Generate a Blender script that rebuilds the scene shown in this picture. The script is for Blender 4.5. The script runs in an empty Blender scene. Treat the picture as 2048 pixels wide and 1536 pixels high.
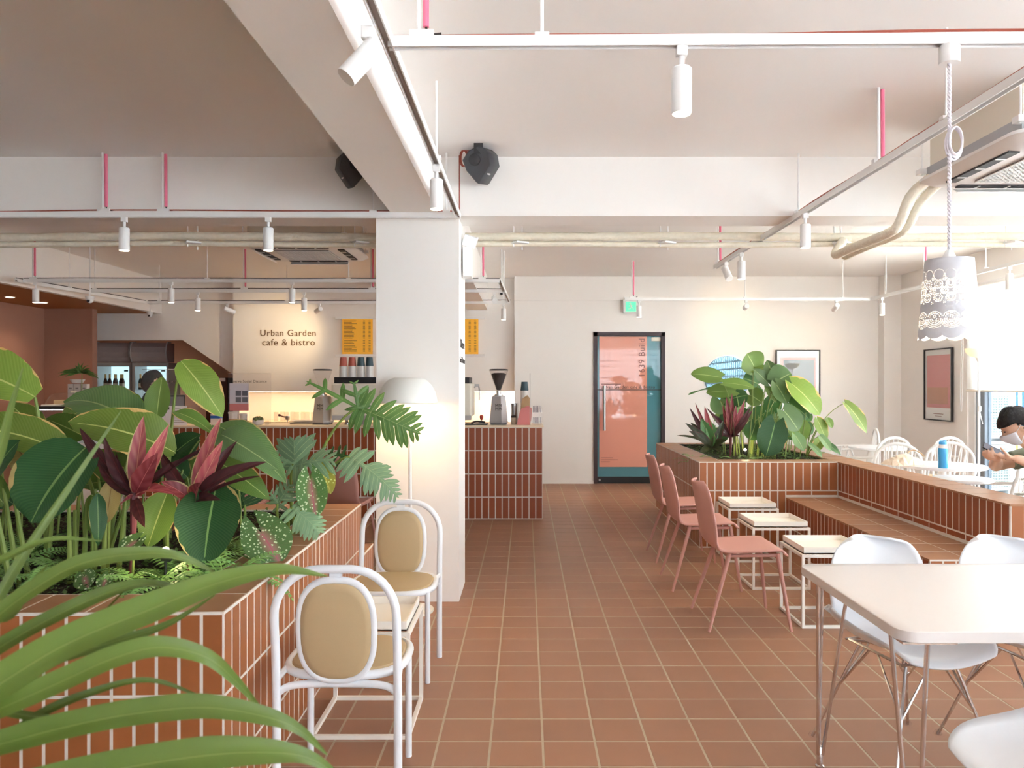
import bpy, bmesh, math, random
from mathutils import Vector, Matrix, Euler
random.seed(7)
SC = bpy.context.scene
COL = SC.collection
PI = math.pi
# ------------------------------------------------------------------ camera
CAM_H, FPX, VX, VY = 1.41, 1540.0, 1052.0, 770.0
cam_data = bpy.data.cameras.new('camera')
cam = bpy.data.objects.new('camera', cam_data); COL.objects.link(cam)
cam.location = (0, 0, CAM_H); cam.rotation_euler = (PI/2, 0, 0)
cam_data.sensor_width = 36.0; cam_data.lens = 36.0*FPX/2048.0
cam_data.shift_x = -(VX-1024)/2048.0; cam_data.shift_y = (VY-768)/2048.0
cam_data.clip_start = 0.05
cam_data.dof.use_dof = True; cam_data.dof.focus_distance = 3.6; cam_data.dof.aperture_fstop = 7.5
SC.camera = cam
# ------------------------------------------------------------------ sky, daylight, exposure
world = bpy.data.worlds.new('world'); SC.world = world; world.use_nodes = True
_b = world.node_tree.nodes['Background']
_b.inputs[0].default_value = (0.90, 0.965, 1.05, 1); _b.inputs[1].default_value = 7.6
sun_l = bpy.data.lights.new('sun', 'SUN'); sun_l.energy = 70.0; sun_l.angle = 0.01; sun_l.color = (1.0, 0.98, 0.96)
sun = bpy.data.objects.new('sun', sun_l); COL.objects.link(sun); sun.rotation_euler = (math.radians(-12), math.radians(-28), 0)   # high over the roof: lights the pavement outside
SC.view_settings.view_transform = 'Standard'; SC.view_settings.look = 'None'
SC.view_settings.gamma = 1.0; SC.view_settings.exposure = 0.60
SC.view_settings.use_curve_mapping = False
SC.cycles.use_denoising = True
SC.cycles.max_bounces = 10; SC.cycles.diffuse_bounces = 6; SC.cycles.transparent_max_bounces = 16
SC.cycles.sample_clamp_indirect = 40.0
def portal(name, loc, rot, sx, sy):
    l = bpy.data.lights.new(name, 'AREA'); l.shape = 'RECTANGLE'; l.size = sx; l.size_y = sy
    l.cycles.is_portal = True
    o = bpy.data.objects.new(name, l); COL.objects.link(o); o.location = loc; o.rotation_euler = rot
    return o
portal('portal_window', (5.6, 6.7, 1.35), (0, PI/2, 0), 2.6, 5.0)
portal('portal_side', (5.6, 0.4, 1.4), (0, PI/2, 0), 2.4, 7.0)
portal('portal_rear', (2.4, -3.7, 1.45), (PI/2, 0, 0), 5.4, 2.5)
# ------------------------------------------------------------------ helpers
def at(px, py, Y):
    """the point at distance Y that stands at this place of the photograph"""
    return Vector(((px-VX)*Y/FPX, Y, CAM_H-(py-VY)*Y/FPX))
def lin(v):
    v /= 255.0
    return v/12.92 if v <= 0.04045 else ((v+0.055)/1.055)**2.4
def C(r, g, b): return (lin(r), lin(g), lin(b), 1.0)
class NT:
    def __init__(s, m):
        s.t = m.node_tree; s.n = s.t.nodes; s.l = s.t.links
    def add(s, typ, **kw):
        n = s.n.new(typ)
        for k, v in kw.items(): setattr(n, k, v)
        return n
    def link(s, a, b): s.l.new(a, b)
    def math(s, op, a, b=None, clamp=False):
        n = s.n.new('ShaderNodeMath'); n.operation = op; n.use_clamp = clamp
        for i, x in enumerate((a, b)):
            if x is None: continue
            if isinstance(x, (int, float)): n.inputs[i].default_value = x
            else: s.l.new(x, n.inputs[i])
        return n.outputs[0]
    def mix(s, fac, a, b, mode='MIX'):
        n = s.n.new('ShaderNodeMix'); n.data_type = 'RGBA'; n.blend_type = mode
        for sock, x in ((n.inputs[0], fac), (n.inputs[6], a), (n.inputs[7], b)):
            if isinstance(x, (int, float)): sock.default_value = x
            elif isinstance(x, tuple): sock.default_value = x
            else: s.l.new(x, sock)
        return n.outputs[2]
M = {}
def mat(name, col, rough=0.5, metal=0.0, spec=0.5, var=0.0, noise=0.0, nscale=8.0, bump=0.0, bscale=60.0,
        emit=None, estr=0.0, trans=0.0, coat=0.0, sheen=0.0):
    m = bpy.data.materials.new(name); m.use_nodes = True; t = NT(m)
    p = t.n['Principled BSDF']
    p.inputs['Base Color'].default_value = col
    p.inputs['Roughness'].default_value = rough; p.inputs['Metallic'].default_value = metal
    p.inputs['Specular IOR Level'].default_value = spec
    if trans: p.inputs['Transmission Weight'].default_value = trans
    if coat: p.inputs['Coat Weight'].default_value = coat
    if sheen: p.inputs['Sheen Weight'].default_value = sheen
    c = None
    if var:
        oi = t.add('ShaderNodeObjectInfo'); ge = t.add('ShaderNodeNewGeometry')
        r = t.math('FRACT', t.math('ADD', oi.outputs['Random'], ge.outputs['Random Per Island']))
        f = t.math('ADD', t.math('MULTIPLY', r, 2*var), 1-var)
        c = t.mix(1.0, col, f, 'MULTIPLY')
    if noise:
        tc = t.add('ShaderNodeTexCoord'); nz = t.add('ShaderNodeTexNoise'); nz.inputs['Scale'].default_value = nscale
        nz.inputs['Detail'].default_value = 4
        t.link(tc.outputs['Object'], nz.inputs['Vector'])
        f = t.math('ADD', t.math('MULTIPLY', nz.outputs['Fac'], 2*noise), 1-noise)
        c = t.mix(1.0, c if c is not None else col, f, 'MULTIPLY')
    if c is not None: t.link(c, p.inputs['Base Color'])
    if bump:
        tc = t.add('ShaderNodeTexCoord'); nz = t.add('ShaderNodeTexNoise'); nz.inputs['Scale'].default_value = bscale
        t.link(tc.outputs['Object'], nz.inputs['Vector'])
        b = t.add('ShaderNodeBump'); b.inputs['Strength'].default_value = bump; b.inputs['Distance'].default_value = 0.01
        t.link(nz.outputs['Fac'], b.inputs['Height']); t.link(b.outputs[0], p.inputs['Normal'])
    if emit is not None:
        p.inputs['Emission Color'].default_value = emit; p.inputs['Emission Strength'].default_value = estr
    M[name] = m
    return m
def rotm(a):  # small tuple helper
    return Euler(a).to_matrix()
class MB:
    """collects shapes into one mesh"""
    def __init__(s): s.v = []; s.f = []; s.uv = None
    def add(s, vs, fs):
        o = len(s.v); s.v += [tuple(x) for x in vs]; s.f += [tuple(i+o for i in f) for f in fs]
        return s
    def box(s, c, d, r=None, bev=0.0):
        hx, hy, hz = d[0]/2, d[1]/2, d[2]/2
        if bev:
            bm = bmesh.new(); bmesh.ops.create_cube(bm, size=1.0)
            bmesh.ops.scale(bm, vec=d, verts=bm.verts)
            bmesh.ops.bevel(bm, geom=bm.edges[:], offset=min(bev, min(d)*0.49), segments=2, profile=0.7, affect='EDGES')
            bm.verts.index_update()
            vs = [v.co.copy() for v in bm.verts]; fs = [[v.index for v in f.verts] for f in bm.faces]; bm.free()
        else:
            vs = [Vector((x*hx, y*hy, z*hz)) for z in (-1, 1) for y in (-1, 1) for x in (-1, 1)]
            fs = [(0, 2, 3, 1), (4, 5, 7, 6), (0, 1, 5, 4), (2, 6, 7, 3), (0, 4, 6, 2), (1, 3, 7, 5)]
        if r is not None:
            R = r if isinstance(r, Matrix) else rotm(r)
            vs = [R @ v for v in vs]
        c = Vector(c)
        return s.add([v+c for v in vs], fs)
    def span(s, a, b, bev=0.0):
        return s.box([(a[i]+b[i])/2 for i in range(3)], [abs(b[i]-a[i]) for i in range(3)], bev=bev)
    def tube(s, pts, r, n=8, closed=False, cap=True, flat=1.0):
        P = [Vector(p) for p in pts]; k = len(P)
        R = r if isinstance(r, (list, tuple)) else [r]*k
        T = []
        for i in range(k):
            a = P[(i-1) % k] if (closed or i > 0) else P[i]
            b = P[(i+1) % k] if (closed or i < k-1) else P[i]
            t = b-a
            T.append(t.normalized() if t.length > 1e-9 else Vector((0, 0, 1)))
        u = T[0].orthogonal().normalized(); fr = []
        if abs(T[0].z) < 0.9: u = T[0].cross(Vector((0, 0, 1))).normalized()
        for i in range(k):
            u = (u - T[i]*u.dot(T[i]))
            u = u.normalized() if u.length > 1e-6 else T[i].orthogonal().normalized()
            fr.append((u.copy(), T[i].cross(u)))
        vs = []; fs = []
        for i in range(k):
            for j in range(n):
                a = 2*PI*j/n
                vs.append(P[i]+fr[i][0]*(math.cos(a)*R[i])+fr[i][1]*(math.sin(a)*R[i]*flat))
        for i in range(k if closed else k-1):
            i2 = (i+1) % k
            for j in range(n):
                j2 = (j+1) % n
                fs.append((i*n+j, i*n+j2, i2*n+j2, i2*n+j))
        if cap and not closed:
            fs.append(tuple(range(n-1, -1, -1))); fs.append(tuple((k-1)*n+j for j in range(n)))
        return s.add(vs, fs)
    def lathe(s, prof, c=(0, 0, 0), n=24, r=None, capb=True, capt=True):
        """prof: (radius, z) from the bottom up"""
        vs = []; fs = []; k = len(prof)
        for (rad, z) in prof:
            for j in range(n):
                a = 2*PI*j/n; vs.append(Vector((rad*math.cos(a), rad*math.sin(a), z)))
        for i in range(k-1):
            for j in range(n):
                j2 = (j+1) % n
                fs.append((i*n+j, i*n+j2, (i+1)*n+j2, (i+1)*n+j))
        if capb: fs.append(tuple(range(n-1, -1, -1)))
        if capt: fs.append(tuple((k-1)*n+j for j in range(n)))
        if r is not None:
            R = r if isinstance(r, Matrix) else rotm(r); vs = [R @ v for v in vs]
        c = Vector(c)
        return s.add([v+c for v in vs], fs)
    def prism(s, poly, d0, d1, plane='xz'):
        """polygon (a, b) extruded from d0 to d1 along the third axis; plane says which axes a, b are"""
        f = {'xz': lambda a, b, d: (a, d, b), 'xy': lambda a, b, d: (a, b, d), 'yz': lambda a, b, d: (d, a, b)}[plane]
        n = len(poly)
        vs = [f(a, b, d0) for a, b in poly]+[f(a, b, d1) for a, b in poly]
        fs = [tuple(range(n)), tuple(range(2*n-1, n-1, -1))]+[(i, i+n, (i+1) % n+n, (i+1) % n) for i in range(n)]
        return s.add(vs, fs)
    def loft(s, rings):
        n = len(rings[0]); vs = [p for r in rings for p in r]; fs = []
        for i in range(len(rings)-1):
            for j in range(n):
                j2 = (j+1) % n; fs.append((i*n+j, i*n+j2, (i+1)*n+j2, (i+1)*n+j))
        fs.append(tuple(range(n-1, -1, -1))); fs.append(tuple((len(rings)-1)*n+j for j in range(n)))
        return s.add(vs, fs)
    def grid(s, fn, nu, nv):
        vs = [fn(i/nu, j/nv) for i in range(nu+1) for j in range(nv+1)]
        fs = [(i*(nv+1)+j, (i+1)*(nv+1)+j, (i+1)*(nv+1)+j+1, i*(nv+1)+j+1) for i in range(nu) for j in range(nv)]
        return s.add(vs, fs)
    def sphere(s, c, rad, n=12, m=8, r=None):
        d = rad if isinstance(rad, (tuple, list)) else (rad,)*3
        pr = [(math.sin(PI*(0.02+0.96*i/m)), -math.cos(PI*(0.02+0.96*i/m))) for i in range(m+1)]
        vs = []; fs = []
        for (q, z) in pr:
            for j in range(n): vs.append(Vector((q*math.cos(2*PI*j/n)*d[0], q*math.sin(2*PI*j/n)*d[1], z*d[2])))
        for i in range(m):
            for j in range(n):
                j2 = (j+1) % n; fs.append((i*n+j, i*n+j2, (i+1)*n+j2, (i+1)*n+j))
        fs.append(tuple(range(n-1, -1, -1))); fs.append(tuple(m*n+j for j in range(n)))
        if r is not None:
            R = r if isinstance(r, Matrix) else rotm(r); vs = [R @ v for v in vs]
        c = Vector(c)
        return s.add([v+c for v in vs], fs)
    def mesh(s, name, m=None, smooth=False, fixn=True):
        me = bpy.data.meshes.new(name); me.from_pydata(s.v, [], s.f)
        if m is not None: me.materials.append(M[m] if isinstance(m, str) else m)
        if fixn:
            bm = bmesh.new(); bm.from_mesh(me); bmesh.ops.recalc_face_normals(bm, faces=bm.faces); bm.to_mesh(me); bm.free()
        if s.uv is not None:
            ul = me.uv_layers.new(name='UVMap')
            for lp in me.loops: ul.data[lp.index].uv = s.uv[lp.vertex_index]
        if smooth:
            me.polygons.foreach_set('use_smooth', [True]*len(me.polygons))
            if smooth != 'full':
                try: me.set_sharp_from_angle(angle=math.radians(40))
                except Exception: pass
        me.update()
        return me
    def build(s, name, m, parent=None, smooth=False, loc=None, fixn=True):
        return put(name, s.mesh(name, m, smooth, fixn), parent, loc)
def put(name, me, parent=None, loc=None, mtx=None):
    o = bpy.data.objects.new(name, me); COL.objects.link(o)
    if parent is not None: o.parent = parent
    if loc is not None: o.location = loc
    if mtx is not None: o.matrix_basis = mtx
    return o
def tag(o, label, cat, group=None, kind=None):
    o['label'] = label; o['category'] = cat
    if group: o['group'] = group
    if kind: o['kind'] = kind
    return o
def struct(o, label=None):
    o['kind'] = 'structure'
    if label: o['label'] = label
    return o
def thing(name, label, cat, loc=(0, 0, 0), rz=0.0, group=None):
    o = bpy.data.objects.new(name, None); COL.objects.link(o)
    o.empty_display_size = 0.05
    o.location = loc; o.rotation_euler = (0, 0, rz)
    return tag(o, label, cat, group)
def dup(root, label, loc=None, rz=None, group=None):
    r = root.copy(); COL.objects.link(r); r['label'] = label
    if group: r['group'] = group
    if loc is not None: r.location = loc
    if rz is not None: r.rotation_euler = (0, 0, rz)
    for ch in list(root.children):
        c = ch.copy(); COL.objects.link(c); c.parent = r
        for g in list(ch.children):
            d = g.copy(); COL.objects.link(d); d.parent = c
    return r
def bez(p0, p1, p2, n=10, p3=None):
    out = []
    for i in range(n+1):
        t = i/n
        if p3 is None: out.append(Vector(p0)*(1-t)**2+Vector(p1)*2*t*(1-t)+Vector(p2)*t*t)
        else: out.append(Vector(p0)*(1-t)**3+Vector(p1)*3*t*(1-t)**2+Vector(p2)*3*t*t*(1-t)+Vector(p3)*t**3)
    return out
def spline(pts, n=6):
    """Catmull-Rom through the points"""
    P = [Vector(p) for p in pts]; P = [2*P[0]-P[1]]+P+[2*P[-1]-P[-2]]; out = []
    for i in range(1, len(P)-2):
        for k in range(n):
            t = k/n; a, b, c, d = P[i-1], P[i], P[i+1], P[i+2]
            out.append(0.5*((2*b)+(c-a)*t+(2*a-5*b+4*c-d)*t*t+(3*b-a-3*c+d)*t**3))
    out.append(P[-2]); return out
def crom(arr, f):
    i = min(int(f), len(arr)-2); t = f-i
    a, b, c, d = arr[max(i-1, 0)], arr[i], arr[i+1], arr[min(i+2, len(arr)-1)]
    return 0.5*((2*b)+(c-a)*t+(2*a-5*b+4*c-d)*t*t+(3*b-a-3*c+d)*t**3)
# lettering: every string becomes a flat mesh once, before the scene fills up
TXT = {}
def _letters():
    want = ['Urban Garden', 'cafe & bistro', 'Urban Garden cafe & bistro', '1639 Build', 'Observe Social Distance', 'ONLY S',
            'MM', 'Observe', 'Social Distance']
    obs = []
    for w in want:
        cu = bpy.data.curves.new('t', 'FONT'); cu.body = w; cu.size = 1.0; cu.align_x = 'CENTER'; cu.resolution_u = 3
        cu.space_character = 1.08; cu.extrude = 0.012
        ob = bpy.data.objects.new('t', cu); COL.objects.link(ob); obs.append((w, ob, cu))
    dg = bpy.context.evaluated_depsgraph_get()
    for w, ob, cu in obs:
        TXT[w] = bpy.data.meshes.new_from_object(ob.evaluated_get(dg))
    for w, ob, cu in obs:
        bpy.data.objects.remove(ob); bpy.data.curves.remove(cu)
_letters()
def letter(name, s, size, m, parent, loc, rot=(PI/2, 0, 0), sx=1.0):
    me = TXT[s].copy(); me.materials.clear(); me.materials.append(M[m])
    o = put(name, me, parent, loc); o.rotation_euler = rot; o.scale = (size*sx, size, size)
    return o
# ------------------------------------------------------------------ materials
mat('wall', C(244, 240, 236), 0.75, noise=0.015, nscale=3)
mat('ceil', C(246, 243, 240), 0.8, noise=0.015, nscale=2)
mat('white', C(242, 241, 240), 0.4)
mat('white_gloss', C(236, 238, 242), 0.3)
mat('table_white', C(228, 220, 216), 0.35)
mat('chair_white', C(226, 224, 222), 0.45)
mat('lit_shade', C(250, 236, 196), 0.6, emit=(1, .86, .5, 1), estr=0.45)
mat('offwhite', C(236, 229, 214), 0.5)
mat('cream_tray', C(246, 240, 230), 0.45)
mat('terracotta', C(168, 122, 102), 0.8, noise=0.03)
mat('soffit', C(168, 110, 55), 0.7, noise=0.05, nscale=20)
mat('alcove', C(204, 130, 94), 0.8)
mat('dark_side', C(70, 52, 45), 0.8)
mat('floor_tile', C(164, 120, 94), 0.42, var=0.05, noise=0.08, nscale=5, spec=0.35)
mat('floor_grout', C(190, 174, 150), 0.9, noise=0.12, nscale=20)
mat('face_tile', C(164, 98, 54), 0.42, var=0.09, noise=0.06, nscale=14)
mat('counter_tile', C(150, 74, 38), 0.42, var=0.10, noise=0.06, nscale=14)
mat('cap_tile', C(166, 118, 84), 0.45, var=0.06, noise=0.07, nscale=10)
mat('grout', C(226, 218, 208), 0.9, noise=0.05, nscale=40)
mat('soil', C(46, 34, 24), 0.95, noise=0.5, nscale=40, bump=1.0, bscale=70)
mat('black', C(38, 37, 40), 0.5)
mat('black_plastic', C(58, 58, 62), 0.55, bump=0.15, bscale=300)
mat('frame_dark', C(66, 52, 56), 0.45)
mat('chrome', C(215, 210, 208), 0.12, metal=1.0)
mat('steel', C(190, 190, 190), 0.28, metal=1.0)
mat('pink', C(200, 146, 134), 0.55)
mat('tan', C(194, 168, 128), 0.6, bump=0.06, bscale=500)
mat('seat_tan', C(206, 184, 150), 0.6)
mat('pink_conduit', C(236, 120, 150), 0.5)
mat('wire_red', C(170, 84, 66), 0.5)
mat('wire_black', C(46, 36, 36), 0.5)
mat('wire_blue', C(60, 90, 170), 0.5)
mat('pipe', C(234, 226, 208), 0.85, noise=0.08, nscale=30, bump=0.8, bscale=35)
mat('ac_white', C(232, 230, 228), 0.4)
mat('ac_grey', C(176, 178, 182), 0.5)
mat('ac_dark', C(48, 46, 50), 0.6)
mat('intake_dark', C(96, 90, 88), 0.7)
mat('slot', C(150, 138, 132), 0.6)
mat('lit_warm', C(255, 250, 240), 0.5, emit=(1, .86, .66, 1), estr=7)
mat('lit_soft', C(255, 246, 226), 0.5, emit=(1, .84, .6, 1), estr=0.7)
mat('lit_white', C(255, 255, 255), 0.5, emit=(1, .97, .93, 1), estr=9)
mat('lit_cool', C(225, 240, 245), 0.5, emit=(.85, .96, 1, 1), estr=2.2)
mat('sign_letter', C(110, 78, 40), 0.5)
mat('print_dark', C(60, 52, 50), 0.6)
mat('text_grey', C(150, 96, 86), 0.6)
mat('orange_acrylic', C(248, 188, 72), 0.15, emit=C(240, 165, 50), estr=0.10)
mat('salmon_film', C(236, 164, 144), 0.04, coat=0.5)
mat('teal_film', C(92, 148, 160), 0.04, coat=0.5)
mat('exit_green', C(110, 230, 180), 0.4, emit=C(70, 225, 150), estr=0.6)
mat('mirror', (0.15, 0.22, 0.25, 1), 0.01, metal=1.0)  # dark blue put into the colour so the reflected glass blocks stay blue
mat('fridge_grey', C(186, 182, 182), 0.4, metal=0.1)
mat('fridge_band', C(186, 168, 166), 0.6, bump=0.3, bscale=300)
mat('fridge_glow', C(200, 226, 232), 0.5, emit=(.6, .85, .92, 1), estr=0.8)  # liner glows to stand in for the light inside the fridge
mat('bottle_brown', C(70, 36, 26), 0.15)
mat('bottle_label', C(196, 180, 160), 0.6)
mat('bottle_green', C(34, 52, 44), 0.15)
mat('gold', C(220, 180, 110), 0.4)
mat('paper', C(232, 226, 234), 0.7)
mat('box_white', C(226, 214, 208), 0.7)
mat('cup_white', C(236, 232, 228), 0.5, noise=0.05, nscale=60)
mat('cup_red', C(198, 100, 82), 0.5)
mat('cup_teal', C(66, 92, 100), 0.5)
mat('coffee', C(46, 30, 26), 0.5, bump=1.0, bscale=200)
mat('mdf', C(196, 166, 120), 0.6)
mat('red', C(205, 66, 44), 0.4)
mat('blue', C(70, 165, 225), 0.25)
mat('navy', C(50, 100, 180), 0.5)
mat('kraft', C(190, 156, 116), 0.8)
mat('bag', C(240, 222, 200), 0.8)
mat('skin', C(220, 178, 152), 0.55)
mat('skin_light', C(232, 196, 170), 0.55)
mat('hair', C(22, 18, 19), 0.6, bump=0.4, bscale=120)
mat('cloth_black', C(34, 32, 34), 0.9)
mat('cloth_sage', C(136, 146, 128), 0.9)
mat('cloth_khaki', C(150, 128, 98), 0.9)
mat('mask', C(214, 216, 224), 0.7)
mat('shade_lace', C(206, 206, 212), 0.6)
mat('cord_fabric', C(226, 220, 226), 0.7)
mat('lamp_shade_grey', C(246, 246, 240), 0.5)
mat('art_pink', C(224, 140, 138), 0.8, noise=0.05)
mat('art_orange', C(206, 142, 112), 0.8, noise=0.05)
mat('art_grey', C(120, 118, 128), 0.5, noise=0.06)
mat('art_paper', C(240, 232, 230), 0.35)
mat('counter_top', C(236, 214, 184), 0.35)
mat('stem_green', C(130, 150, 70), 0.5, noise=0.1)
mat('stem_dark', C(92, 78, 50), 0.6)
mat('stem_red', C(110, 50, 56), 0.5)
mat('succulent', C(120, 134, 84), 0.5)
mat('moss', C(70, 96, 44), 0.8, var=0.4)
mat('fern', C(126, 172, 92), 0.5, var=0.15)
mat('tree', C(70, 122, 36), 0.6, var=0.3)
mat('street_white', C(225, 228, 226), 0.7)
mat('grille', C(96, 116, 112), 0.6)
mat('mural_blue', C(36, 80, 160), 0.7)
mat('mural_yellow', C(214, 160, 40), 0.7)
mat('asphalt', C(208, 207, 206), 0.9)
mat('mullion', C(132, 142, 152), 0.5)
mat('pot_white', C(230, 228, 230), 0.6)
def glassy(name, tint, alpha, rough=0.02, trl=0.0, spec=0.5):
    """thin clear sheet: mostly straight-through, a little gloss, some diffusion"""
    m = bpy.data.materials.new(name); m.use_nodes = True; t = NT(m); t.n.remove(t.n['Principled BSDF'])
    out = t.n['Material Output']
    tr = t.add('ShaderNodeBsdfTransparent'); tr.inputs[0].default_value = tint
    gl = t.add('ShaderNodeBsdfGlossy'); gl.inputs['Roughness'].default_value = rough
    lw = t.add('ShaderNodeLayerWeight'); lw.inputs[0].default_value = 0.5
    fr = t.math('ADD', t.math('MULTIPLY', t.math('POWER', lw.outputs['Facing'], 4.0), 0.6), 0.04)
    mx = t.add('ShaderNodeMixShader'); t.link(t.math('MULTIPLY', fr, spec*2), mx.inputs[0])
    t.link(tr.outputs[0], mx.inputs[1]); t.link(gl.outputs[0], mx.inputs[2]); last = mx
    if trl:
        tl = t.add('ShaderNodeBsdfTranslucent'); tl.inputs[0].default_value = tint
        m2 = t.add('ShaderNodeMixShader'); m2.inputs[0].default_value = trl
        t.link(mx.outputs[0], m2.inputs[1]); t.link(tl.outputs[0], m2.inputs[2]); last = m2
    if alpha:
        df = t.add('ShaderNodeBsdfDiffuse'); df.inputs[0].default_value = tint
        m3 = t.add('ShaderNodeMixShader'); m3.inputs[0].default_value = alpha
        t.link(last.outputs[0], m3.inputs[1]); t.link(df.outputs[0], m3.inputs[2]); last = m3
    t.link(last.outputs[0], out.inputs[0]); M[name] = m
glassy('glass', (0.97, 0.99, 0.99, 1), 0.0)
glassy('acrylic', (0.96, 0.95, 0.95, 1), 0.02, spec=0.2)
glassy('tumbler', (0.93, 0.92, 0.90, 1), 0.14, spec=0.6)
glassy('blind', (1.0, 0.98, 0.94, 1), 0.12, 0.6, trl=0.5, spec=0.0)
glassy('glass_dimming', (0.60, 0.63, 0.64, 1), 0.0)  # darkened sheet added to the lower panes to weaken the daylight there
glassy('block_glass', (0.72, 0.765, 0.79, 1), 0.03, 0.2, trl=0.2)
glassy('block_dim', (0.84, 0.92, 0.96, 1), 0.0, 0.2, trl=0.3)
def leaf_mat(name, base, rib, edge, vein=30.0, edge_amt=0.0, veinmix=0.08, spots=None, blush=None, rough=0.4, back=None, strans=0.25):
    """uses the leaf's own UV: u along the midrib, v across it"""
    m = bpy.data.materials.new(name); m.use_nodes = True; t = NT(m); p = t.n['Principled BSDF']
    tc = t.add('ShaderNodeTexCoord'); sp = t.add('ShaderNodeSeparateXYZ'); t.link(tc.outputs['UV'], sp.inputs[0])
    u, v = sp.outputs[0], sp.outputs[1]
    d = t.math('ABSOLUTE', t.math('MULTIPLY', t.math('SUBTRACT', v, 0.5), 2.0))
    oi = t.add('ShaderNodeObjectInfo')
    nz = t.add('ShaderNodeTexNoise'); nz.inputs['Scale'].default_value = 9; t.link(tc.outputs['Object'], nz.inputs['Vector'])
    k = t.math('ADD', t.math('MULTIPLY', oi.outputs['Random'], 0.5), 0.75)
    c = t.mix(1.0, base, k, 'MULTIPLY')
    wave = t.math('SINE', t.math('MULTIPLY', t.math('ADD', u, t.math('MULTIPLY', d, -0.22)), vein*6.283))
    c = t.mix(t.math('MULTIPLY', t.math('ADD', wave, 1.0), veinmix*0.5), c, rib)
    if blush is not None:
        bl = t.math('SUBTRACT', 1.0, t.math('MULTIPLY', d, 2.6), clamp=True)
        c = t.mix(t.math('MULTIPLY', bl, 0.85), c, blush)
    if spots is not None:
        vo = t.add('ShaderNodeTexVoronoi'); vo.inputs['Scale'].default_value = 75; t.link(tc.outputs['Object'], vo.inputs['Vector'])
        c = t.mix(t.math('LESS_THAN', vo.outputs['Distance'], 0.30), c, spots)
    c = t.mix(t.math('LESS_THAN', d, 0.035), c, rib)
    if edge_amt:
        e = t.math('GREATER_THAN', t.math('ADD', d, t.math('MULTIPLY', t.math('SUBTRACT', nz.outputs['Fac'], 0.5), 0.9)), 1.06-edge_amt)
        c = t.mix(e, c, edge)
    t.link(c, p.inputs['Base Color']); p.inputs['Roughness'].default_value = rough
    p.inputs['Specular IOR Level'].default_value = 0.4
    tl = t.add('ShaderNodeBsdfTranslucent'); t.link(c, tl.inputs[0])
    mx = t.add('ShaderNodeMixShader'); mx.inputs[0].default_value = strans
    t.link(p.outputs[0], mx.inputs[1]); t.link(tl.outputs[0], mx.inputs[2]); t.link(mx.outputs[0], t.n['Material Output'].inputs[0])
    bp = t.add('ShaderNodeBump'); bp.inputs['Strength'].default_value = 0.12; bp.inputs['Distance'].default_value = 0.004
    t.link(wave, bp.inputs['Height']); t.link(bp.outputs[0], p.inputs['Normal'])
    M[name] = m
leaf_mat('leaf_lime', C(126, 154, 62), C(206, 214, 130), C(226, 190, 120), edge_amt=0.09)
leaf_mat('leaf_mid', C(102, 136, 60), C(186, 200, 120), C(220, 180, 120), edge_amt=0.04)
leaf_mat('leaf_sage', C(98, 134, 78), C(176, 196, 130), C(210, 190, 130), veinmix=0.2, edge_amt=0.03)
leaf_mat('leaf_dark', C(44, 88, 48), C(132, 170, 100), C(190, 170, 110), veinmix=0.10, edge_amt=0.02)
leaf_mat('leaf_plain', C(120, 152, 70), C(176, 196, 120), C(150, 170, 90), veinmix=0.05)
leaf_mat('leaf_plain_grey', C(112, 146, 92), C(180, 200, 140), C(150, 170, 90), veinmix=0.05)
leaf_mat('leaf_plain_dark', C(74, 122, 64), C(150, 180, 110), C(170, 170, 110), veinmix=0.06, edge_amt=0.03)
leaf_mat('leaf_cordy', C(134, 54, 62), C(206, 120, 120), C(196, 170, 120), vein=5, veinmix=0.25, edge_amt=0.10)
leaf_mat('leaf_cordy_pink', C(196, 96, 104), C(226, 160, 140), C(206, 190, 130), vein=5, veinmix=0.3, edge_amt=0.16)
leaf_mat('leaf_cordy_dark', C(74, 42, 44), C(120, 60, 62), C(86, 76, 50), vein=5, veinmix=0.2, edge_amt=0.06)
leaf_mat('leaf_brom', C(58, 66, 38), C(92, 90, 50), C(90, 44, 40), vein=4, veinmix=0.15, edge_amt=0.1)
leaf_mat('leaf_philo', C(98, 142, 72), C(176, 196, 128), C(150, 170, 90), veinmix=0.06)
leaf_mat('leaf_philo_grey', C(122, 156, 118), C(180, 200, 150), C(150, 170, 90), veinmix=0.06)
leaf_mat('leaf_caladium', C(92, 138, 74), C(190, 110, 120), C(90, 130, 70), veinmix=0.08, spots=C(216, 232, 190), blush=C(196, 128, 132))
leaf_mat('leaf_straw', C(206, 184, 118), C(150, 120, 70), C(220, 180, 120), veinmix=0.3)
leaf_mat('leaf_palm', C(92, 112, 46), C(126, 140, 72), C(90, 106, 50), vein=2, veinmix=0.1, strans=0.3)
leaf_mat('leaf_yellow', C(170, 168, 62), C(200, 190, 90), C(180, 170, 80), spots=C(206, 214, 130))
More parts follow.
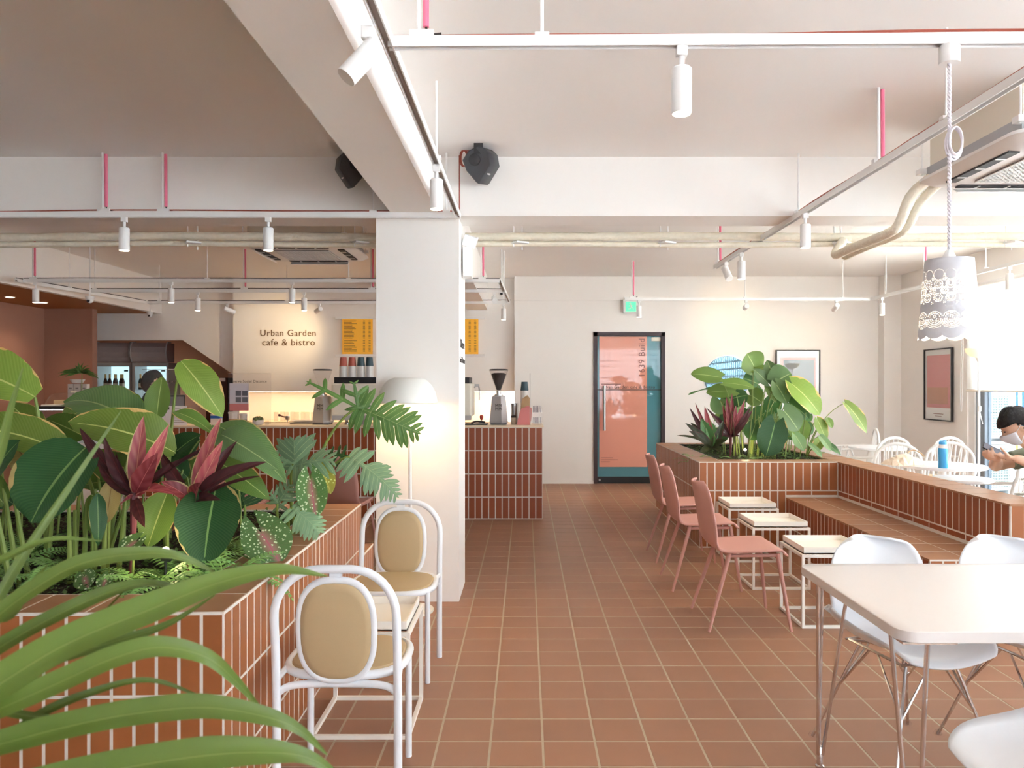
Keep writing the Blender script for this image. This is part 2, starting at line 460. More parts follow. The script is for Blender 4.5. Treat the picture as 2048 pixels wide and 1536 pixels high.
# ================================================================== THE SETTING
def tile_mesh(name, w, h, t, m, ch=0.0004):
    """a slab lying on z = 0, its upper rim chamfered"""
    b = MB(); a, c = w/2, h/2
    r = lambda x, y, z: [(-x, -y, z), (x, -y, z), (x, y, z), (-x, y, z)]
    b.add(r(a, c, 0)+r(a, c, t-ch)+r(a-ch, c-ch, t),
          [(0, 1, 5, 4), (1, 2, 6, 5), (2, 3, 7, 6), (3, 0, 4, 7), (4, 5, 9, 8), (5, 6, 10, 9), (6, 7, 11, 10), (7, 4, 8, 11), (8, 9, 10, 11)])
    return b.mesh(name, m, fixn=False)
_tm = {}
def tile(parent, name, w, h, t, m, loc, axes):
    """axes: (u, v, n) unit vectors of the slab's width, height and outward face"""
    k = (round(w, 4), round(h, 4), t, m)
    if k not in _tm: _tm[k] = tile_mesh(name, w, h, t, m)
    u, v, n = axes
    mt = Matrix(((u[0], v[0], n[0], loc[0]), (u[1], v[1], n[1], loc[1]), (u[2], v[2], n[2], loc[2]), (0, 0, 0, 1)))
    return put(name, _tm[k], parent, mtx=mt)
X_, Y_, Z_ = (1, 0, 0), (0, 1, 0), (0, 0, 1)
FACING = {'-y': (X_, Z_, (0, -1, 0)), '+x': (Y_, Z_, X_), '-x': ((0, -1, 0), Z_, (-1, 0, 0)), '+z': (X_, Y_, Z_), '+y': ((-1, 0, 0), Z_, Y_)}
def tile_face(parent, face, a0, a1, depth, rows, ncol, m='face_tile', gap=0.0105, name='tile', skip=None):
    """upright tiles on one face: a0..a1 along the wall, rows = (z0, z1) courses, depth = where the face stands"""
    p = (a1-a0)/ncol
    for (z0, z1) in rows:
        for i in range(ncol):
            if skip and skip(a0+(i+0.5)*p, z0, z1): continue
            a = a0+(i+0.5)*p; z = (z0+z1)/2
            loc = (a, depth, z) if face in ('-y', '+y') else (depth, a, z)
            tile(parent, name, p-gap, z1-z0-gap, 0.0007, m, loc, FACING[face])
def cap_row(parent, x0, x1, y0, y1, nx, ny, z, m='cap_tile', gap=0.0085, name='cap_tile'):
    px, py = (x1-x0)/nx, (y1-y0)/ny
    for i in range(nx):
        for j in range(ny):
            tile(parent, name, px-gap, py-0.0125, 0.012, m, (x0+(i+.5)*px, y0+(j+.5)*py, z-0.0108), FACING['+z'])
# ---- floor
floor = struct(MB().span((-8.2, -3.6, -0.12), (5.6, 13.4, -0.0010)).build('floor', 'floor_grout'), 'terracotta square tile floor with sandy grout lines')
PX, PY, X0, Y0 = 0.2061, 0.2045, 0.066, 3.049
cells = []
for i in range(-40, 27):
    for j in range(-32, 48):
        x, y = X0+(i+0.5)*PX, Y0+(j+0.5)*PY
        if -8.1 < x < 5.25 and -3.4 < y < 13.2: cells.append((x, y))
def floor_seen(x, y):
    if y < 2.75: return False
    px, py = VX+FPX*x/y, VY+FPX*CAM_H/y
    if not (-20 < px < 2060 and py < 1560): return False
    if x < -0.9 and y < 5.6: return False
    if x < -0.43 and y > 5.0: return False
    if x > 1.5 and y > 6.67: return False
    if x > 2.2 and y > 4.25: return False
    if y > 11: return False
    return True
near = sorted([c for c in cells if floor_seen(*c)], key=lambda c: c[1])[:300]
nset = set(near)
for (x, y) in near:
    tile(floor, 'floor_tile', PX-0.0095, PY-0.0115, 0.010, 'floor_tile', (x, y, -0.010), FACING['+z'])
fb = MB(); fa, fc = (PX-0.0095)/2, (PY-0.0115)/2
for (x, y) in cells:
    if (x, y) in nset: continue
    fb.add([(x-fa, y-fc, -0.004), (x+fa, y-fc, -0.004), (x+fa, y+fc, -0.004), (x-fa, y+fc, -0.004),
            (x-fa, y-fc, 0), (x+fa, y-fc, 0), (x+fa, y+fc, 0), (x-fa, y+fc, 0)],
           [(4, 5, 6, 7), (0, 1, 5, 4), (1, 2, 6, 5), (2, 3, 7, 6), (3, 0, 4, 7)])
_o = fb.build('floor_tile_field', 'floor_tile', floor, fixn=False); _o['kind'] = 'stuff'
# ---- ceilings and beams
CN, CF, BZ = 2.87, 2.96, 2.493
cl = MB().span((-8.2, -3.6, CN), (5.6, 5.1, 3.2)).build('ceiling', 'ceil'); struct(cl, 'pale plaster ceiling over the near bay')
cl2 = MB().span((-8.2, 5.1, CF), (5.6, 11.7, 3.2)).build('ceiling', 'ceil'); struct(cl2, 'pale plaster ceiling over the far bay')
struct(MB().span((-8.2, 4.93, BZ), (5.28, 5.25, 3.0)).build('ceiling_beam', 'wall'), 'white beam crossing the room above the column')
struct(MB().span((-0.85, -3.5, BZ), (-0.556, 4.93, 3.0)).span((-0.85, 5.25, BZ), (-0.556, 11.15, 3.0)).build('ceiling_beam', 'wall'), 'white beam running from above the camera to the column and on to the back wall')
struct(MB().span((-0.976, 5.01, 0), (-0.436, 5.5, BZ+0.02)).build('column', 'wall'), 'square white column in the middle of the cafe')
# ---- back wall with the door opening
DX0, DX1, DZ = 0.966, 1.989, 2.165
wb = MB()
wb.span((-0.165, 11.02, 0), (DX0, 11.3, CF)).span((DX1, 11.02, 0), (5.4, 11.3, CF)).span((DX0, 11.02, DZ), (DX1, 11.3, CF))
wb.span((-0.165, 10.99, 2.62), (5.3, 11.03, CF))
struct(wb.build('wall_back', 'wall'), 'warm white back wall with the glass door')
struct(MB().span((5.04, 10.84, 0), (5.3, 11.03, CF)).build('wall_pilaster', 'wall'), 'shallow white pilaster in the far corner')
wu = MB().span((-4.243, 11.15, 1.325), (-0.16, 11.62, CF)).span((-4.243, 11.56, 0), (-0.16, 11.62, 1.33)).span((-4.243, 11.15, 0), (-4.15, 11.6, 1.33))
struct(wu.build('wall_sign', 'wall'), 'white wall behind the bar over a lit niche')
st = MB().prism([(-8.1, 2.073), (-5.063, 2.073), (-4.326, 1.572), (-4.243, 1.515), (-4.243, CF), (-8.1, CF)], 11.35, 11.47)
struct(st.build('wall_stair', 'wall'), 'white wall under the stairs with a sloping edge')
struct(MB().span((-8.2, 13.2, 0), (-4.1, 13.35, 2.5)).span((-8.2, 11.47, 2.3), (-4.1, 13.3, 2.45)).build('wall_alcove', 'alcove'), 'terracotta wall inside the alcove under the stairs')
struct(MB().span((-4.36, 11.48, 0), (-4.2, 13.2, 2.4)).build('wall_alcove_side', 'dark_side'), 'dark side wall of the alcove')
struct(MB().span((-6.63, 10.6, 0), (-5.97, 10.72, 2.46)).span((-6.75, 4.9, 0), (-6.63, 10.72, 2.46)).build('wall_terracotta', 'terracotta'), 'terracotta painted partition at the far left')
struct(MB().span((-8.2, -3.6, 0), (-8.0, 13.3, 3.1)).build('wall_left', 'wall'))
struct(MB().span((-5.45, 5.25, 2.46), (-5.37, 11.36, CF)).build('wall_bulkhead', 'wall'), 'white bulkhead stepping down to the brown soffit')
sof = struct(MB().span((-8.1, 5.25, 2.462), (-5.452, 11.34, 2.5)).build('ceiling_soffit', 'soffit'), 'lowered caramel brown soffit at the left')
# ---- right wall: solid end, blind-shaded window, glass blocks
wr = MB().span((5.28, 9.22, 0), (5.5, 11.1, CF)).span((5.28, -3.6, 2.58), (5.5, 9.22, 3.0)).span((5.28, 3.9, 0), (5.5, 4.25, 2.6))
wr.span((5.28, -1.0, 0), (5.5, 3.9, 0.7)).span((5.28, -1.0, 0.7), (5.5, -0.8, 2.6)).span((5.28, -3.6, 0), (5.5, -3.1, 2.6)).span((5.28, -3.1, 0), (5.5, -1.0, 0.25)).span((5.28, 4.25, 0), (5.5, 9.22, 0.08))
struct(wr.build('wall_right', 'wall'), 'white window wall at the right')
wq = MB().span((-8.2, -3.7, 0), (-0.1, -3.4, 3.0)).span((4.9, -3.7, 0), (5.5, -3.4, 3.0)).span((-0.1, -3.7, 0), (4.9, -3.4, 0.3)).span((-0.1, -3.7, 2.6), (4.9, -3.4, 3.0))
struct(wq.build('wall_rear', 'wall'))
w1 = MB().span((5.30, 9.10, 0.08), (5.42, 9.22, 2.58)).span((5.30, 4.25, 0.08), (5.42, 4.33, 2.58)).span((5.30, 4.25, 0.08), (5.42, 9.2, 0.16)).span((5.30, 4.25, 2.5), (5.42, 9.2, 2.58))
win1 = struct(w1.build('window_1', 'white'), 'tall window behind the roller blind')
MB().span((5.32, 8.93, 0.1), (5.40, 9.10, 2.55)).build('mullion', 'mullion', win1)
MB().span((5.32, 6.6, 0.1), (5.40, 6.68, 2.55)).build('mullion', 'mullion', win1)
MB().span((5.33, 4.3, 1.36), (5.39, 9.1, 1.40)).build('transom', 'mullion', win1)
for (a0_, a1_) in ((4.3, 6.6), (6.68, 8.93)):
    MB().span((5.355, a0_, 0.1), (5.365, a1_, 1.36)).build('pane', 'glass_dimming', win1)
    MB().span((5.355, a0_, 1.40), (5.365, a1_, 2.55)).build('pane', 'glass', win1)
def blocks(name, along, a0, a1, z0, z1, d, label, gm='block_glass'):
    """glass block window: a lattice of mortar with the blocks' glass between"""
    n, m = round((a1-a0)/0.195), round((z1-z0)/0.195); b = MB()
    P = (lambda a, z, t: (d+t, a, z)) if along == 'y' else (lambda a, z, t: (a, d+t, z))
    for i in range(n+1):
        a = a0+(a1-a0)*i/n; b.span(P(a-0.019, z0, -0.04), P(a+0.019, z1, 0.04))
    for j in range(m+1):
        z = z0+(z1-z0)*j/m; b.span(P(a0, z-0.019, -0.04), P(a1, z+0.019, 0.04))
    w = struct(b.build(name, 'white'), label)
    MB().span(P(a0, z0, -0.02), P(a1, z1, -0.015)).build('pane', gm, w)
blocks('window_2', 'y', -0.8, 3.9, 0.7, 2.58, 5.38, 'glass block window along the right wall', 'block_dim')
w4 = MB().span((5.32, -3.1, 0.25), (5.42, -3.04, 2.58)).span((5.32, -1.06, 0.25), (5.42, -1.0, 2.58)).span((5.32, -2.08, 0.25), (5.42, -2.02, 2.58)).span((5.32, -3.1, 0.25), (5.42, -1.0, 0.31)).build('window_4', 'white'); struct(w4, 'clear window beside the viewer')
MB().span((5.36, -3.1, 0.25), (5.364, -1.0, 2.58)).build('pane', 'glass', w4)
blocks('window_3', 'x', -0.1, 4.9, 0.3, 2.6, -3.55, 'glass block window behind the viewer')
# ---- door
dr = MB().span((DX0, 11.0, 0), (DX0+0.055, 11.12, DZ)).span((DX1-0.055, 11.0, 0), (DX1, 11.12, DZ)).span((DX0, 11.0, DZ-0.055), (DX1, 11.12, DZ))
door = struct(dr.build('door_1', 'frame_dark'), 'dark framed glass door with salmon and teal panels')
MB().span((DX0+0.055, 11.05, 0.02), (DX1-0.055, 11.075, DZ-0.055)).build('teal_panel', 'teal_film', door)
MB().span((DX0+0.085, 11.042, 0.235), (1.735, 11.052, DZ-0.06)).build('salmon_panel', 'salmon_film', door)
MB().span((DX0+0.05, 11.03, 0.0), (DX1-0.05, 11.08, 0.095)).build('kick_plate', 'black', door)
MB().span((DX0+0.05, 11.038, CAM_H-0.075), (DX1-0.05, 11.043, CAM_H-0.065)).build('score_line', 'print_dark', door)
h = MB().tube([(1.118, 10.985, 0.76), (1.118, 10.985, 1.40)], 0.019, 12).tube([(1.118, 10.985, 0.86), (1.118, 11.05, 0.86)], 0.01).tube([(1.118, 10.985, 1.30), (1.118, 11.05, 1.30)], 0.01)
h.build('handle', 'steel', door, smooth=True)
MB().lathe([(0.014, 0), (0.014, 0.012)], (1.055, 11.03, 0.05), 12, (PI/2, 0, 0)).build('lock', 'steel', door)
MB().span((1.80, 11.035, DZ-0.125), (1.93, 11.05, DZ-0.07), bev=0.004).build('door_plate', 'offwhite', door)
fit = lambda s_, w_: w_/(max(v.co.x for v in TXT[s_].vertices)-min(v.co.x for v in TXT[s_].vertices))
letter('lettering', 'Urban Garden cafe & bistro', fit('Urban Garden cafe & bistro', 0.775), 'print_dark', door, (1.46, 11.040, CAM_H-0.050))
MB().span((1.08, 11.040, 1.415), (1.36, 11.043, 1.428)).build('small_print', 'text_grey', door)
letter('lettering', '1639 Build', fit('1639 Build', 0.53), 'text_grey', door, (1.700, 11.040, 1.80), (PI/2, -PI/2, 0))
for k, w in enumerate((0.17, 0.24, 0.13)):
    MB().span((1.075, 11.040, 0.36-k*0.028), (1.075+w, 11.043, 0.368-k*0.028)).build('small_print', 'text_grey', door)
# ---- baseboard line at the foot of the back wall
struct(MB().span((-0.165, 11.0, 0), (DX0, 11.02, 0.035)).span((DX1, 11.0, 0), (5.1, 11.02, 0.035)).build('baseboard_back', 'wall'))
# ================================================================== TILED PLANTERS, BENCHES, COUNTER
def shell(parent, x0, x1, y0, y1, z1, w, holed=True, name='core'):
    b = MB()
    if holed:
        b.span((x0, y0, 0), (x1, y0+w, z1)).span((x0, y1-w, 0), (x1, y1, z1)).span((x0, y0+w, 0), (x0+w, y1-w, z1)).span((x1-w, y0+w, 0), (x1, y1-w, z1))
    else: b.span((x0, y0, 0), (x1, y1, z1))
    return b.build(name, 'grout', parent)
def soil(parent, x0, x1, y0, y1, z):
    r = random.Random(3); h = {}
    def fn(u, v):
        k = (round(u, 3), round(v, 3)); h.setdefault(k, r.uniform(-0.02, 0.03))
        return (x0+(x1-x0)*u, y0+(y1-y0)*v, z+h[k]+0.03*math.sin(u*9)*math.sin(v*7))
    ln = MB().span((x0, y0, 0.3), (x0+0.02, y1, z+0.055)).span((x1-0.02, y0, 0.3), (x1, y1, z+0.055)).span((x0, y0, 0.3), (x1, y0+0.02, z+0.055)).span((x0, y1-0.02, 0.3), (x1, y1, z+0.055))
    ln.build('inner_dark_strip', 'soil', parent)  # dark strips added over the pale inner faces
    return MB().grid(fn, 26, 22).build('soil', 'soil', parent, smooth='full')
# left planter: origin at its near right corner
PLH = 0.72
pl = thing('tiled_planter', 'large brown tiled planter in the left foreground, full of broad leaves', 'planter', (-0.934, 2.38, 0), math.radians(1.06))
PW, PD = 2.34, 2.167
shell(pl, -PW, 0, 0, PD, PLH-0.012, 0.215)
zr = [(0.448, 0.704), (0.192, 0.448), (0.006, 0.192)]
tile_face(pl, '-y', -PW, 0, 0, zr, 34)
tile_face(pl, '+x', 0, PD, 0, zr, 31)
cap_row(pl, -PW, 0, 0, 0.21, 11, 1, PLH-0.012)
cap_row(pl, -0.21, 0, 0.21, PD-0.21, 1, 9, PLH-0.012)
cap_row(pl, -PW, 0, PD-0.21, PD, 11, 1, PLH-0.012)
cap_row(pl, -PW, -PW+0.21, 0.21, PD-0.21, 1, 9, PLH-0.012)
soil(pl, -PW+0.21, -0.21, 0.21, PD-0.21, 0.645)
bl = thing('tiled_bench', 'low brown tiled bench between the left planter and the column', 'bench', (-0.974, 4.549, 0), math.radians(1.06))
shell(bl, -1.65, 0, 0.004, 0.40, 0.391, 0.1, False)
tile_face(bl, '+x', 0.004, 0.40, 0, [(0.14, 0.385), (0.006, 0.14)], 6)
cap_row(bl, -1.65, 0, 0.004, 0.40, 8, 2, 0.391)
# right planter
RH, RX0, RX1, RY0, RY1 = 0.757, 1.50, 2.94, 6.67, 8.86
pr = thing('tiled_planter', 'brown tiled planter with red and green plants in front of the round mirror', 'planter', (0, 0, 0))
shell(pr, RX0, RX1, RY0, RY1, RH-0.012, 0.215)
zq = [(0.495, 0.741), (0.249, 0.495), (0.006, 0.249)]
tile_face(pr, '-y', RX0, 2.25, RY0, zq, 11)
tile_face(pr, '-y', 2.25, 2.7, RY0, zq[:1], 6)
tile_face(pr, '-y', 2.25, 2.7, RY0, [(0.452, 0.495)], 2)
tile_face(pr, '-x', RY0, RY1, RX0, zq, 31)
cap_row(pr, RX0, 2.70, RY0, RY0+0.21, 6, 1, RH-0.012)
cap_row(pr, RX0, RX0+0.21, RY0+0.21, RY1, 1, 9, RH-0.012)
cap_row(pr, RX0+0.21, RX1, RY1-0.21, RY1, 6, 1, RH-0.012)
cap_row(pr, 2.70, RX1, RY0, RY1-0.21, 1, 9, RH-0.012)
soil(pr, RX0+0.21, RX1-0.21, RY0+0.21, RY1-0.21, 0.69)
WY0 = 4.29
lw = thing('low_tiled_wall', 'low brown tiled wall behind the right bench', 'wall', (0, 0, 0))
shell(lw, 2.70, 2.94, WY0, RY0-0.004, RH-0.012, 0.1, False)
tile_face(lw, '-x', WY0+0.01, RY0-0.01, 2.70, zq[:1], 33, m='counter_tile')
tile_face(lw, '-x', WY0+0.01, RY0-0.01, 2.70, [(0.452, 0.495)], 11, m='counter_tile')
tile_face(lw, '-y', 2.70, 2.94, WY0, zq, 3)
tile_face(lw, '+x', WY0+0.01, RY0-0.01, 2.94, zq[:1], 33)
cap_row(lw, 2.69, 2.95, WY0-0.008, RY0-0.004, 1, 11, RH-0.012)
br = thing('tiled_bench', 'long low brown tiled bench along the wall at the right', 'bench', (0, 0, 0))
shell(br, 2.25, 2.695, WY0, RY0-0.008, 0.437, 0.1, False)
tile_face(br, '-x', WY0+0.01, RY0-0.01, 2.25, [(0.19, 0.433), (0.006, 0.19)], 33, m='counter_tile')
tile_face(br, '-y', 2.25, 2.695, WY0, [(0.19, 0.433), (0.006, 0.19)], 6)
cap_row(br, 2.242, 2.695, WY0-0.005, RY0-0.008, 2, 11, 0.437)
# bar counter
CY, CX0, CX1 = 8.09, -4.21, 0.173
bc = thing('bar_counter', 'long bar counter faced with upright rust brown tiles', 'counter', (0, 0, 0))
shell(bc, CX0, CX1, CY, CY+0.62, 0.965, 0.1, False)
tile_face(bc, '-y', CX0, CX1, CY, [(0.72, 0.962), (0.476, 0.72), (0.232, 0.476), (0.004, 0.232)], 62, m='counter_tile', gap=0.0105)
tile_face(bc, '+x', CY+0.005, CY+0.615, CX1, [(0.72, 0.962), (0.476, 0.72), (0.232, 0.476), (0.004, 0.232)], 9, m='counter_tile', gap=0.0105)
MB().span((CX0-0.01, CY-0.012, 0.965), (CX1+0.012, CY+0.63, 0.985), bev=0.003).build('worktop', 'counter_top', bc)
bk = thing('back_counter', 'pale back counter inside the lit niche behind the bar', 'counter', (0, 0, 0))
MB().span((-4.14, 10.95, 0), (-0.2, 11.54, 0.86)).build('cabinet', 'white', bk)
MB().span((-4.14, 10.93, 0.86), (-0.18, 11.55, 0.885), bev=0.003).build('worktop', 'counter_top', bk)
# ================================================================== CEILING FIXTURES
TZ = 2.48
def track(pts, label, wire=True, feeds=(), rods=(), name='light_track', zc=None):
    """white lighting track along a polyline, hung on thin rods; feeds = pink conduit drops at (x, y)"""
    t = thing(name, label, 'track', (pts[0][0], pts[0][1], TZ), 0, 'ceiling lighting tracks')
    o = Vector((pts[0][0], pts[0][1], TZ))
    for a, b in zip(pts[:-1], pts[1:]):
        A, B = Vector((a[0], a[1], 0)), Vector((b[0], b[1], 0)); d = B-A; L = d.length; an = math.atan2(d.y, d.x)
        R = Euler((0, 0, an)).to_matrix(); c = (A+B)/2-Vector((o.x, o.y, 0))
        bb = MB()
        for s in (-1, 1): bb.box(c+R @ Vector((0, s*0.0145, 0)), (L, 0.005, 0.034), R)
        bb.box(c+Vector((0, 0, 0.011)), (L, 0.03, 0.012), R)
        bb.build('rail', 'white', t)
        MB().box(c+Vector((0, 0, 0.002)), (L, 0.022, 0.006), R).build('rail_slot', 'slot', t)
        if wire:
            n = max(4, int(L/0.5)); rr = random.Random(int(L*1000)); pp = []
            for i in range(n+1):
                f = i/n; pp.append(A.lerp(B, f)-Vector((o.x, o.y, 0))+Vector((0, 0, 0.021+rr.random()*0.010))+R @ Vector((0, rr.uniform(-.008, .008), 0)))
            MB().tube(spline(pp, 3), 0.0045, 5).build('wire', 'wire_red' if pts[0][1] < 5 else 'wire_black', t)
    for (x, y) in feeds:
        zt = CN if y < 5.0 else CF
        h = zt-TZ
        MB().tube([(x-o.x+0.012, y-o.y, 0.05), (x-o.x+0.010, y-o.y, h-0.01)], 0.010, 8).build('pink_conduit', 'pink_conduit', t, smooth=True)
        MB().tube([(x-o.x-0.010, y-o.y, 0.01), (x-o.x-0.010, y-o.y, h)], 0.007, 8).box((x-o.x, y-o.y, 0.026), (0.075, 0.032, 0.022)).build('hanger', 'white', t)
        MB().tube(bez((x-o.x+0.012, y-o.y, 0.05), (x-o.x+0.012, y-o.y, 0.02), (x-o.x+0.06, y-o.y, 0.03), 5), 0.004, 5).build('feed_wire', 'wire_black', t)
    for (x, y) in rods:
        h = (CN if y < 5.0 else CF)-TZ
        MB().tube([(x-o.x, y-o.y, 0.015), (x-o.x, y-o.y, h)], 0.006, 6).box((x-o.x, y-o.y, 0.022), (0.045, 0.03, 0.014)).build('hanger', 'white', t)
    return t
track([(-0.43, 2.41), (4.0, 2.36)], 'white lighting track crossing the ceiling nearest the camera', feeds=[(-0.325, 2.41)], rods=[(0.05, 2.41), (2.6, 2.375)])
track([(-0.43, 0.6), (-0.43, 4.9)], 'white lighting track beside the long beam, ending at the column', rods=[(-0.43, 3.70), (-0.43, 1.4)])
track([(-3.9, 4.84), (-0.43, 4.84)], 'white lighting track in front of the cross beam left of the column', feeds=[(-2.65, 4.84), (-2.275, 4.84)], rods=[(-0.96, 4.84), (-0.5, 4.84)])
track([(1.72, 1.4), (1.72, 7.0)], 'white lighting track running towards the back wall at the right', feeds=[(1.74, 3.78), (1.73, 6.9)], rods=[(1.72, 4.86), (1.72, 3.15)])
track([(1.23, 9.6), (4.3, 9.6), (4.3, 5.3)], 'white lighting track along the back wall turning towards the window', wire=False, feeds=[(1.33, 9.6), (4.3, 8.3)], rods=[(2.73, 9.6), (3.95, 9.6), (4.3, 9.2), (4.3, 7.2), (4.3, 6.3)])
track([(-5.15, 7.9), (-0.27, 7.9)], 'nearest white lighting track over the bar', feeds=[(-5.05, 7.9), (-0.45, 7.9)], rods=[(-3.27, 7.9), (-1.82, 7.9)])
track([(-4.95, 8.75), (-0.25, 8.75)], 'middle white lighting track over the bar', feeds=[(-3.2, 8.75), (-1.75, 8.75)], rods=[(-4.9, 8.75), (-0.7, 8.75)])
track([(-4.9, 9.98), (-0.2, 9.98)], 'farthest white lighting track over the bar, beside the sign', rods=[(-4.75, 9.98), (-3.1, 9.98), (-0.3, 9.98)])
track([(-5.2, 7.85), (-4.93, 9.98)], 'short white lighting track beside the bulkhead at the left', wire=True, rods=[(-5.1, 8.6)])
track([(-0.27, 7.9), (-0.22, 9.9)], 'short white lighting track over the right end of the bar', wire=False, rods=[(-0.25, 8.9)])
# ---- track spotlights
def spot(x, y, label, tilt=None, power=6.0, size=1.0, glow=True):
    """white can spotlight on a track adapter; tilt = (direction the can points, as a vector)"""
    t = thing('track_spotlight', label, 'spotlight', (x, y, TZ), 0, 'white can spotlights on the tracks')
    s = size
    MB().box((0, 0, -0.028*s), (0.034*s, 0.028*s, 0.036*s), bev=0.004).build('adapter', 'white', t)
    MB().tube([(0, 0, -0.04*s), (0, 0, -0.082*s)], 0.009*s, 10).build('stem', 'white', t, smooth=True)
    d = Vector((0, 0, -1)) if tilt is None else Vector(tilt).normalized()
    q = d.to_track_quat('-Z', 'Y').to_matrix()
    r, L = 0.0315*s, 0.145*s
    top = Vector((0, 0, -0.080*s)) if tilt is None else Vector((0, 0, -0.092*s))-d*0.045*s
    can = [(r*0.96, -L), (r, -L+0.004), (r, -0.006), (r-0.006, 0.0)]
    MB().lathe(can, top, 24, q).build('can', 'white', t, smooth=True)
    if glow: MB().lathe([(r*0.86, -L-0.0015), (r*0.86, -L-0.0005)], top, 20, q).build('lens', 'lit_warm', t)
    if power:
        l = bpy.data.lights.new('spot_beam', 'SPOT'); l.energy = power; l.color = (1.0, 0.74, 0.40); l.spot_size = math.radians(70); l.spot_blend = 1.0; l.shadow_soft_size = 0.03
        lo = bpy.data.objects.new('spot_beam', l); COL.objects.link(lo); lo.parent = t
        lo.location = top+d*(L+0.01); lo.rotation_euler = d.to_track_quat('-Z', 'Y').to_euler()
    return t
spot(0.485, 2.40, 'large white can spotlight hanging right of centre on the nearest track', power=10)
spot(-0.47, 2.28, 'white can spotlight tilted against the long beam at the top of the picture', tilt=(-0.55, -0.25, -0.75), power=0, glow=False)
spot(-0.43, 3.70, 'white can spotlight above the left edge of the column', power=14)
spot(-2.525, 4.84, 'left of the two white can spotlights in front of the cross beam', power=14)
spot(-1.62, 4.84, 'right of the two white can spotlights in front of the cross beam', power=14)
spot(1.72, 4.74, 'white can spotlight halfway along the right-hand track', power=20)
spot(1.72, 6.15, 'white can spotlight near the far end of the right-hand track', power=20)
spot(1.72, 6.62, 'white can spotlight tilted back at the far end of the right-hand track', tilt=(0.1, -0.5, -0.6), power=0, glow=False)
spot(1.41, 9.6, 'white can spotlight beside the green exit sign', power=20)
spot(2.745, 9.6, 'small white spotlight aimed at the wall above the mirror', tilt=(0.16, 1.4, -0.10), power=16, glow=False)
spot(3.87, 9.6, 'small white spotlight aimed at the framed print on the back wall', tilt=(0.10, 1.4, -0.5), power=12, glow=False)
spot(4.3, 9.3, 'white can spotlight near the far corner pilaster', power=5)
spot(4.3, 6.85, 'white can spotlight in front of the roller blind', power=0, glow=False)
spot(-5.03, 7.9, 'leftmost white can spotlight, against the brown soffit', power=20)
spot(-3.64, 7.9, 'second can from the left on the nearest bar track', power=20)
spot(-2.40, 7.9, 'white can spotlight above the brown wall lettering, higher of the pair', power=20)
spot(-3.73, 8.75, 'left can on the middle bar track', power=20)
spot(-2.52, 8.75, 'white can spotlight above the brown wall lettering, lower of the pair', power=20)
spot(-3.87, 9.98, 'tilted white spotlight at the left edge of the sign wall', tilt=(0.9, 0.6, -0.4), power=8, glow=False)
spot(-2.68, 9.98, 'tilted white spotlight lighting the wall lettering', tilt=(-0.92, 1.17, -0.27), power=42, glow=False)
spot(-0.29, 9.98, 'white can spotlight at the right end of the farthest bar track', power=20)
spot(-0.36, 8.75, 'small white spotlight tilted towards the viewer over the right end of the bar', tilt=(0.1, -0.9, -0.3), power=0, glow=False)
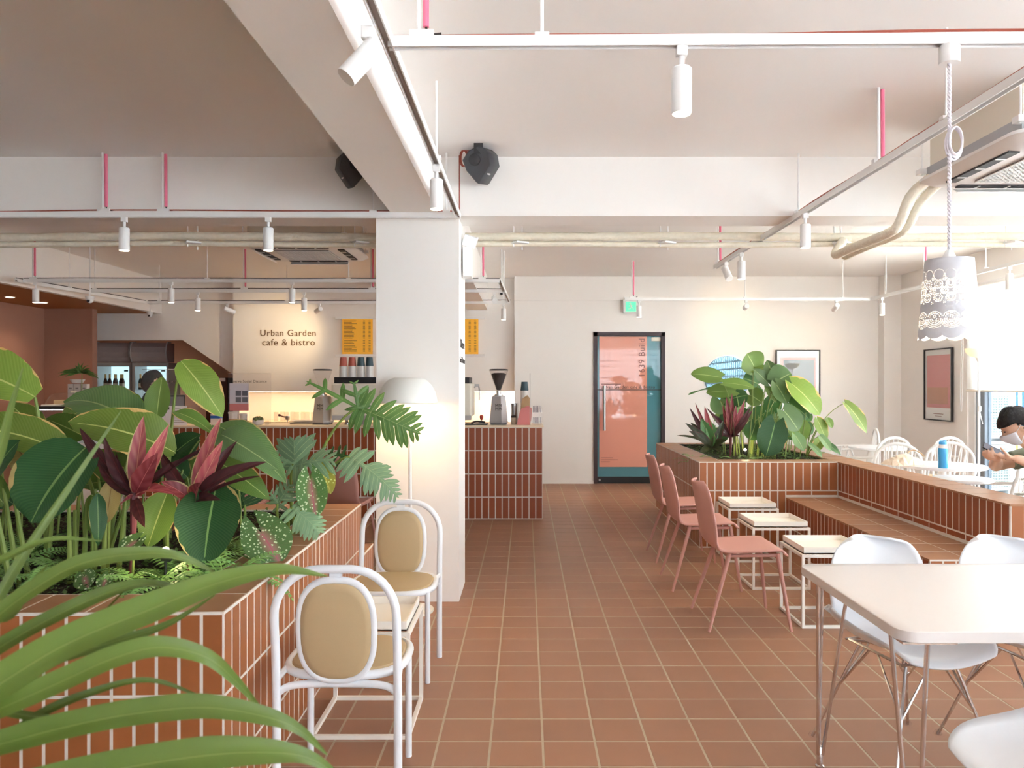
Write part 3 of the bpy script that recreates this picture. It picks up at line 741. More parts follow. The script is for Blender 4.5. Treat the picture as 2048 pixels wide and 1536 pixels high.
# ---- pendant lamp with a pierced lace shade
def pendant():
    P = Vector((1.311, 2.385, 0)); zt, zb = 1.798, 1.551
    t = thing('pendant_lamp', 'white pierced lace pendant lamp on a twisted cord over the white table', 'lamp', (P.x, P.y, 0))
    MB().lathe([(0.030, 2.405), (0.031, 2.41), (0.031, 2.455), (0.026, 2.462)], (0, 0, 0), 20).build('canopy', 'white', t, smooth=True)
    cord = MB()
    for s in (0, PI):
        pts = []
        for i in range(140):
            f = i/139; a = f*2*PI*24+s; z = 2.405+(zt+0.022-2.405)*f
            pts.append((0.0034*math.cos(a), 0.0034*math.sin(a), z))
        cord.tube(pts, 0.0034, 5)
    cord.build('cord', 'cord_fabric', t, smooth=True)
    lp = MB()
    for k in range(3):
        c = Vector((0.016, 0, 2.165-0.004*k)); pts = []
        for i in range(25):
            a = 2*PI*i/24; pts.append(c+Vector(((0.020+0.003*k)*math.cos(a), -0.008+0.006*k, (0.042+0.003*k)*math.sin(a))))
        lp.tube(pts[:-1], 0.0036, 5, closed=True)
    lp.build('cord_loop', 'cord_fabric', t, smooth=True)
    MB().lathe([(0.019, zt), (0.018, zt+0.012), (0.011, zt+0.026), (0.008, zt+0.03)], (0, 0, 0), 16).build('cord_grip', 'white', t, smooth=True)
    # shade: a fine skin with the lace holes left open
    H = zt-zb; rt, rb = 0.0685, 0.0885; nc, nr = 440, 190
    holes = []       # (u in turns*L, z below top, radius); L = circumference in hole space
    LC = 2*PI*0.079
    def ring(cu, cz, R, n, r, a0=0.0, a1=2*PI):
        r = r*0.58
        for i in range(n):
            a = a0+(a1-a0)*i/(n if abs(a1-a0-2*PI) < 1e-6 else n-1)
            holes.append(((cu+R*math.cos(a)) % LC, cz-R*math.sin(a), r))
    n1 = 14; p1 = LC/n1
    for i in range(n1):
        c = (i+0.5)*p1
        ring(c, 0.052, 0.0165, 22, 0.0019)
        ring(c, 0.081, 0.0125, 14, 0.0027); ring(c, 0.081, 0.0065, 9, 0.0018)
        ring(c+p1/2, 0.101, 0.0095, 10, 0.0030); ring(c+p1/2, 0.101, 0.0040, 6, 0.0016)
        ring(c, 0.122, 0.0125, 14, 0.0027); ring(c, 0.122, 0.0065, 9, 0.0018)
        ring(c+p1/2, 0.067, 0.0035, 5, 0.0019); ring(c+p1/2, 0.138, 0.003, 3, 0.0016)
    n2 = 11; p2 = LC/n2
    for i in range(n2):
        c = (i+0.5)*p2
        for k, (R, n, r) in enumerate(((0.0075, 6, 0.0019), (0.0125, 10, 0.0016), (0.018, 14, 0.0021), (0.0235, 18, 0.0019), (0.029, 22, 0.0017))):
            ring(c, 0.186, R, n, r, PI+0.15, 2*PI-0.15)
        ring(c, 0.186, 0.0215, 12, 0.0023, 0.35, PI-0.35)
        ring(c, 0.186, 0.0155, 8, 0.0019, 0.35, PI-0.35)
        ring(c, 0.180, 0.004, 5, 0.0022)
    grid_h = {}
    for (u, z, r) in holes:
        grid_h.setdefault((int(u/0.006), int(z/0.006)), []).append((u, z, r))
    nu = int(LC/0.006)+1
    def open_at(u, z):
        gu, gz = int(u/0.006), int(z/0.006)
        for du in (-1, 0, 1):
            for dz in (-1, 0, 1):
                for (hu, hz, r) in grid_h.get(((gu+du) % nu, gz+dz), ()):
                    d = abs(hu-u); d = min(d, LC-d)
                    if d*d+(hz-z)**2 < r*r: return True
        sc = abs(math.sin(PI*u/p2))
        return z > H-0.012+0.012*math.sqrt(max(0, sc))
    b = MB(); ids = {}
    for i in range(nc):
        for j in range(nr):
            u = (i+0.5)/nc*LC; z = (j+0.5)/nr*H
            if open_at(u, z): continue
            q = []
            for (ii, jj) in ((i, j), (i+1, j), (i+1, j+1), (i, j+1)):
                k = (ii % nc, jj)
                if k not in ids:
                    a = 2*PI*k[0]/nc; f = jj/nr; rad = rt+(rb-rt)*f
                    ids[k] = len(b.v); b.v.append((rad*math.cos(a), rad*math.sin(a), zt-H*f))
                q.append(ids[k])
            b.f.append(tuple(q))
    b.build('shade', 'shade_lace', t, smooth='full', fixn=False)
    MB().lathe([(rt, zt-0.002), (rt, zt), (0.02, zt+0.002)], (0, 0, 0), 48, capb=False).build('shade_top', 'shade_lace', t, smooth=True)
    MB().lathe([(0.012, zt-0.05), (0.02, zt-0.045), (0.02, zt)], (0, 0, 0), 12).build('socket', 'white', t)
    MB().sphere((0, 0, zt-0.085), (0.027, 0.027, 0.033), 16, 10).build('bulb', 'lit_warm', t, smooth='full')
    l = bpy.data.lights.new('bulb_light', 'POINT'); l.energy = 1.2; l.color = (1, 0.80, 0.5); l.shadow_soft_size = 0.03
    lo = bpy.data.objects.new('bulb_light', l); COL.objects.link(lo); lo.parent = t; lo.location = (0, 0, zt-0.14)
pendant()
# ---- ceiling cassette air conditioners
def cassette(x0, y0, z, label, ztop):
    t = thing('cassette_air_conditioner', label, 'air conditioner', (x0, y0, z))
    S = 0.95; m = S/2
    MB().span((0.06, 0.06, 0.055), (S-0.06, S-0.06, ztop-z)).build('body', 'offwhite', t)
    MB().span((0.045, 0.045, 0.055), (S-0.045, S-0.045, 0.12)).build('grey_band', 'ac_grey', t)
    pan = MB()
    def ring(k, zz, r=0.07):
        out = []
        for (cx, cy, a0) in ((S-k-r, S-k-r, 0), (k+r, S-k-r, PI/2), (k+r, k+r, PI), (S-k-r, k+r, 1.5*PI)):
            for i in range(6): a = a0+PI/2*i/5; out.append((cx+r*math.cos(a), cy+r*math.sin(a), zz))
        return out
    pan.loft([ring(0.17, 0.0), ring(0.05, 0.006), ring(0.0, 0.035), ring(0.0, 0.05), ring(0.02, 0.06)])
    pan.build('panel', 'ac_white', t, smooth=True)
    for k, (cx, cy, w, d) in enumerate(((m, 0.105, 0.56, 0.055), (m, S-0.105, 0.56, 0.055), (0.105, m, 0.055, 0.56), (S-0.105, m, 0.055, 0.56))):
        MB().box((cx, cy, 0.001), (w, d, 0.012)).build('air_slot', 'ac_dark', t)
        for q in (-1, 0, 1):
            if w > d: MB().box((cx+q*0.17, cy, -0.005), (0.012, d*0.9, 0.006)).build('slot_rib', 'ac_white', t)
            else: MB().box((cx, cy+q*0.17, -0.005), (d*0.0+0.05, 0.012, 0.006)).build('slot_rib', 'ac_white', t)
        if k == 0 or k == 3 or (k == 2 and x0 > 0): continue
        if w > d: MB().box((cx, cy+(0.03 if cy > m else -0.03), -0.018), (w, 0.055, 0.005), (math.radians(30 if cy > m else -30), 0, 0)).build('flap', 'ac_white', t)
        else: MB().box((cx+(0.03 if cx > m else -0.03), cy, -0.018), (0.055, d, 0.005), (0, math.radians(-30 if cx > m else 30), 0)).build('flap', 'ac_white', t)
    g = MB().box((m, m, -0.002), (0.50, 0.50, 0.006)); g.build('intake', 'intake_dark', t)
    gr = MB()
    for i in range(19):
        f = -0.25+0.5*i/18
        gr.box((m+f, m, -0.009), (0.012, 0.50, 0.006)); gr.box((m, m+f, -0.009), (0.50, 0.012, 0.006))
    gr.build('intake_grille', 'ac_white', t)
    for (px, py) in ((0.03, 0.03), (S-0.03, 0.03), (0.03, S-0.03), (S-0.03, S-0.03)):
        MB().tube([(px, py, 0.08), (px, py, ztop-z)], 0.006, 6).box((px, py, 0.10), (0.05, 0.05, 0.03)).build('hanger', 'white', t)
    return t
cassette(2.27, 3.55, 2.545, 'white cassette air conditioner hanging at the upper right', CN)
cassette(-2.5, 6.68, 2.62, 'white cassette air conditioner hanging behind the cross beam left of the column', CF)
# ---- insulated refrigerant pipes
def pipe(name, pts, r, label, hang=()):
    t = thing(name, label, 'pipe', (0, 0, 0), 0, 'cream insulated pipes')
    pp = spline(pts, 10); rr = random.Random(len(pts)+int(r*1e4))
    MB().tube(pp, [r*(1+rr.uniform(-.04, .05)) for _ in pp], 12).build('lagging', 'pipe', t, smooth=True)
    for (x, y, z) in hang:
        MB().tube([(x-0.05, y, z-0.07), (x-0.05, y, CF)], 0.005, 6).tube([(x+0.01, y+0.03, z-0.09), (x+0.01, y+0.03, CF)], 0.005, 6).box((x-0.02, y+0.02, z-0.045), (0.10, 0.16, 0.012), (0, 0, 0.5)).build('hanger', 'white', t)
xs = [-8.0, -5.5, -4, -2.6, -1.2, 0, 1.3, 2.6, 3.9, 5.2]
pipe('insulated_pipe', [(x, 5.62, 2.492+0.006*math.sin(x*2)) for x in xs], 0.030, 'thicker cream insulated pipe behind the cross beam', [(-2.42, 5.62, 2.49), (-1.2, 5.62, 2.49), (-0.04, 5.62, 2.49), (1.03, 5.62, 2.49), (2.3, 5.62, 2.49), (3.55, 5.62, 2.49)])
pipe('insulated_pipe', [(x, 5.64, 2.440+0.006*math.sin(x*2.4+1)) for x in xs], 0.021, 'thinner cream insulated pipe just under the thick one')
pipe('insulated_pipe', [(2.42, 4.32, 2.66), (2.33, 4.45, 2.60), (2.27, 4.55, 2.52), (2.24, 4.62, 2.38), (2.22, 4.72, 2.34), (2.20, 5.2, 2.335), (2.21, 5.5, 2.34), (2.3, 5.58, 2.46)], 0.030, 'cream pipe curling down from the right air conditioner')
pipe('insulated_pipe', [(2.48, 4.36, 2.64), (2.40, 4.47, 2.58), (2.345, 4.57, 2.50), (2.31, 4.64, 2.38), (2.29, 4.74, 2.34), (2.27, 5.2, 2.33), (2.28, 5.5, 2.33), (2.36, 5.6, 2.42)], 0.026, 'second cream pipe beside the curling one')
# ---- loudspeakers
def speaker(loc, rz, rx, label, coil=True):
    t = thing('loudspeaker', label, 'speaker', loc, 0)
    mx = -1 if rz > 0 else 1
    prof = [(mx*a, c) for a, c in ((-0.092, 0.035), (-0.046, 0.087), (0.012, 0.11), (0.052, 0.095), (0.081, 0.064), (0.09, -0.006), (0.016, -0.105), (0.004, -0.112), (-0.008, -0.106), (-0.07, -0.03))]
    R = Euler((rx, 0, rz)).to_matrix()
    def sh(d, k): return [R @ Vector((k*a, d, c*k)) for a, c in prof]
    MB().loft([sh(-0.10, 0.93), sh(-0.092, 1.0), sh(0.092, 1.0), sh(0.10, 0.93)]).build('cabinet', 'black_plastic', t, smooth=True)
    MB().lathe([(0.036, 0.0), (0.036, 0.012), (0.03, 0.016)], R @ Vector((-mx*0.01, -0.10, 0.03)), 20, R @ Euler((PI/2, 0, 0)).to_matrix()).build('bracket_knob', 'black', t, smooth=True)
    MB().box(R @ Vector((mx*0.056, -0.05, -0.055)), (0.008, 0.05, 0.012), R @ Euler((0, -mx*0.9, 0)).to_matrix()).build('badge', 'white', t)
    MB().span((-0.03-mx*0.01, -0.115, 0.04), (0.025-mx*0.01, -0.108, CN-loc[2])).build('bracket', 'black', t)
    if coil:
        b = MB()
        for k in range(3):
            b.tube([(-0.115+0.022*math.cos(a)+0.004*k, 0.03, 0.055+0.05*math.sin(a)) for a in [2*PI*i/20 for i in range(20)]], 0.004, 5, closed=True)
        b.tube(bez((-0.10, 0.03, 0.1), (-0.05, 0.03, 0.12), (-0.03, 0.02, 0.0), 8), 0.004, 5)
        b.tube([(-0.145, 0.09, 0.09), (-0.145, 0.09, -0.30)], 0.004, 5)
        b.build('cable', 'wire_red', t)
    return t
speaker((-0.275, 4.76, 2.765), math.radians(-14), math.radians(12), 'black loudspeaker on a ceiling bracket right of the long beam')
speaker((-1.08, 4.76, 2.74), math.radians(20), math.radians(12), 'black loudspeaker half hidden left of the long beam', False)
# ---- emergency light on the column
t = thing('emergency_light', 'white twin-head emergency light on the right side of the column', 'light', (-0.43, 5.24, 2.30))
MB().box((0.035, 0, -0.06), (0.06, 0.15, 0.20), bev=0.012).build('housing', 'white', t)
MB().box((0.05, -0.01, 0.085), (0.085, 0.11, 0.075), (0.2, 0.35, 0), bev=0.012).build('lamp_head', 'white_gloss', t)
MB().box((0.095, -0.012, 0.09), (0.004, 0.08, 0.045), (0.2, 0.35, 0)).build('lens', 'paper', t)
v = thing('wall_lettering', 'dark grey vinyl lettering on the right side of the column', 'lettering', (-0.434, 5.26, 1.6))
letter('line', 'Observe', 0.085, 'print_dark', v, (0, 0, 0.06), (PI/2, 0, PI/2))
letter('line', 'Social Distance', 0.06, 'print_dark', v, (0, 0, -0.04), (PI/2, 0, PI/2))
# ---- exit sign
t = thing('exit_sign', 'small glowing green exit sign above the glass door', 'sign', (1.50, 10.95, 2.53))
MB().box((0, 0.02, 0), (0.235, 0.05, 0.19), bev=0.01).build('housing', 'white', t)
MB().box((-0.01, -0.008, -0.005), (0.145, 0.008, 0.135)).build('glowing_panel', 'exit_green', t)
p = MB().sphere((-0.02, -0.013, 0.035), (0.012, 0.003, 0.012), 8, 6)
p.tube([(-0.018, -0.013, 0.02), (-0.005, -0.013, -0.015)], 0.009, 6).tube([(-0.005, -0.013, -0.015), (0.02, -0.013, -0.03), (0.022, -0.013, -0.055)], 0.006, 6)
p.tube([(-0.005, -0.013, -0.015), (-0.02, -0.013, -0.035), (-0.045, -0.013, -0.04)], 0.006, 6).tube([(-0.018, -0.013, 0.015), (0.012, -0.013, 0.008)], 0.005, 6).tube([(-0.018, -0.013, 0.015), (-0.04, -0.013, 0.0)], 0.005, 6)
p.build('running_figure', 'white', t)
MB().box((-0.02, 0.02, 0.118), (0.16, 0.04, 0.03)).build('bracket', 'white', t)
# ---- dome cameras
def dome(loc, label, zc):
    t = thing('dome_camera', label, 'camera', loc, 0, 'small white dome cameras')
    MB().lathe([(0.03, 0.0), (0.042, 0.012), (0.045, 0.03), (0.045, 0.04)], (0, 0, 0.0), 16).tube([(0, 0, 0.03), (0, 0, zc-loc[2])], 0.008, 6).build('mount', 'white', t, smooth=True)
    MB().sphere((0, 0, 0.0), 0.034, 14, 10).build('ball', 'white', t, smooth='full')
    MB().lathe([(0.016, 0), (0.016, 0.008)], (0, -0.03, -0.014), 12, (math.radians(65), 0, 0)).build('lens', 'black', t)
dome(at(180, 600, 8.1), 'white dome camera under the left bar tracks', CF)
dome(at(300, 630, 11.0), 'white dome camera under the brown soffit corner', 2.5)
dome(at(1003, 586, 8.8), 'white dome camera over the right end of the bar', CF)
# ---- recessed downlights in the soffit
for (px, py, Y, lb) in ((20, 594, 9.2, 'left round downlight in the brown soffit'), (86, 605, 9.8, 'right round downlight in the brown soffit, behind a can spotlight')):
    q = at(px, py, Y)
    t = thing('recessed_downlight', lb, 'downlight', (q.x, q.y, 2.46))
    MB().lathe([(0.052, -0.004), (0.06, 0.0), (0.06, 0.004)], (0, 0, 0), 20).build('trim_ring', 'white', t, smooth=True)
    MB().lathe([(0.044, -0.006), (0.044, -0.004)], (0, 0, 0), 20).build('lens', 'lit_warm', t)
    l = bpy.data.lights.new('downlight_beam', 'SPOT'); l.energy = 14; l.color = (1, .8, .58); l.spot_size = 2.2; l.spot_blend = 1.0
    lo = bpy.data.objects.new('downlight_beam', l); COL.objects.link(lo); lo.parent = t; lo.location = (0, 0, -0.02)
# ================================================================== FURNITURE
def rrect(w, h, r, n=8):
    out = []
    for (cx, cy, a0) in ((w/2-r, h/2-r, 0), (-w/2+r, h/2-r, PI/2), (-w/2+r, -h/2+r, PI), (w/2-r, -h/2+r, 1.5*PI)):
        for i in range(n): a = a0+PI/2*i/(n-1); out.append((cx+r*math.cos(a), cy+r*math.sin(a)))
    return out
def superell(a, b, e, n=40):
    out = []
    for i in range(n):
        t = 2*PI*i/n; c, s = math.cos(t), math.sin(t)
        out.append((a*math.copysign(abs(c)**(2/e), c), b*math.copysign(abs(s)**(2/e), s)))
    return out
# ---- white tubular chair with tan oval pads (front towards +y)
def tube_chair(loc, rz, label, group):
    t = thing('tubular_chair', label, 'chair', loc, rz, group)
    w, hgt, r = 0.203, 0.80, 0.0145
    pts = [(-w, 0, 0), (-w, 0.0, 0.3), (-w, -0.012, 0.52)]
    for i in range(9):
        a = PI-PI/2*i/8; pts.append((-w+0.15+0.15*math.cos(a), -0.03, hgt-0.16+0.16*math.sin(a)))
    for i in range(9):
        a = PI/2-PI/2*i/8; pts.append((w-0.15+0.15*math.cos(a), -0.03, hgt-0.16+0.16*math.sin(a)))
    pts += [(w, -0.012, 0.52), (w, 0, 0.3), (w, 0, 0)]
    MB().tube(pts, r, 14).build('back_frame', 'white_gloss', t, smooth=True)
    cb = [(-w, 0.0, 0.375), (-w+0.03, 0.005, 0.395), (-w+0.08, 0.01, 0.403), (0, 0.012, 0.405), (w-0.08, 0.01, 0.403), (w-0.03, 0.005, 0.395), (w, 0, 0.375)]
    MB().tube(spline(cb, 5), 0.0125, 12).build('back_rail', 'white_gloss', t, smooth=True)
    el = superell(0.124, 0.172, 2.7); zc = 0.592
    R = Euler((math.radians(5), 0, 0)).to_matrix()
    bp = [R @ Vector((a, 0, b))+Vector((0, -0.012, zc)) for a, b in el]
    rim = MB().tube(bp, 0.0125, 10, closed=True).build('backrest_rim', 'white_gloss', t, smooth=True)
    MB().box((0, -0.022, 0.775), (0.04, 0.014, 0.022)).build('clip', 'white_gloss', t)
    def pad(k, d): return [R @ Vector((a*k, d, b*k))+Vector((0, -0.012, zc)) for a, b in el]
    MB().loft([pad(0.80, -0.020), pad(0.90, -0.017), pad(0.95, -0.010), pad(0.95, 0.010), pad(0.90, 0.017), pad(0.80, 0.020)]).build('backrest_pad', 'tan', t, smooth=True)
    sel = superell(0.205, 0.195, 3.0); cy = 0.205
    sp = [Vector((a, cy+b, 0.432)) for a, b in sel]
    MB().tube(sp, 0.015, 10, closed=True).build('seat_rim', 'white_gloss', t, smooth=True)
    def spad(k, z): return [Vector((a*k, cy+b*k, z)) for a, b in sel]
    MB().loft([spad(0.85, 0.418), spad(0.95, 0.424), spad(0.96, 0.438), spad(0.92, 0.449), spad(0.75, 0.455)]).build('seat_pad', 'tan', t, smooth=True)
    for s in (-1, 1):
        MB().tube([(s*0.186, 0.345, 0.0), (s*0.186, 0.345, 0.43)], 0.0125, 12).build('leg', 'white_gloss', t, smooth=True)
        MB().tube([(s*w, 0.0, 0.425), (s*0.195, 0.09, 0.432)], 0.011, 8).build('side_link', 'white_gloss', t, smooth=True)
    return t
tube_chair((-0.632, 2.58, 0), 0.0, 'white tubular chair with tan oval pads in the left foreground, seen from behind', 'white tubular chairs by the left planter')
tube_chair((-0.652, 3.99, 0), PI, 'white tubular chair with tan oval pads facing the camera by the floor lamp', 'white tubular chairs by the left planter')
# ---- tray tables
def tray_table(x0, y0, label, w=0.40, d=0.40, h=0.425, tray=0.37):
    t = thing('tray_table', label, 'table', (x0+w/2, y0+d/2, 0), 0, 'cream tray tables')
    a, b, s = w/2-0.008, d/2-0.008, 0.016
    for (n, z) in (('base_frame', 0.008), ('top_frame', h-0.008)):
        f = MB()
        for q in (-1, 1):
            f.box((0, q*b, z), (w, s, s)); f.box((q*a, 0, z), (s, d-2*s, s))
        f.build(n, 'cream_tray', t)
    for sx in (-1, 1):
        for sy in (-1, 1):
            MB().box((sx*a, sy*b, h/2), (s, s, h-2*s)).build('leg', 'cream_tray', t)
    k = MB(); v = tray/2
    k.box((0, 0, h+0.006), (tray, tray, 0.006))
    for q in (-1, 1):
        k.box((0, q*(v-0.003), h+0.022), (tray, 0.006, 0.038)); k.box((q*(v-0.003), 0, h+0.022), (0.006, tray-0.012, 0.038))
    k.build('tray', 'cream_tray', t)
    return t
tray_table(1.60, 4.46, 'cream tray table nearest the camera on the right, behind the white shell chair')
tray_table(1.56, 5.30, 'middle of the three cream tray tables by the bench')
tray_table(1.61, 6.12, 'farthest cream tray table, in front of the right planter')
tray_table(-0.862, 3.06, 'cream tray table between the two white tubular chairs')
# ---- pink shell chairs (front towards +x)
def pink_shell(u, v):
    """u: 0 front edge of the seat .. 1 top of the back, v across"""
    prof = [(0.235, 0.432), (0.215, 0.447), (0.15, 0.452), (0.03, 0.447), (-0.09, 0.442), (-0.155, 0.452), (-0.195, 0.485), (-0.218, 0.55), (-0.235, 0.65), (-0.252, 0.75), (-0.268, 0.815), (-0.275, 0.835)]
    wid = [0.190, 0.200, 0.212, 0.218, 0.214, 0.208, 0.205, 0.203, 0.200, 0.186, 0.155, 0.09]
    f = u*(len(prof)-1); x = crom([p[0] for p in prof], f); z = crom([p[1] for p in prof], f); w = crom(wid, f)
    s = (v-0.5)*2; back = max(0.0, min(1.0, (u-0.45)/0.2))
    return (x+back*0.045*s*s, s*w, z+(1-back)*0.012*s*s-0.02*(s**4)*(1 if u < 0.1 else 0))
def pink_chair(loc, rz, label):
    t = thing('shell_chair', label, 'chair', loc, rz, 'pink shell chairs')
    o = MB().grid(pink_shell, 33, 14).build('shell', 'pink', t, smooth='full')
    m = o.modifiers.new('thickness', 'SOLIDIFY'); m.thickness = 0.011; m.offset = -1
    f = MB().tube([(0.165, -0.175, 0.425), (-0.10, -0.16, 0.418)], 0.010, 8).tube([(0.165, 0.175, 0.425), (-0.10, 0.16, 0.418)], 0.010, 8)
    f.tube([(0.165, -0.175, 0.425), (0.165, 0.175, 0.425)], 0.010, 8).tube([(-0.10, -0.16, 0.418), (-0.10, 0.16, 0.418)], 0.010, 8)
    f.build('under_frame', 'pink', t, smooth=True)
    for (a, b) in (((0.175, -0.175), (0.235, -0.235)), ((0.175, 0.175), (0.235, 0.235)), ((-0.10, -0.165), (-0.235, -0.235)), ((-0.10, 0.165), (-0.235, 0.235))):
        MB().tube([(a[0], a[1], 0.435), (b[0], b[1], 0.0)], [0.0135, 0.0085], 12).build('leg', 'pink', t, smooth=True)
    return t
pk = pink_chair((1.28, 4.63, 0), 0, 'nearest pink shell chair facing the tray tables')
dup(pk, 'middle of the three pink shell chairs facing the bench', (1.235, 5.49, 0))
dup(pk, 'farthest pink shell chair of the row, beside the right planter', (1.265, 6.33, 0))
dup(pk, 'pink shell chair at the bar side, behind the right part of the left planter', (-1.52, 6.35, 0), PI/2-0.1)
dup(pk, 'pink shell chair behind the middle of the left planter, mostly hidden by leaves', (-2.37, 6.35, 0), PI/2)
# ---- white table
TX0, TX1, TY0, TY1, TH = 1.018, 2.62, 2.09, 2.89, 0.74
wt = thing('white_table', 'white table with rounded corners and chrome rod legs in the right foreground', 'table', ((TX0+TX1)/2, (TY0+TY1)/2, 0))
poly = rrect(TX1-TX0, TY1-TY0, 0.055)
top = MB()
def pr_(k, z): return [Vector((a-math.copysign(k, a), b-math.copysign(k, b), z)) for a, b in poly]
top.loft([pr_(0.002, TH-0.032), pr_(0, TH-0.030), pr_(0, TH-0.002), pr_(0.002, TH)])
top.build('tabletop', 'table_white', wt, smooth=True)
for sx in (-1, 1):
    for sy in (-1, 1):
        cx, cy = sx*((TX1-TX0)/2-0.085), sy*((TY1-TY0)/2-0.085)
        ft = Vector((cx+sx*0.02, cy+sy*0.035, 0.0)); b = MB()
        for (dx, dy) in ((-0.055, 0.04), (0.055, 0.045), (0.0, -0.06)):
            b.tube([(cx+dx, cy+dy*sy*-1, TH-0.032), (ft.x+dx*0.14, ft.y-dy*sy*0.14, 0.05)], 0.0068, 8)
        b.lathe([(0.016, 0), (0.016, 0.008), (0.011, 0.012), (0.011, 0.075), (0.007, 0.08)], ft, 12)
        b.build('leg', 'chrome', wt, smooth=True)
        MB().box((cx, cy, TH-0.035), (0.15, 0.15, 0.006)).build('mounting_plate', 'chrome', wt)
# ---- white moulded shell chairs on chrome wire legs (front towards -y)
def white_shell(u, v):
    prof = [(-0.235, 0.422), (-0.215, 0.440), (-0.15, 0.440), (-0.02, 0.428), (0.09, 0.424), (0.16, 0.438), (0.20, 0.475), (0.225, 0.54), (0.245, 0.63), (0.262, 0.72), (0.275, 0.775), (0.280, 0.796)]
    wid = [0.175, 0.200, 0.222, 0.232, 0.235, 0.238, 0.238, 0.234, 0.226, 0.205, 0.160, 0.085]
    f = u*(len(prof)-1); y = crom([p[0] for p in prof], f); z = crom([p[1] for p in prof], f); w = crom(wid, f)
    s = (v-0.5)*2; back = max(0.0, min(1.0, (u-0.42)/0.2))
    side = max(0, 1-abs(u-0.42)/0.34)
    return (s*w, y-back*0.10*s*s, z+(1-back)*0.03*s*s+side*0.10*s**4)
def shell_chair(loc, rz, label):
    t = thing('wire_leg_chair', label, 'chair', loc, rz, 'white shell chairs at the white table')
    o = MB().grid(white_shell, 44, 24).build('shell', 'white_gloss', t, smooth='full')
    m = o.modifiers.new('thickness', 'SOLIDIFY'); m.thickness = 0.010; m.offset = -1
    for (sx, sy) in ((-1, -1), (1, -1), (-1, 1), (1, 1)):
        a = Vector((sx*0.10, sy*0.12, 0.415)); f = Vector((sx*0.225, sy*0.235+0.02, 0.0)); kn = a.lerp(f, 0.45)
        b = MB().tube([a, f], 0.0062, 8).tube([(sx*0.02, sy*0.15, 0.418), kn], 0.0045, 6).tube([(sx*0.14, sy*0.02, 0.418), kn], 0.0045, 6)
        b.build('leg', 'chrome', t, smooth=True)
        MB().lathe([(0.016, 0), (0.016, 0.006), (0.008, 0.02)], f, 10).build('foot', 'acrylic', t)
    fr = MB()
    for (p, q) in (((-0.15, -0.15), (0.15, -0.15)), ((-0.15, 0.15), (0.15, 0.15)), ((-0.14, -0.15), (-0.14, 0.15)), ((0.14, -0.15), (0.14, 0.15)), ((-0.14, -0.15), (0.14, 0.15)), ((0.14, -0.15), (-0.14, 0.15))):
        fr.tube([(p[0], p[1], 0.418), (q[0], q[1], 0.418)], 0.005, 6)
    fr.build('wire_frame', 'chrome', t, smooth=True)
    return t
wc = shell_chair((1.43, 2.90, 0), math.radians(14), 'white moulded shell chair on chrome legs behind the left end of the white table')
dup(wc, 'white moulded shell chair behind the right part of the white table', (1.93, 2.90, 0), math.radians(10))
dup(wc, 'white moulded shell chair at the bottom right corner, only its seat edge showing', (1.37, 1.88, 0), math.radians(-82))
# ---- white spindle armchairs beyond the low wall (front towards +y)
def spindle_chair(loc, rz, label):
    t = thing('spindle_armchair', label, 'chair', loc, rz, 'white spindle armchairs by the window')
    bw, zb, zt = 0.21, 0.46, 0.86
    hoop = [(-bw, -0.19, zb)]
    hoop += [(-bw+0.01, -0.23, 0.66)]
    for i in range(9): a = PI-PI*i/8; hoop.append((bw*0.93*math.cos(a), -0.255, 0.715+0.165*math.sin(a)))
    hoop += [(bw-0.01, -0.23, 0.66), (bw, -0.19, zb)]
    MB().tube(spline(hoop, 4), 0.0145, 10).build('back_hoop', 'chair_white', t, smooth=True)
    for i in range(7):
        x = -0.15+0.05*i; z = 0.715+0.165*math.sqrt(max(0, 1-(x/(bw*0.93))**2))
        MB().tube([(x*0.8, -0.18, zb), (x, -0.25, z)], 0.0062, 6).build('spindle', 'chair_white', t)
    for s in (-1, 1):
        MB().tube(spline([(s*bw*0.98, -0.235, 0.68), (s*0.265, -0.08, 0.665), (s*0.28, 0.08, 0.655), (s*0.275, 0.16, 0.65)], 5), 0.0115, 8).build('arm', 'chair_white', t, smooth=True)
        MB().tube(spline([(s*0.215, 0.12, zb), (s*0.262, 0.11, 0.55), (s*0.276, 0.09, 0.652)], 5), 0.010, 8).tube(spline([(s*0.21, -0.02, zb), (s*0.26, 0.03, 0.57), (s*0.277, 0.06, 0.652)], 5), 0.008, 8).build('arm_post', 'chair_white', t, smooth=True)
    el = superell(0.225, 0.215, 2.8, 32)
    def ring(k, z): return [Vector((a*k, b*k, z)) for a, b in el]
    MB().loft([ring(0.9, 0.435), ring(1, 0.44), ring(1, 0.455), ring(0.95, 0.462)]).build('seat', 'seat_tan', t, smooth=True)
    for sx in (-1, 1):
        for sy in (-1, 1):
            MB().tube([(sx*0.16, sy*0.15, 0.44), (sx*0.215, sy*0.215, 0)], [0.013, 0.010], 10).build('leg', 'chair_white', t, smooth=True)
    return t
def ch(px, Y): return ((px-VX)*Y/FPX, Y, 0)
sc = spindle_chair(ch(1757, 8.0), math.radians(10), 'white spindle armchair at the back of the left pair beyond the low wall')
dup(sc, 'white spindle armchair in front of the left pair beyond the low wall', ch(1783, 7.2), math.radians(-14))
dup(sc, 'white spindle armchair in the back half of the pair near the framed print', ch(1862, 8.0), math.radians(12))
dup(sc, 'white spindle armchair with its long arm pointing at the window', ch(1890, 7.3), math.radians(-20))
dup(sc, 'white spindle armchair farthest back, behind the drooping leaf', ch(1706, 9.3), math.radians(75))
dup(sc, 'white spindle armchair with its back to the viewer, behind the seated person', (3.76, 6.0, 0), math.radians(15))
dup(sc, 'white spindle armchair under the seated person', (3.47, 5.05, 0), math.radians(72))
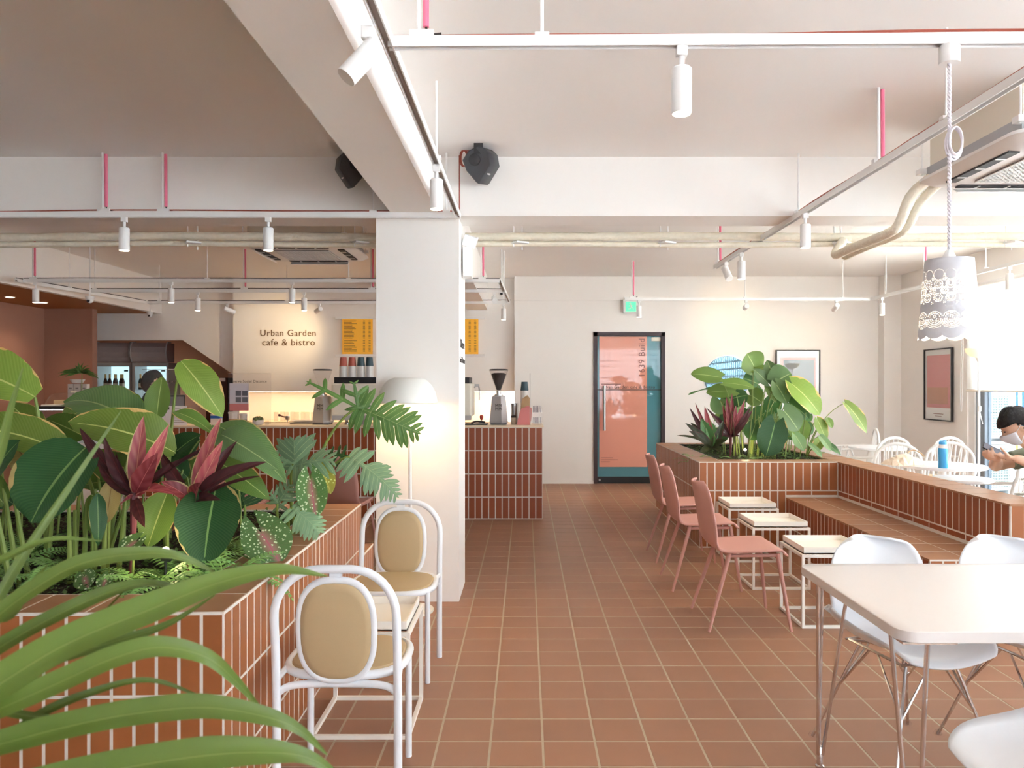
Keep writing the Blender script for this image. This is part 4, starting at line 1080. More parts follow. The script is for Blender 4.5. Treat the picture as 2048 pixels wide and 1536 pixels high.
# ---- white cafe tables beyond the low wall
def cafe_table(loc, label, r=0.36):
    t = thing('cafe_table', label, 'table', loc, 0, 'white round cafe tables')
    MB().lathe([(r-0.01, 0.70), (r, 0.705), (r, 0.722), (r-0.004, 0.725)], (0, 0, 0), 40).build('tabletop', 'white_gloss', t, smooth=True)
    MB().tube([(0, 0, 0.02), (0, 0, 0.70)], 0.03, 14).build('pedestal', 'white', t, smooth=True)
    MB().lathe([(0.24, 0), (0.24, 0.012), (0.06, 0.025)], (0, 0, 0), 28).build('base', 'white', t, smooth=True)
    return t
TA = cafe_table((3.58, 6.62, 0), 'white cafe table with the paper bag and blue bottle', 0.34)
cafe_table((3.22, 5.68, 0), 'small white cafe table left of the seated person', 0.20)
cafe_table((3.9, 8.55, 0), 'white cafe table at the far end by the right wall', 0.30)
b = thing('water_bottle', 'bright blue water bottle with a carry loop lid', 'bottle', (3.445, 6.36, 0.725))
MB().lathe([(0.036, 0), (0.038, 0.006), (0.038, 0.15), (0.034, 0.165)], (0, 0, 0), 20).build('body', 'blue', b, smooth=True)
MB().lathe([(0.034, 0.165), (0.03, 0.172), (0.03, 0.195)], (0, 0, 0), 16).build('neck', 'white', b, smooth=True)
MB().lathe([(0.032, 0.195), (0.032, 0.212), (0.026, 0.218)], (0, 0, 0), 16).tube([(0.03*math.cos(a), 0, 0.212+0.018*math.sin(a)) for a in [PI*i/8 for i in range(9)]], 0.004, 6).build('lid', 'blue', b, smooth=True)
g = thing('paper_bag', 'crumpled pale paper bag lying on the cafe table', 'bag', (3.24, 6.62, 0.727), 0.3)
rr = random.Random(5); bg = MB()
jit = {}
def bagf(u, v):
    k = (round(u*10), round(v*8)); jit.setdefault(k, (rr.uniform(-.012, .012), rr.uniform(-.012, .012), rr.uniform(0, .022)))
    j = jit[k]; e = math.sin(PI*u)*math.sin(PI*v)
    return ((u-0.5)*0.30+j[0], (v-0.5)*0.22+j[1], e**0.6*0.085*(0.5+u*0.7)+j[2]*(e > 0.05))
bg.grid(bagf, 10, 8).build('body', 'bag', g)
MB().tube(bez((0.10, 0.05, 0.09), (0.19, 0.08, 0.15), (0.17, -0.06, 0.07), 8), 0.005, 6).build('handle', 'kraft', g)
# ---- floor lamps
fl = thing('floor_lamp', 'white mushroom floor lamp glowing in front of the column', 'lamp', (-0.727, 4.80, 0))
MB().lathe([(0.150, 0), (0.152, 0.006), (0.150, 0.014), (0.02, 0.02)], (0, 0, 0), 40).build('base', 'offwhite', fl, smooth=True)
MB().tube([(0.012, 0, 0.015), (0.0, 0, 1.36)], 0.0105, 12).build('pole', 'white', fl, smooth=True)
pf = [(0.186, 1.297), (0.187, 1.305), (0.183, 1.33), (0.172, 1.37), (0.150, 1.41), (0.120, 1.440), (0.085, 1.455), (0.082, 1.455)]
sh = MB().lathe(pf, (-0.012, 0, 0), 48, capb=False, capt=False).build('shade', 'lamp_shade_grey', fl, smooth='full')
mm = sh.modifiers.new('thickness', 'SOLIDIFY'); mm.thickness = 0.003
MB().lathe([(0.080, 1.444), (0.080, 1.447)], (-0.012, 0, 0), 32).build('diffuser', 'lit_soft', fl)
MB().sphere((-0.012, 0, 1.375), 0.038, 16, 10).build('bulb', 'lit_warm', fl, smooth='full')
MB().tube([(-0.06, 0.005, 1.30), (-0.06, 0.005, 1.22)], 0.0015, 5).sphere((-0.06, 0.005, 1.215), 0.006, 8, 6).build('pull_chain', 'wire_black', fl)
l = bpy.data.lights.new('lamp_bulb', 'POINT'); l.energy = 4.2; l.color = (1, .64, .28); l.shadow_soft_size = 0.05
lo = bpy.data.objects.new('lamp_bulb', l); COL.objects.link(lo); lo.parent = fl; lo.location = (-0.012, 0, 1.31)
up = thing('floor_lamp', 'slim white uplighter floor lamp in front of the roller blind', 'lamp', (4.78, 8.13, 0))
MB().lathe([(0.13, 0), (0.13, 0.012), (0.02, 0.03)], (0, 0, 0), 28).build('base', 'white', up, smooth=True)
MB().tube([(0, 0, 0.02), (0, 0, 1.70)], 0.0125, 12).build('pole', 'white', up, smooth=True)
MB().lathe([(0.018, 1.655), (0.03, 1.69), (0.036, 1.70)], (0, 0, 0), 20).build('cup', 'white', up, smooth=True)
MB().lathe([(0.036, 1.70), (0.08, 1.715), (0.118, 1.75), (0.135, 1.795)], (0, 0, 0), 36, capt=False).build('shade', 'lit_shade', up, smooth='full')
MB().tube(spline([(0.0, -0.02, 1.45), (-0.02, -0.03, 1.25), (0.0, -0.03, 1.10), (0.03, -0.02, 1.0)], 6), 0.004, 6).box((-0.01, -0.035, 1.16), (0.022, 0.018, 0.06), bev=0.004).build('cord_switch', 'white', up)
# ---- roller blind
rbnd = thing('roller_blind', 'white roller blind glowing with daylight, half lowered', 'blind', (5.22, 6.7, 0))
MB().span((-0.003, -2.4, 1.345), (0.003, 2.42, 2.56)).build('fabric', 'blind', rbnd)
MB().tube([(0, -2.4, 1.345), (0, 2.42, 1.345)], 0.012, 10).build('bottom_bar', 'offwhite', rbnd, smooth=True)
MB().tube([(0.0, -2.42, 2.555), (0.0, 2.44, 2.555)], 0.03, 14).build('roller', 'white', rbnd, smooth=True)
MB().tube(spline([(-0.03, 2.44, 2.54), (-0.035, 2.44, 1.6), (-0.03, 2.47, 1.12), (-0.03, 2.50, 1.2), (-0.03, 2.49, 1.6), (-0.02, 2.46, 2.52)], 8), 0.0035, 5).build('pull_chain', 'white', rbnd)
# ---- pictures, mirror
def picture(loc, rz, w, hgt, label, blocks_):
    t = thing('framed_print', label, 'picture', loc, rz)
    f = MB(); k = 0.014
    f.span((-w/2, -0.03, -hgt/2), (-w/2+k, 0, hgt/2)).span((w/2-k, -0.03, -hgt/2), (w/2, 0, hgt/2)).span((-w/2+k, -0.03, hgt/2-k), (w/2-k, 0, hgt/2)).span((-w/2+k, -0.03, -hgt/2), (w/2-k, 0, -hgt/2+k))
    f.build('frame', 'black', t)
    MB().span((-w/2+k, -0.012, -hgt/2+k), (w/2-k, -0.008, hgt/2-k)).build('sheet', 'art_paper', t)
    for (x0, x1, z0, z1, mm_, dy) in blocks_:
        MB().span((x0*w, -0.0135-dy, z0*hgt), (x1*w, -0.012-dy, z1*hgt)).build('print', mm_, t)
    MB().span((-w/2+k, -0.022, -hgt/2+k), (w/2-k, -0.020, hgt/2-k)).build('glazing', 'glass', t)
    return t
picture((3.88, 11.0, 1.46), 0, 0.63, 0.90, 'framed abstract print with a grey field on pink, on the back wall', [(-0.40, 0.40, -0.22, 0.38, 'art_pink', 0), (-0.33, 0.37, -0.12, 0.34, 'art_grey', 0.001), (-0.15, 0.15, -0.385, -0.377, 'text_grey', 0)])
picture((5.27, 9.82, 1.415), -PI/2, 0.66, 0.92, 'framed abstract print in rose and terracotta beside the window', [(-0.42, 0.42, -0.32, 0.41, 'art_pink', 0), (-0.40, 0.34, -0.27, -0.04, 'art_orange', 0.001), (-0.18, 0.18, -0.41, -0.40, 'text_grey', 0), (-0.12, 0.12, -0.44, -0.433, 'text_grey', 0)])
mi = thing('round_mirror', 'round frameless wall mirror behind the right planter', 'mirror', (2.875, 11.0, 1.50))
MB().lathe([(0.325, 0.0), (0.325, 0.012), (0.320, 0.016)], (0, 0.012, 0), 64, (PI/2, 0, 0)).build('glass_disc', 'mirror', mi)
MB().lathe([(0.335, -0.002), (0.335, 0.008)], (0, 0.012, 0), 64, (PI/2, 0, 0)).build('backing', 'steel', mi)
# ================================================================== BAR AND WALL BEHIND IT
def fit(s, width):
    xs_ = [v.co.x for v in TXT[s].vertices]; return width/(max(xs_)-min(xs_))
sg = thing('wall_sign', 'two lines of raised brown lettering on the warm lit wall behind the bar', 'sign', (0, 0, 0))
letter('lettering', 'Urban Garden', fit('Urban Garden', 0.80), 'sign_letter', sg, (at(576, 0, 11.14).x, 11.142, at(0, 672, 11.14).z))
letter('lettering', 'cafe & bistro', fit('cafe & bistro', 0.76), 'sign_letter', sg, (at(577, 0, 11.14).x, 11.142, at(0, 691, 11.14).z))
mr = thing('menu_rack', 'two white wall rails holding orange acrylic menus, behind the column', 'menu', (0, 0, 0))
for z in (2.378, 1.836):
    MB().span((-2.75, 11.09, z-0.018), (-0.593, 11.15, z+0.018), bev=0.006).build('rail', 'white', mr)
for (x0, x1) in ((-2.65, -2.21), (-1.13, -0.687)):
    s = MB().span((x0, 11.10, 1.855), (x1, 11.108, 2.36)).build('menu_sheet', 'orange_acrylic', mr)
    for i in range(24):
        if i in (14, 18): continue
        z = 2.33-0.019*i; ln = random.Random(i).uniform(0.10, 0.19)
        MB().span((x0+0.025, 11.0985, z), (x0+0.025+ln, 11.0995, z+0.007)).span((x1-0.14, 11.0985, z), (x1-0.11, 11.0995, z+0.007)).span((x1-0.06, 11.0985, z), (x1-0.03, 11.0995, z+0.007)).build('menu_line', 'sign_letter', s)
st_ = thing('niche_light', 'warm light strip under the wall over the back counter', 'light', (-2.2, 11.22, 1.318))
MB().box((0, 0, 0), (3.85, 0.03, 0.012)).build('housing', 'white', st_)
MB().box((0, 0, -0.008), (3.8, 0.022, 0.004)).build('diffuser', 'lit_warm', st_)
l = bpy.data.lights.new('niche_strip', 'AREA'); l.shape = 'RECTANGLE'; l.size = 3.8; l.size_y = 0.03; l.energy = 8; l.color = (1, .68, .34)
lo = bpy.data.objects.new('niche_strip', l); COL.objects.link(lo); lo.parent = st_; lo.location = (0, 0.02, -0.014)
# ---- grinders
def grinder(x, label, beans):
    t = thing('coffee_grinder', label, 'coffee grinder', (x, 8.33, 0.985), 0, 'coffee grinders on the bar')
    def hexr(w, d, z): return [Vector(p) for p in ((-w, -d*0.45, z), (w*0.35, -d, z), (w, -d*0.45, z), (w, d, z), (-w, d, z))]
    MB().loft([hexr(0.093, 0.10, 0.012), hexr(0.098, 0.105, 0.03), hexr(0.072, 0.085, 0.295), hexr(0.06, 0.07, 0.31)]).build('body', 'fridge_grey', t)
    MB().box((0, 0, 0.006), (0.17, 0.18, 0.012)).build('foot', 'black', t)
    MB().lathe([(0.045, 0.31), (0.045, 0.322), (0.026, 0.325), (0.026, 0.365)], (0, 0, 0), 20).build('collar', 'steel', t, smooth=True)
    MB().lathe([(0.026, 0.36), (0.03, 0.38), (0.100, 0.575), (0.101, 0.582)], (0, 0, 0), 28, capb=False, capt=False).build('hopper', 'acrylic', t, smooth='full', fixn=False)
    MB().lathe([(0.096, 0.582), (0.102, 0.584), (0.102, 0.592), (0.08, 0.598)], (0, 0, 0), 28).build('hopper_lid', 'black', t, smooth=True)
    if beans: MB().lathe([(0.022, 0.37), (0.028, 0.39), (0.082, 0.545), (0.05, 0.556)], (0, 0, 0), 20).build('coffee_beans', 'coffee', t)
    MB().box((0.0, 0.10, 0.2), (0.06, 0.03, 0.11)).build('spout', 'black', t)
    letter('lettering', 'MM', 0.045, 'print_dark', t, (0.0, -0.1005, 0.19), (math.radians(94), 0, -0.02)); letter('lettering', 'MM', 0.045, 'print_dark', t, (0.0, -0.1035, 0.155), (math.radians(94), 0, -0.02))
    return t
grinder(-2.20, 'grey coffee grinder with an empty glass hopper left of the espresso machine', False)
grinder(-0.295, 'grey coffee grinder with a hopper full of dark beans right of the column', True)
# ---- espresso machine
em = thing('espresso_machine', 'wide pale espresso machine on the bar, mostly behind the column', 'coffee machine', (-1.325, 8.42, 0.985))
MB().box((0, 0, 0.265), (1.50, 0.44, 0.355), bev=0.02).build('body', 'offwhite', em)
MB().box((0, -0.226, 0.27), (1.46, 0.012, 0.32), bev=0.006).build('back_panel', 'offwhite', em)
MB().box((0, -0.19, 0.075), (1.48, 0.06, 0.05)).build('drip_edge', 'fridge_grey', em)
MB().box((0, 0, 0.472), (1.42, 0.39, 0.056)).build('cup_tray', 'steel', em)
rl = MB().box((0, -0.205, 0.475), (1.44, 0.012, 0.065)).box((-0.714, 0, 0.475), (0.012, 0.42, 0.065)).box((0.714, 0, 0.475), (0.012, 0.42, 0.065)); rl.build('cup_rail', 'black', em)
for x in (-0.6, -0.42, 0.42, 0.6):
    MB().lathe([(0.022, 0), (0.022, 0.02), (0.016, 0.03), (0.016, 0.10)], (x, -0.15, 0), 14).build('foot', 'steel', em, smooth=True)
MB().tube(spline([(0.76, 0.0, 0.40), (0.80, -0.03, 0.42), (0.82, -0.05, 0.36), (0.82, -0.05, 0.26)], 5), 0.008, 8).box((0.79, -0.03, 0.42), (0.05, 0.03, 0.03)).build('steam_wand', 'steel', em, smooth=True)
MB().box((-0.62, -0.236, 0.36), (0.028, 0.01, 0.016)).build('badge', 'steel', em)
def cup_stack(loc, n, m, label, dz=0.026, sc=1.0):
    t = thing('paper_cup_stack', label, 'cups', loc, 0, 'stacks of paper cups')
    for k in range(n):
        mm_ = 'cup_white' if k < n-1 else m
        z = k*dz
        MB().lathe([(0.043*sc, z), (0.044*sc, z+0.004), (0.034*sc, z+0.095), (0.031*sc, z+0.097)], (0, 0, 0), 18, capb=False).build('paper_cup', mm_, t, smooth=True)
    return t
for (px, m, lb) in ((687, 'cup_red', 'leftmost stack of white paper cups topped in red on the espresso machine'), (704.5, 'cup_red', 'second stack of white paper cups topped in red on the espresso machine'),
                    (722, 'cup_teal', 'stack of white paper cups topped in teal, left of the two teal ones'), (739, 'cup_teal', 'stack of white paper cups topped in teal, nearest the column')):
    cup_stack(((px-VX)*8.4/FPX, 8.40, 0.985+0.501), 6, m, lb)
# ---- small things on the bar
def takeaway(px, m, label, Y=8.25, s=1.0):
    t = thing('takeaway_cup', label, 'cup', ((px-VX)*Y/FPX, Y, 0.985))
    MB().lathe([(0.030*s, 0), (0.032*s, 0.003), (0.040*s, 0.105*s), (0.041*s, 0.107*s)], (0, 0, 0), 20).build('body', 'cup_white', t, smooth=True)
    MB().lathe([(0.0315*s, 0.004), (0.0365*s, 0.055*s)], (0, 0, 0), 20, capb=False, capt=False).build('sleeve', m, t, smooth=True)
    MB().lathe([(0.043*s, 0.105*s), (0.043*s, 0.115*s), (0.036*s, 0.122*s)], (0, 0, 0), 20).build('lid', 'cup_white', t, smooth=True)
takeaway(466, 'art_orange', 'takeaway cup with a peach sleeve on the bar', s=1.15)
takeaway(487, 'cup_teal', 'takeaway cup with a dark teal sleeve on the bar')
su = thing('succulent_pot', 'small succulent in a white bowl on the bar', 'potted plant', ((516.5-VX)*8.22/FPX, 8.22, 0.985))
MB().lathe([(0.035, 0), (0.05, 0.01), (0.060, 0.045), (0.058, 0.052), (0.05, 0.048)], (0, 0, 0), 24).build('pot', 'pot_white', su, smooth=True)
for k in range(16):
    a = 2.4*k; r = 0.012+0.0026*k
    MB().sphere((r*math.cos(a), r*math.sin(a), 0.075-0.0012*k), (0.016, 0.016, 0.020), 6, 5, (0.4*math.sin(a), 0.4*math.cos(a), 0)).build('leaf', 'succulent', su, smooth='full')
def shield(px0, px1, ytop, Y, label, lines):
    t = thing('acrylic_shield', label, 'screen', (0, Y, 0.985))
    x0, x1 = (px0-VX)*Y/FPX, (px1-VX)*Y/FPX; z1 = at(0, ytop, Y).z-0.985
    MB().span((x0, 0, 0.012), (x1, 0.004, z1)).build('sheet', 'acrylic', t)
    MB().span((x0, -0.003, z1-0.004), (x1, 0.006, z1)).build('edge', 'text_edge', t)
    for x in (x0+0.04, x1-0.04): MB().span((x-0.004, -0.05, 0), (x+0.004, 0.05, 0.05)).build('foot', 'acrylic', t)
    for (s, pxc, py, wpx) in lines:
        w = wpx*Y/FPX
        letter('lettering', s, fit(s, w), 'print_dark', t, ((pxc-VX)*Y/FPX, -0.004, at(0, py, Y).z-0.985))
    return t
mat('text_edge', C(200, 196, 192), 0.3)
shield(456, 542, 747, 8.16, 'clear acrylic screen lettered Observe Social Distance, right of the poster', [('Observe Social Distance', 495, 765, 77)])
shield(284, 396, 738, 8.20, 'clear acrylic screen in front of the barista', [('Observe Social Distance', 331, 766, 77), ('ONLY S', 369, 747, 38)])
po = thing('notice_poster', 'white and rose notice with four small photos taped to the screen', 'poster', at(478, 794, 8.145))
w_, h_ = 38*8.145/FPX, 55*8.145/FPX
MB().span((-w_/2, 0, -h_/2), (w_/2, 0.002, h_/2)).build('sheet', 'paper', po)
MB().span((-w_/2, -0.001, -h_/2), (w_/2, 0.0, -h_/2+0.075)).build('rose_band', 'art_pink', po)
for i in range(2):
    for j in range(2): MB().span((-0.035+i*0.068, -0.001, -0.055+j*0.068), (0.022+i*0.068, 0, -0.002+j*0.068)).build('photo', 'art_grey', po)
for (px, lb) in ((307, 'left white menu sheet standing on the bar'), (352, 'right white menu sheet standing on the bar')):
    q = at(px, 832, 8.11); t = thing('menu_sheet', lb, 'menu', (q.x, 8.11, 0.985))
    MB().span((-0.115, 0, 0.0), (0.115, 0.003, 0.205)).build('sheet', 'paper', t)
    MB().span((-0.10, -0.001, 0.165), (-0.07, 0, 0.192)).build('logo', 'print_dark', t)
    for k in range(9): MB().span((-0.02, -0.001, 0.03+k*0.018), (0.09-0.02*(k % 3), 0, 0.035+k*0.018)).build('print_line', 'slot', t)
ps = thing('till_screen', 'dark framed till screen behind the menu sheets', 'screen', (at(350, 0, 8.42).x, 8.42, 0.985), 0.5)
MB().box((0, 0, 0.20), (0.20, 0.02, 0.24), (0.25, 0, 0), bev=0.006).build('screen', 'black', ps)
MB().box((0, -0.012, 0.20), (0.17, 0.004, 0.20), (0.25, 0, 0)).build('glass', 'art_grey', ps)
MB().box((0, 0.05, 0.06), (0.04, 0.03, 0.12), (-0.3, 0, 0)).box((0, 0.06, 0.008), (0.16, 0.14, 0.016)).build('stand', 'black', ps)
ab = thing('acrylic_box', 'clear slanted acrylic box beside the till', 'box', (at(372, 0, 8.36).x, 8.36, 0.985))
MB().prism([(-0.10, 0), (0.10, 0), (0.05, 0.20), (-0.10, 0.20)], -0.06, 0.06).build('body', 'acrylic', ab)
rd = thing('red_box', 'small red box on the bar in front of the fridge', 'box', (-4.07, 8.42, 0.985))
MB().box((0, 0, 0.16), (0.085, 0.07, 0.05), bev=0.004).build('lid', 'red', rd); MB().box((0, 0, 0.07), (0.22, 0.12, 0.14), bev=0.006).build('body', 'offwhite', rd)
bb_ = thing('blue_box', 'small white carton with a blue band on the bar', 'box', (at(433, 0, 8.2).x, 8.2, 0.985))
MB().box((0, 0, 0.06), (0.10, 0.07, 0.12), bev=0.003).build('body', 'box_white', bb_); MB().box((0, 0, 0.085), (0.102, 0.072, 0.03)).build('band', 'navy', bb_)
tr = thing('metal_tray', 'shallow silver tray on the bar left of the grinder', 'tray', (at(609, 0, 8.5).x, 8.5, 0.985))
MB().box((0, 0, 0.01), (0.27, 0.20, 0.02), bev=0.006).build('base', 'steel', tr); MB().box((0, 0, 0.032), (0.28, 0.21, 0.008), bev=0.003).build('rim', 'steel', tr)
for k in range(9):
    t = thing('drinking_glass', 'clear tumbler upside down in the row on the back counter', 'glass', (-3.62+k*0.075, 11.15+0.05*(k % 2), 0.885), 0, 'tumblers on the back counter')
    MB().lathe([(0.030, 0.0), (0.033, 0.13), (0.028, 0.135)], (0, 0, 0), 14, capb=False).build('wall', 'tumbler', t, smooth='full', fixn=False)
    MB().lathe([(0.031, 0.0), (0.033, 0.004)], (0, 0, 0), 14, capb=False, capt=False).build('rim', 'acrylic', t)
pf_ = thing('portafilter', 'dark handled portafilter standing on the back counter', 'portafilter', (-3.40, 10.98, 0.885))
MB().lathe([(0.03, 0.03), (0.033, 0.035), (0.033, 0.085)], (0, 0, 0), 16).build('basket', 'steel', pf_, smooth=True)
MB().tube([(-0.02, 0, 0.06), (-0.10, -0.02, 0.09)], 0.009, 8).sphere((-0.11, -0.02, 0.095), 0.02, 10, 8).build('handle', 'stem_red', pf_, smooth=True); MB().tube([(0, 0, 0), (0, 0, 0.035)], 0.008, 8).build('leg', 'steel', pf_)
# right end of the bar
tp = thing('tamper', 'red handled tamper beside the right grinder', 'tamper', (at(963, 0, 8.35).x, 8.35, 0.985))
MB().lathe([(0.026, 0), (0.026, 0.02), (0.010, 0.026), (0.010, 0.045)], (0, 0, 0), 16).build('base', 'steel', tp, smooth=True); MB().lathe([(0.010, 0.045), (0.018, 0.065), (0.020, 0.085), (0.012, 0.10)], (0, 0, 0), 14).build('handle', 'red', tp, smooth=True)
mat_ = thing('rubber_mat', 'black rubber bar mat with tools right of the column', 'mat', (-0.53, 8.26, 0.985))
MB().box((0, 0, 0.006), (0.24, 0.18, 0.012), bev=0.004).build('pad', 'black', mat_); MB().tube(spline([(-0.05, -0.05, 0.02), (0.0, 0.0, 0.035), (0.09, 0.02, 0.025)], 5), 0.01, 8).build('tool', 'black', mat_)
cs = cup_stack((at(1049, 0, 8.45).x, 8.45, 0.985), 15, 'cup_teal', 'tall stack of paper cups topped in teal at the right end of the bar')
def paper_sack(px, Y, w, hgt, m, label, lean=0.0):
    t = thing('paper_sack', label, 'bag', (at(px, 0, Y).x, Y, 0.985))
    r = lambda k, z, dx: [Vector((-w/2*k+dx, -0.04*k, z)), Vector((w/2*k+dx, -0.04*k, z)), Vector((w/2*k+dx, 0.04*k, z)), Vector((-w/2*k+dx, 0.04*k, z))]
    MB().loft([r(1, 0, 0), r(1.02, hgt*0.3, lean*0.3), r(0.9, hgt*0.7, lean*0.7), r(0.75, hgt*0.9, lean)]).build('body', m, t)
    MB().add([(-w*0.36+lean, -0.03, hgt*0.9), (w*0.36+lean, -0.03, hgt*0.9), (w*0.1+lean, 0, hgt*1.02), (-w*0.2+lean, 0.03, hgt*0.9), (w*0.36+lean, 0.03, hgt*0.9)], [(0, 1, 2), (1, 4, 2), (3, 2, 4), (0, 2, 3)]).build('folded_top', m, t)
paper_sack(1049, 8.36, 0.11, 0.31, 'kraft', 'brown kraft paper bag at the right end of the bar', 0.02)
paper_sack(1047, 8.22, 0.14, 0.20, 'art_pink', 'salmon paper bag at the right end of the bar', 0.035)
sb = thing('straw_box', 'clear box of dark straws at the very right end of the bar', 'box', (at(1074, 0, 8.3).x, 8.3, 0.985))
MB().box((0, 0, 0.09), (0.11, 0.09, 0.18), bev=0.003).build('case', 'acrylic', sb); MB().box((0, 0, 0.105), (0.112, 0.092, 0.05)).build('band', 'cup_white', sb)
for k in range(6): MB().tube([(-0.035+0.014*k, 0, 0.01), (-0.04+0.016*k, 0.01*(k % 2), 0.20)], 0.004, 6).build('straw', 'art_grey', sb)
es = thing('acrylic_shield', 'clear acrylic screen edge-on at the right end of the bar', 'screen', (at(1060, 0, 8.3).x, 8.12, 0.985))
MB().span((-0.002, 0, 0), (0.002, 0.45, 0.55)).build('sheet', 'acrylic', es); MB().span((-0.003, -0.003, 0), (0.003, 0, 0.55)).build('edge', 'text_edge', es)
for (px, hh, m, lb) in ((1029, 0.20, 'steel', 'steel milk jug behind the grinder at the right end of the bar'), (1027, 0.075, 'bottle_label', 'small pale jar with a dark lid at the right end of the bar')):
    Y = 8.5 if hh > 0.1 else 8.28
    t = thing('bar_jar', lb, 'jar', (at(px, 0, Y).x, Y, 0.985)); r0 = 0.04 if hh > 0.1 else 0.027
    MB().lathe([(r0*0.95, 0), (r0, 0.005), (r0*0.92, hh*0.8), (r0, hh)], (0, 0, 0), 18).build('body', m, t, smooth=True)
    MB().lathe([(r0*1.02, hh), (r0*1.02, hh+0.02), (r0*0.8, hh+0.024)], (0, 0, 0), 18).build('lid', 'black' if hh < 0.1 else 'steel', t, smooth=True)
# ---- pastry case and the things on it
pc = thing('pastry_case', 'white glass-fronted pastry case glowing at the left end of the bar', 'display case', (-4.72, 8.10, 0))
MB().box((0, 0.3, 0.40), (0.96, 0.60, 0.80), bev=0.01).build('base', 'white', pc)
MB().box((0, 0.3, 1.17), (0.98, 0.62, 0.03), bev=0.006).build('top', 'black', pc)
MB().span((-0.48, 0.0, 0.80), (0.48, 0.006, 1.16)).build('front_glass', 'glass', pc)
MB().span((-0.48, 0.58, 0.80), (0.48, 0.60, 1.16)).build('back_panel', 'paper', pc)
for s in (-1, 1): MB().box((s*0.475, 0.3, 0.98), (0.012, 0.58, 0.36)).build('side', 'acrylic', pc)
MB().span((-0.45, 0.06, 0.99), (0.45, 0.52, 0.998)).build('shelf', 'acrylic', pc)
MB().span((-0.44, 0.05, 1.145), (0.44, 0.09, 1.155)).build('light_strip', 'lit_cool', pc)
for k in range(6):
    t = thing('pastry', 'small round pastry on the shelf of the glowing case', 'pastry', (-5.08+k*0.145, 8.38, 0.998), 0, 'pastries in the case')
    MB().lathe([(0.04, 0), (0.052, 0.015), (0.045, 0.04), (0.02, 0.05)], (0, 0, 0), 14).build('crust', 'kraft', t, smooth=True); MB().lathe([(0.04, 0.038), (0.02, 0.056)], (0, 0, 0), 14).build('icing', 'art_paper', t, smooth=True)
ck = thing('cake_dome', 'long clear cake cover over a pale cake on the pastry case', 'cake cover', (at(166, 0, 8.3).x, 8.30, 1.186))
MB().box((0, 0, 0.008), (0.72, 0.30, 0.016), bev=0.004).build('plate', 'white', ck)
dm = MB(); dm.grid(lambda u, v: ((u-0.5)*0.68, (v-0.5)*0.27, 0.016+0.125*(1-abs(2*u-1)**10)**0.5*(1-abs(2*v-1)**6)**0.5), 16, 10); dm.build('cover', 'acrylic', ck, smooth='full', fixn=False)
MB().box((-0.10, 0, 0.152), (0.05, 0.03, 0.022), bev=0.004).build('knob', 'offwhite', ck); MB().box((-0.2, 0, 0.04), (0.16, 0.14, 0.045), bev=0.015).build('cake', 'seat_tan', ck)
for k, px in enumerate((144, 157, 171)):
    q = at(px, 0, 8.75); t = thing('white_carton', ('left', 'middle', 'right')[k]+' one of three upright white cartons behind the cake cover', 'carton', (q.x, 8.75, 1.0), 0, 'white cartons')
    hgt = at(0, 768, 8.75).z-1.0
    MB().box((0, 0, hgt/2), (0.064, 0.06, hgt), bev=0.003).build('body', 'box_white', t); MB().box((0, -0.031, hgt-0.05), (0.03, 0.002, 0.016)).build('print', 'slot', t)
sv = thing('side_stand', 'pale cabinet behind the pastry case carrying the cartons', 'cabinet', (at(160, 0, 8.75).x, 8.86, 0))
MB().box((0, 0, 0.49), (0.75, 0.25, 0.98), bev=0.008).build('body', 'white', sv); MB().box((0, 0, 0.99), (0.78, 0.28, 0.02), bev=0.004).build('top', 'white', sv)
bx = thing('white_bowl', 'white bowl resting on the three cartons', 'bowl', (at(155, 0, 8.75).x, 8.75, at(0, 767, 8.75).z+0.001))
MB().lathe([(0.045, 0), (0.06, 0.012), (0.078, 0.045), (0.074, 0.045), (0.055, 0.015)], (0, 0, 0), 22).build('body', 'white', bx, smooth=True)
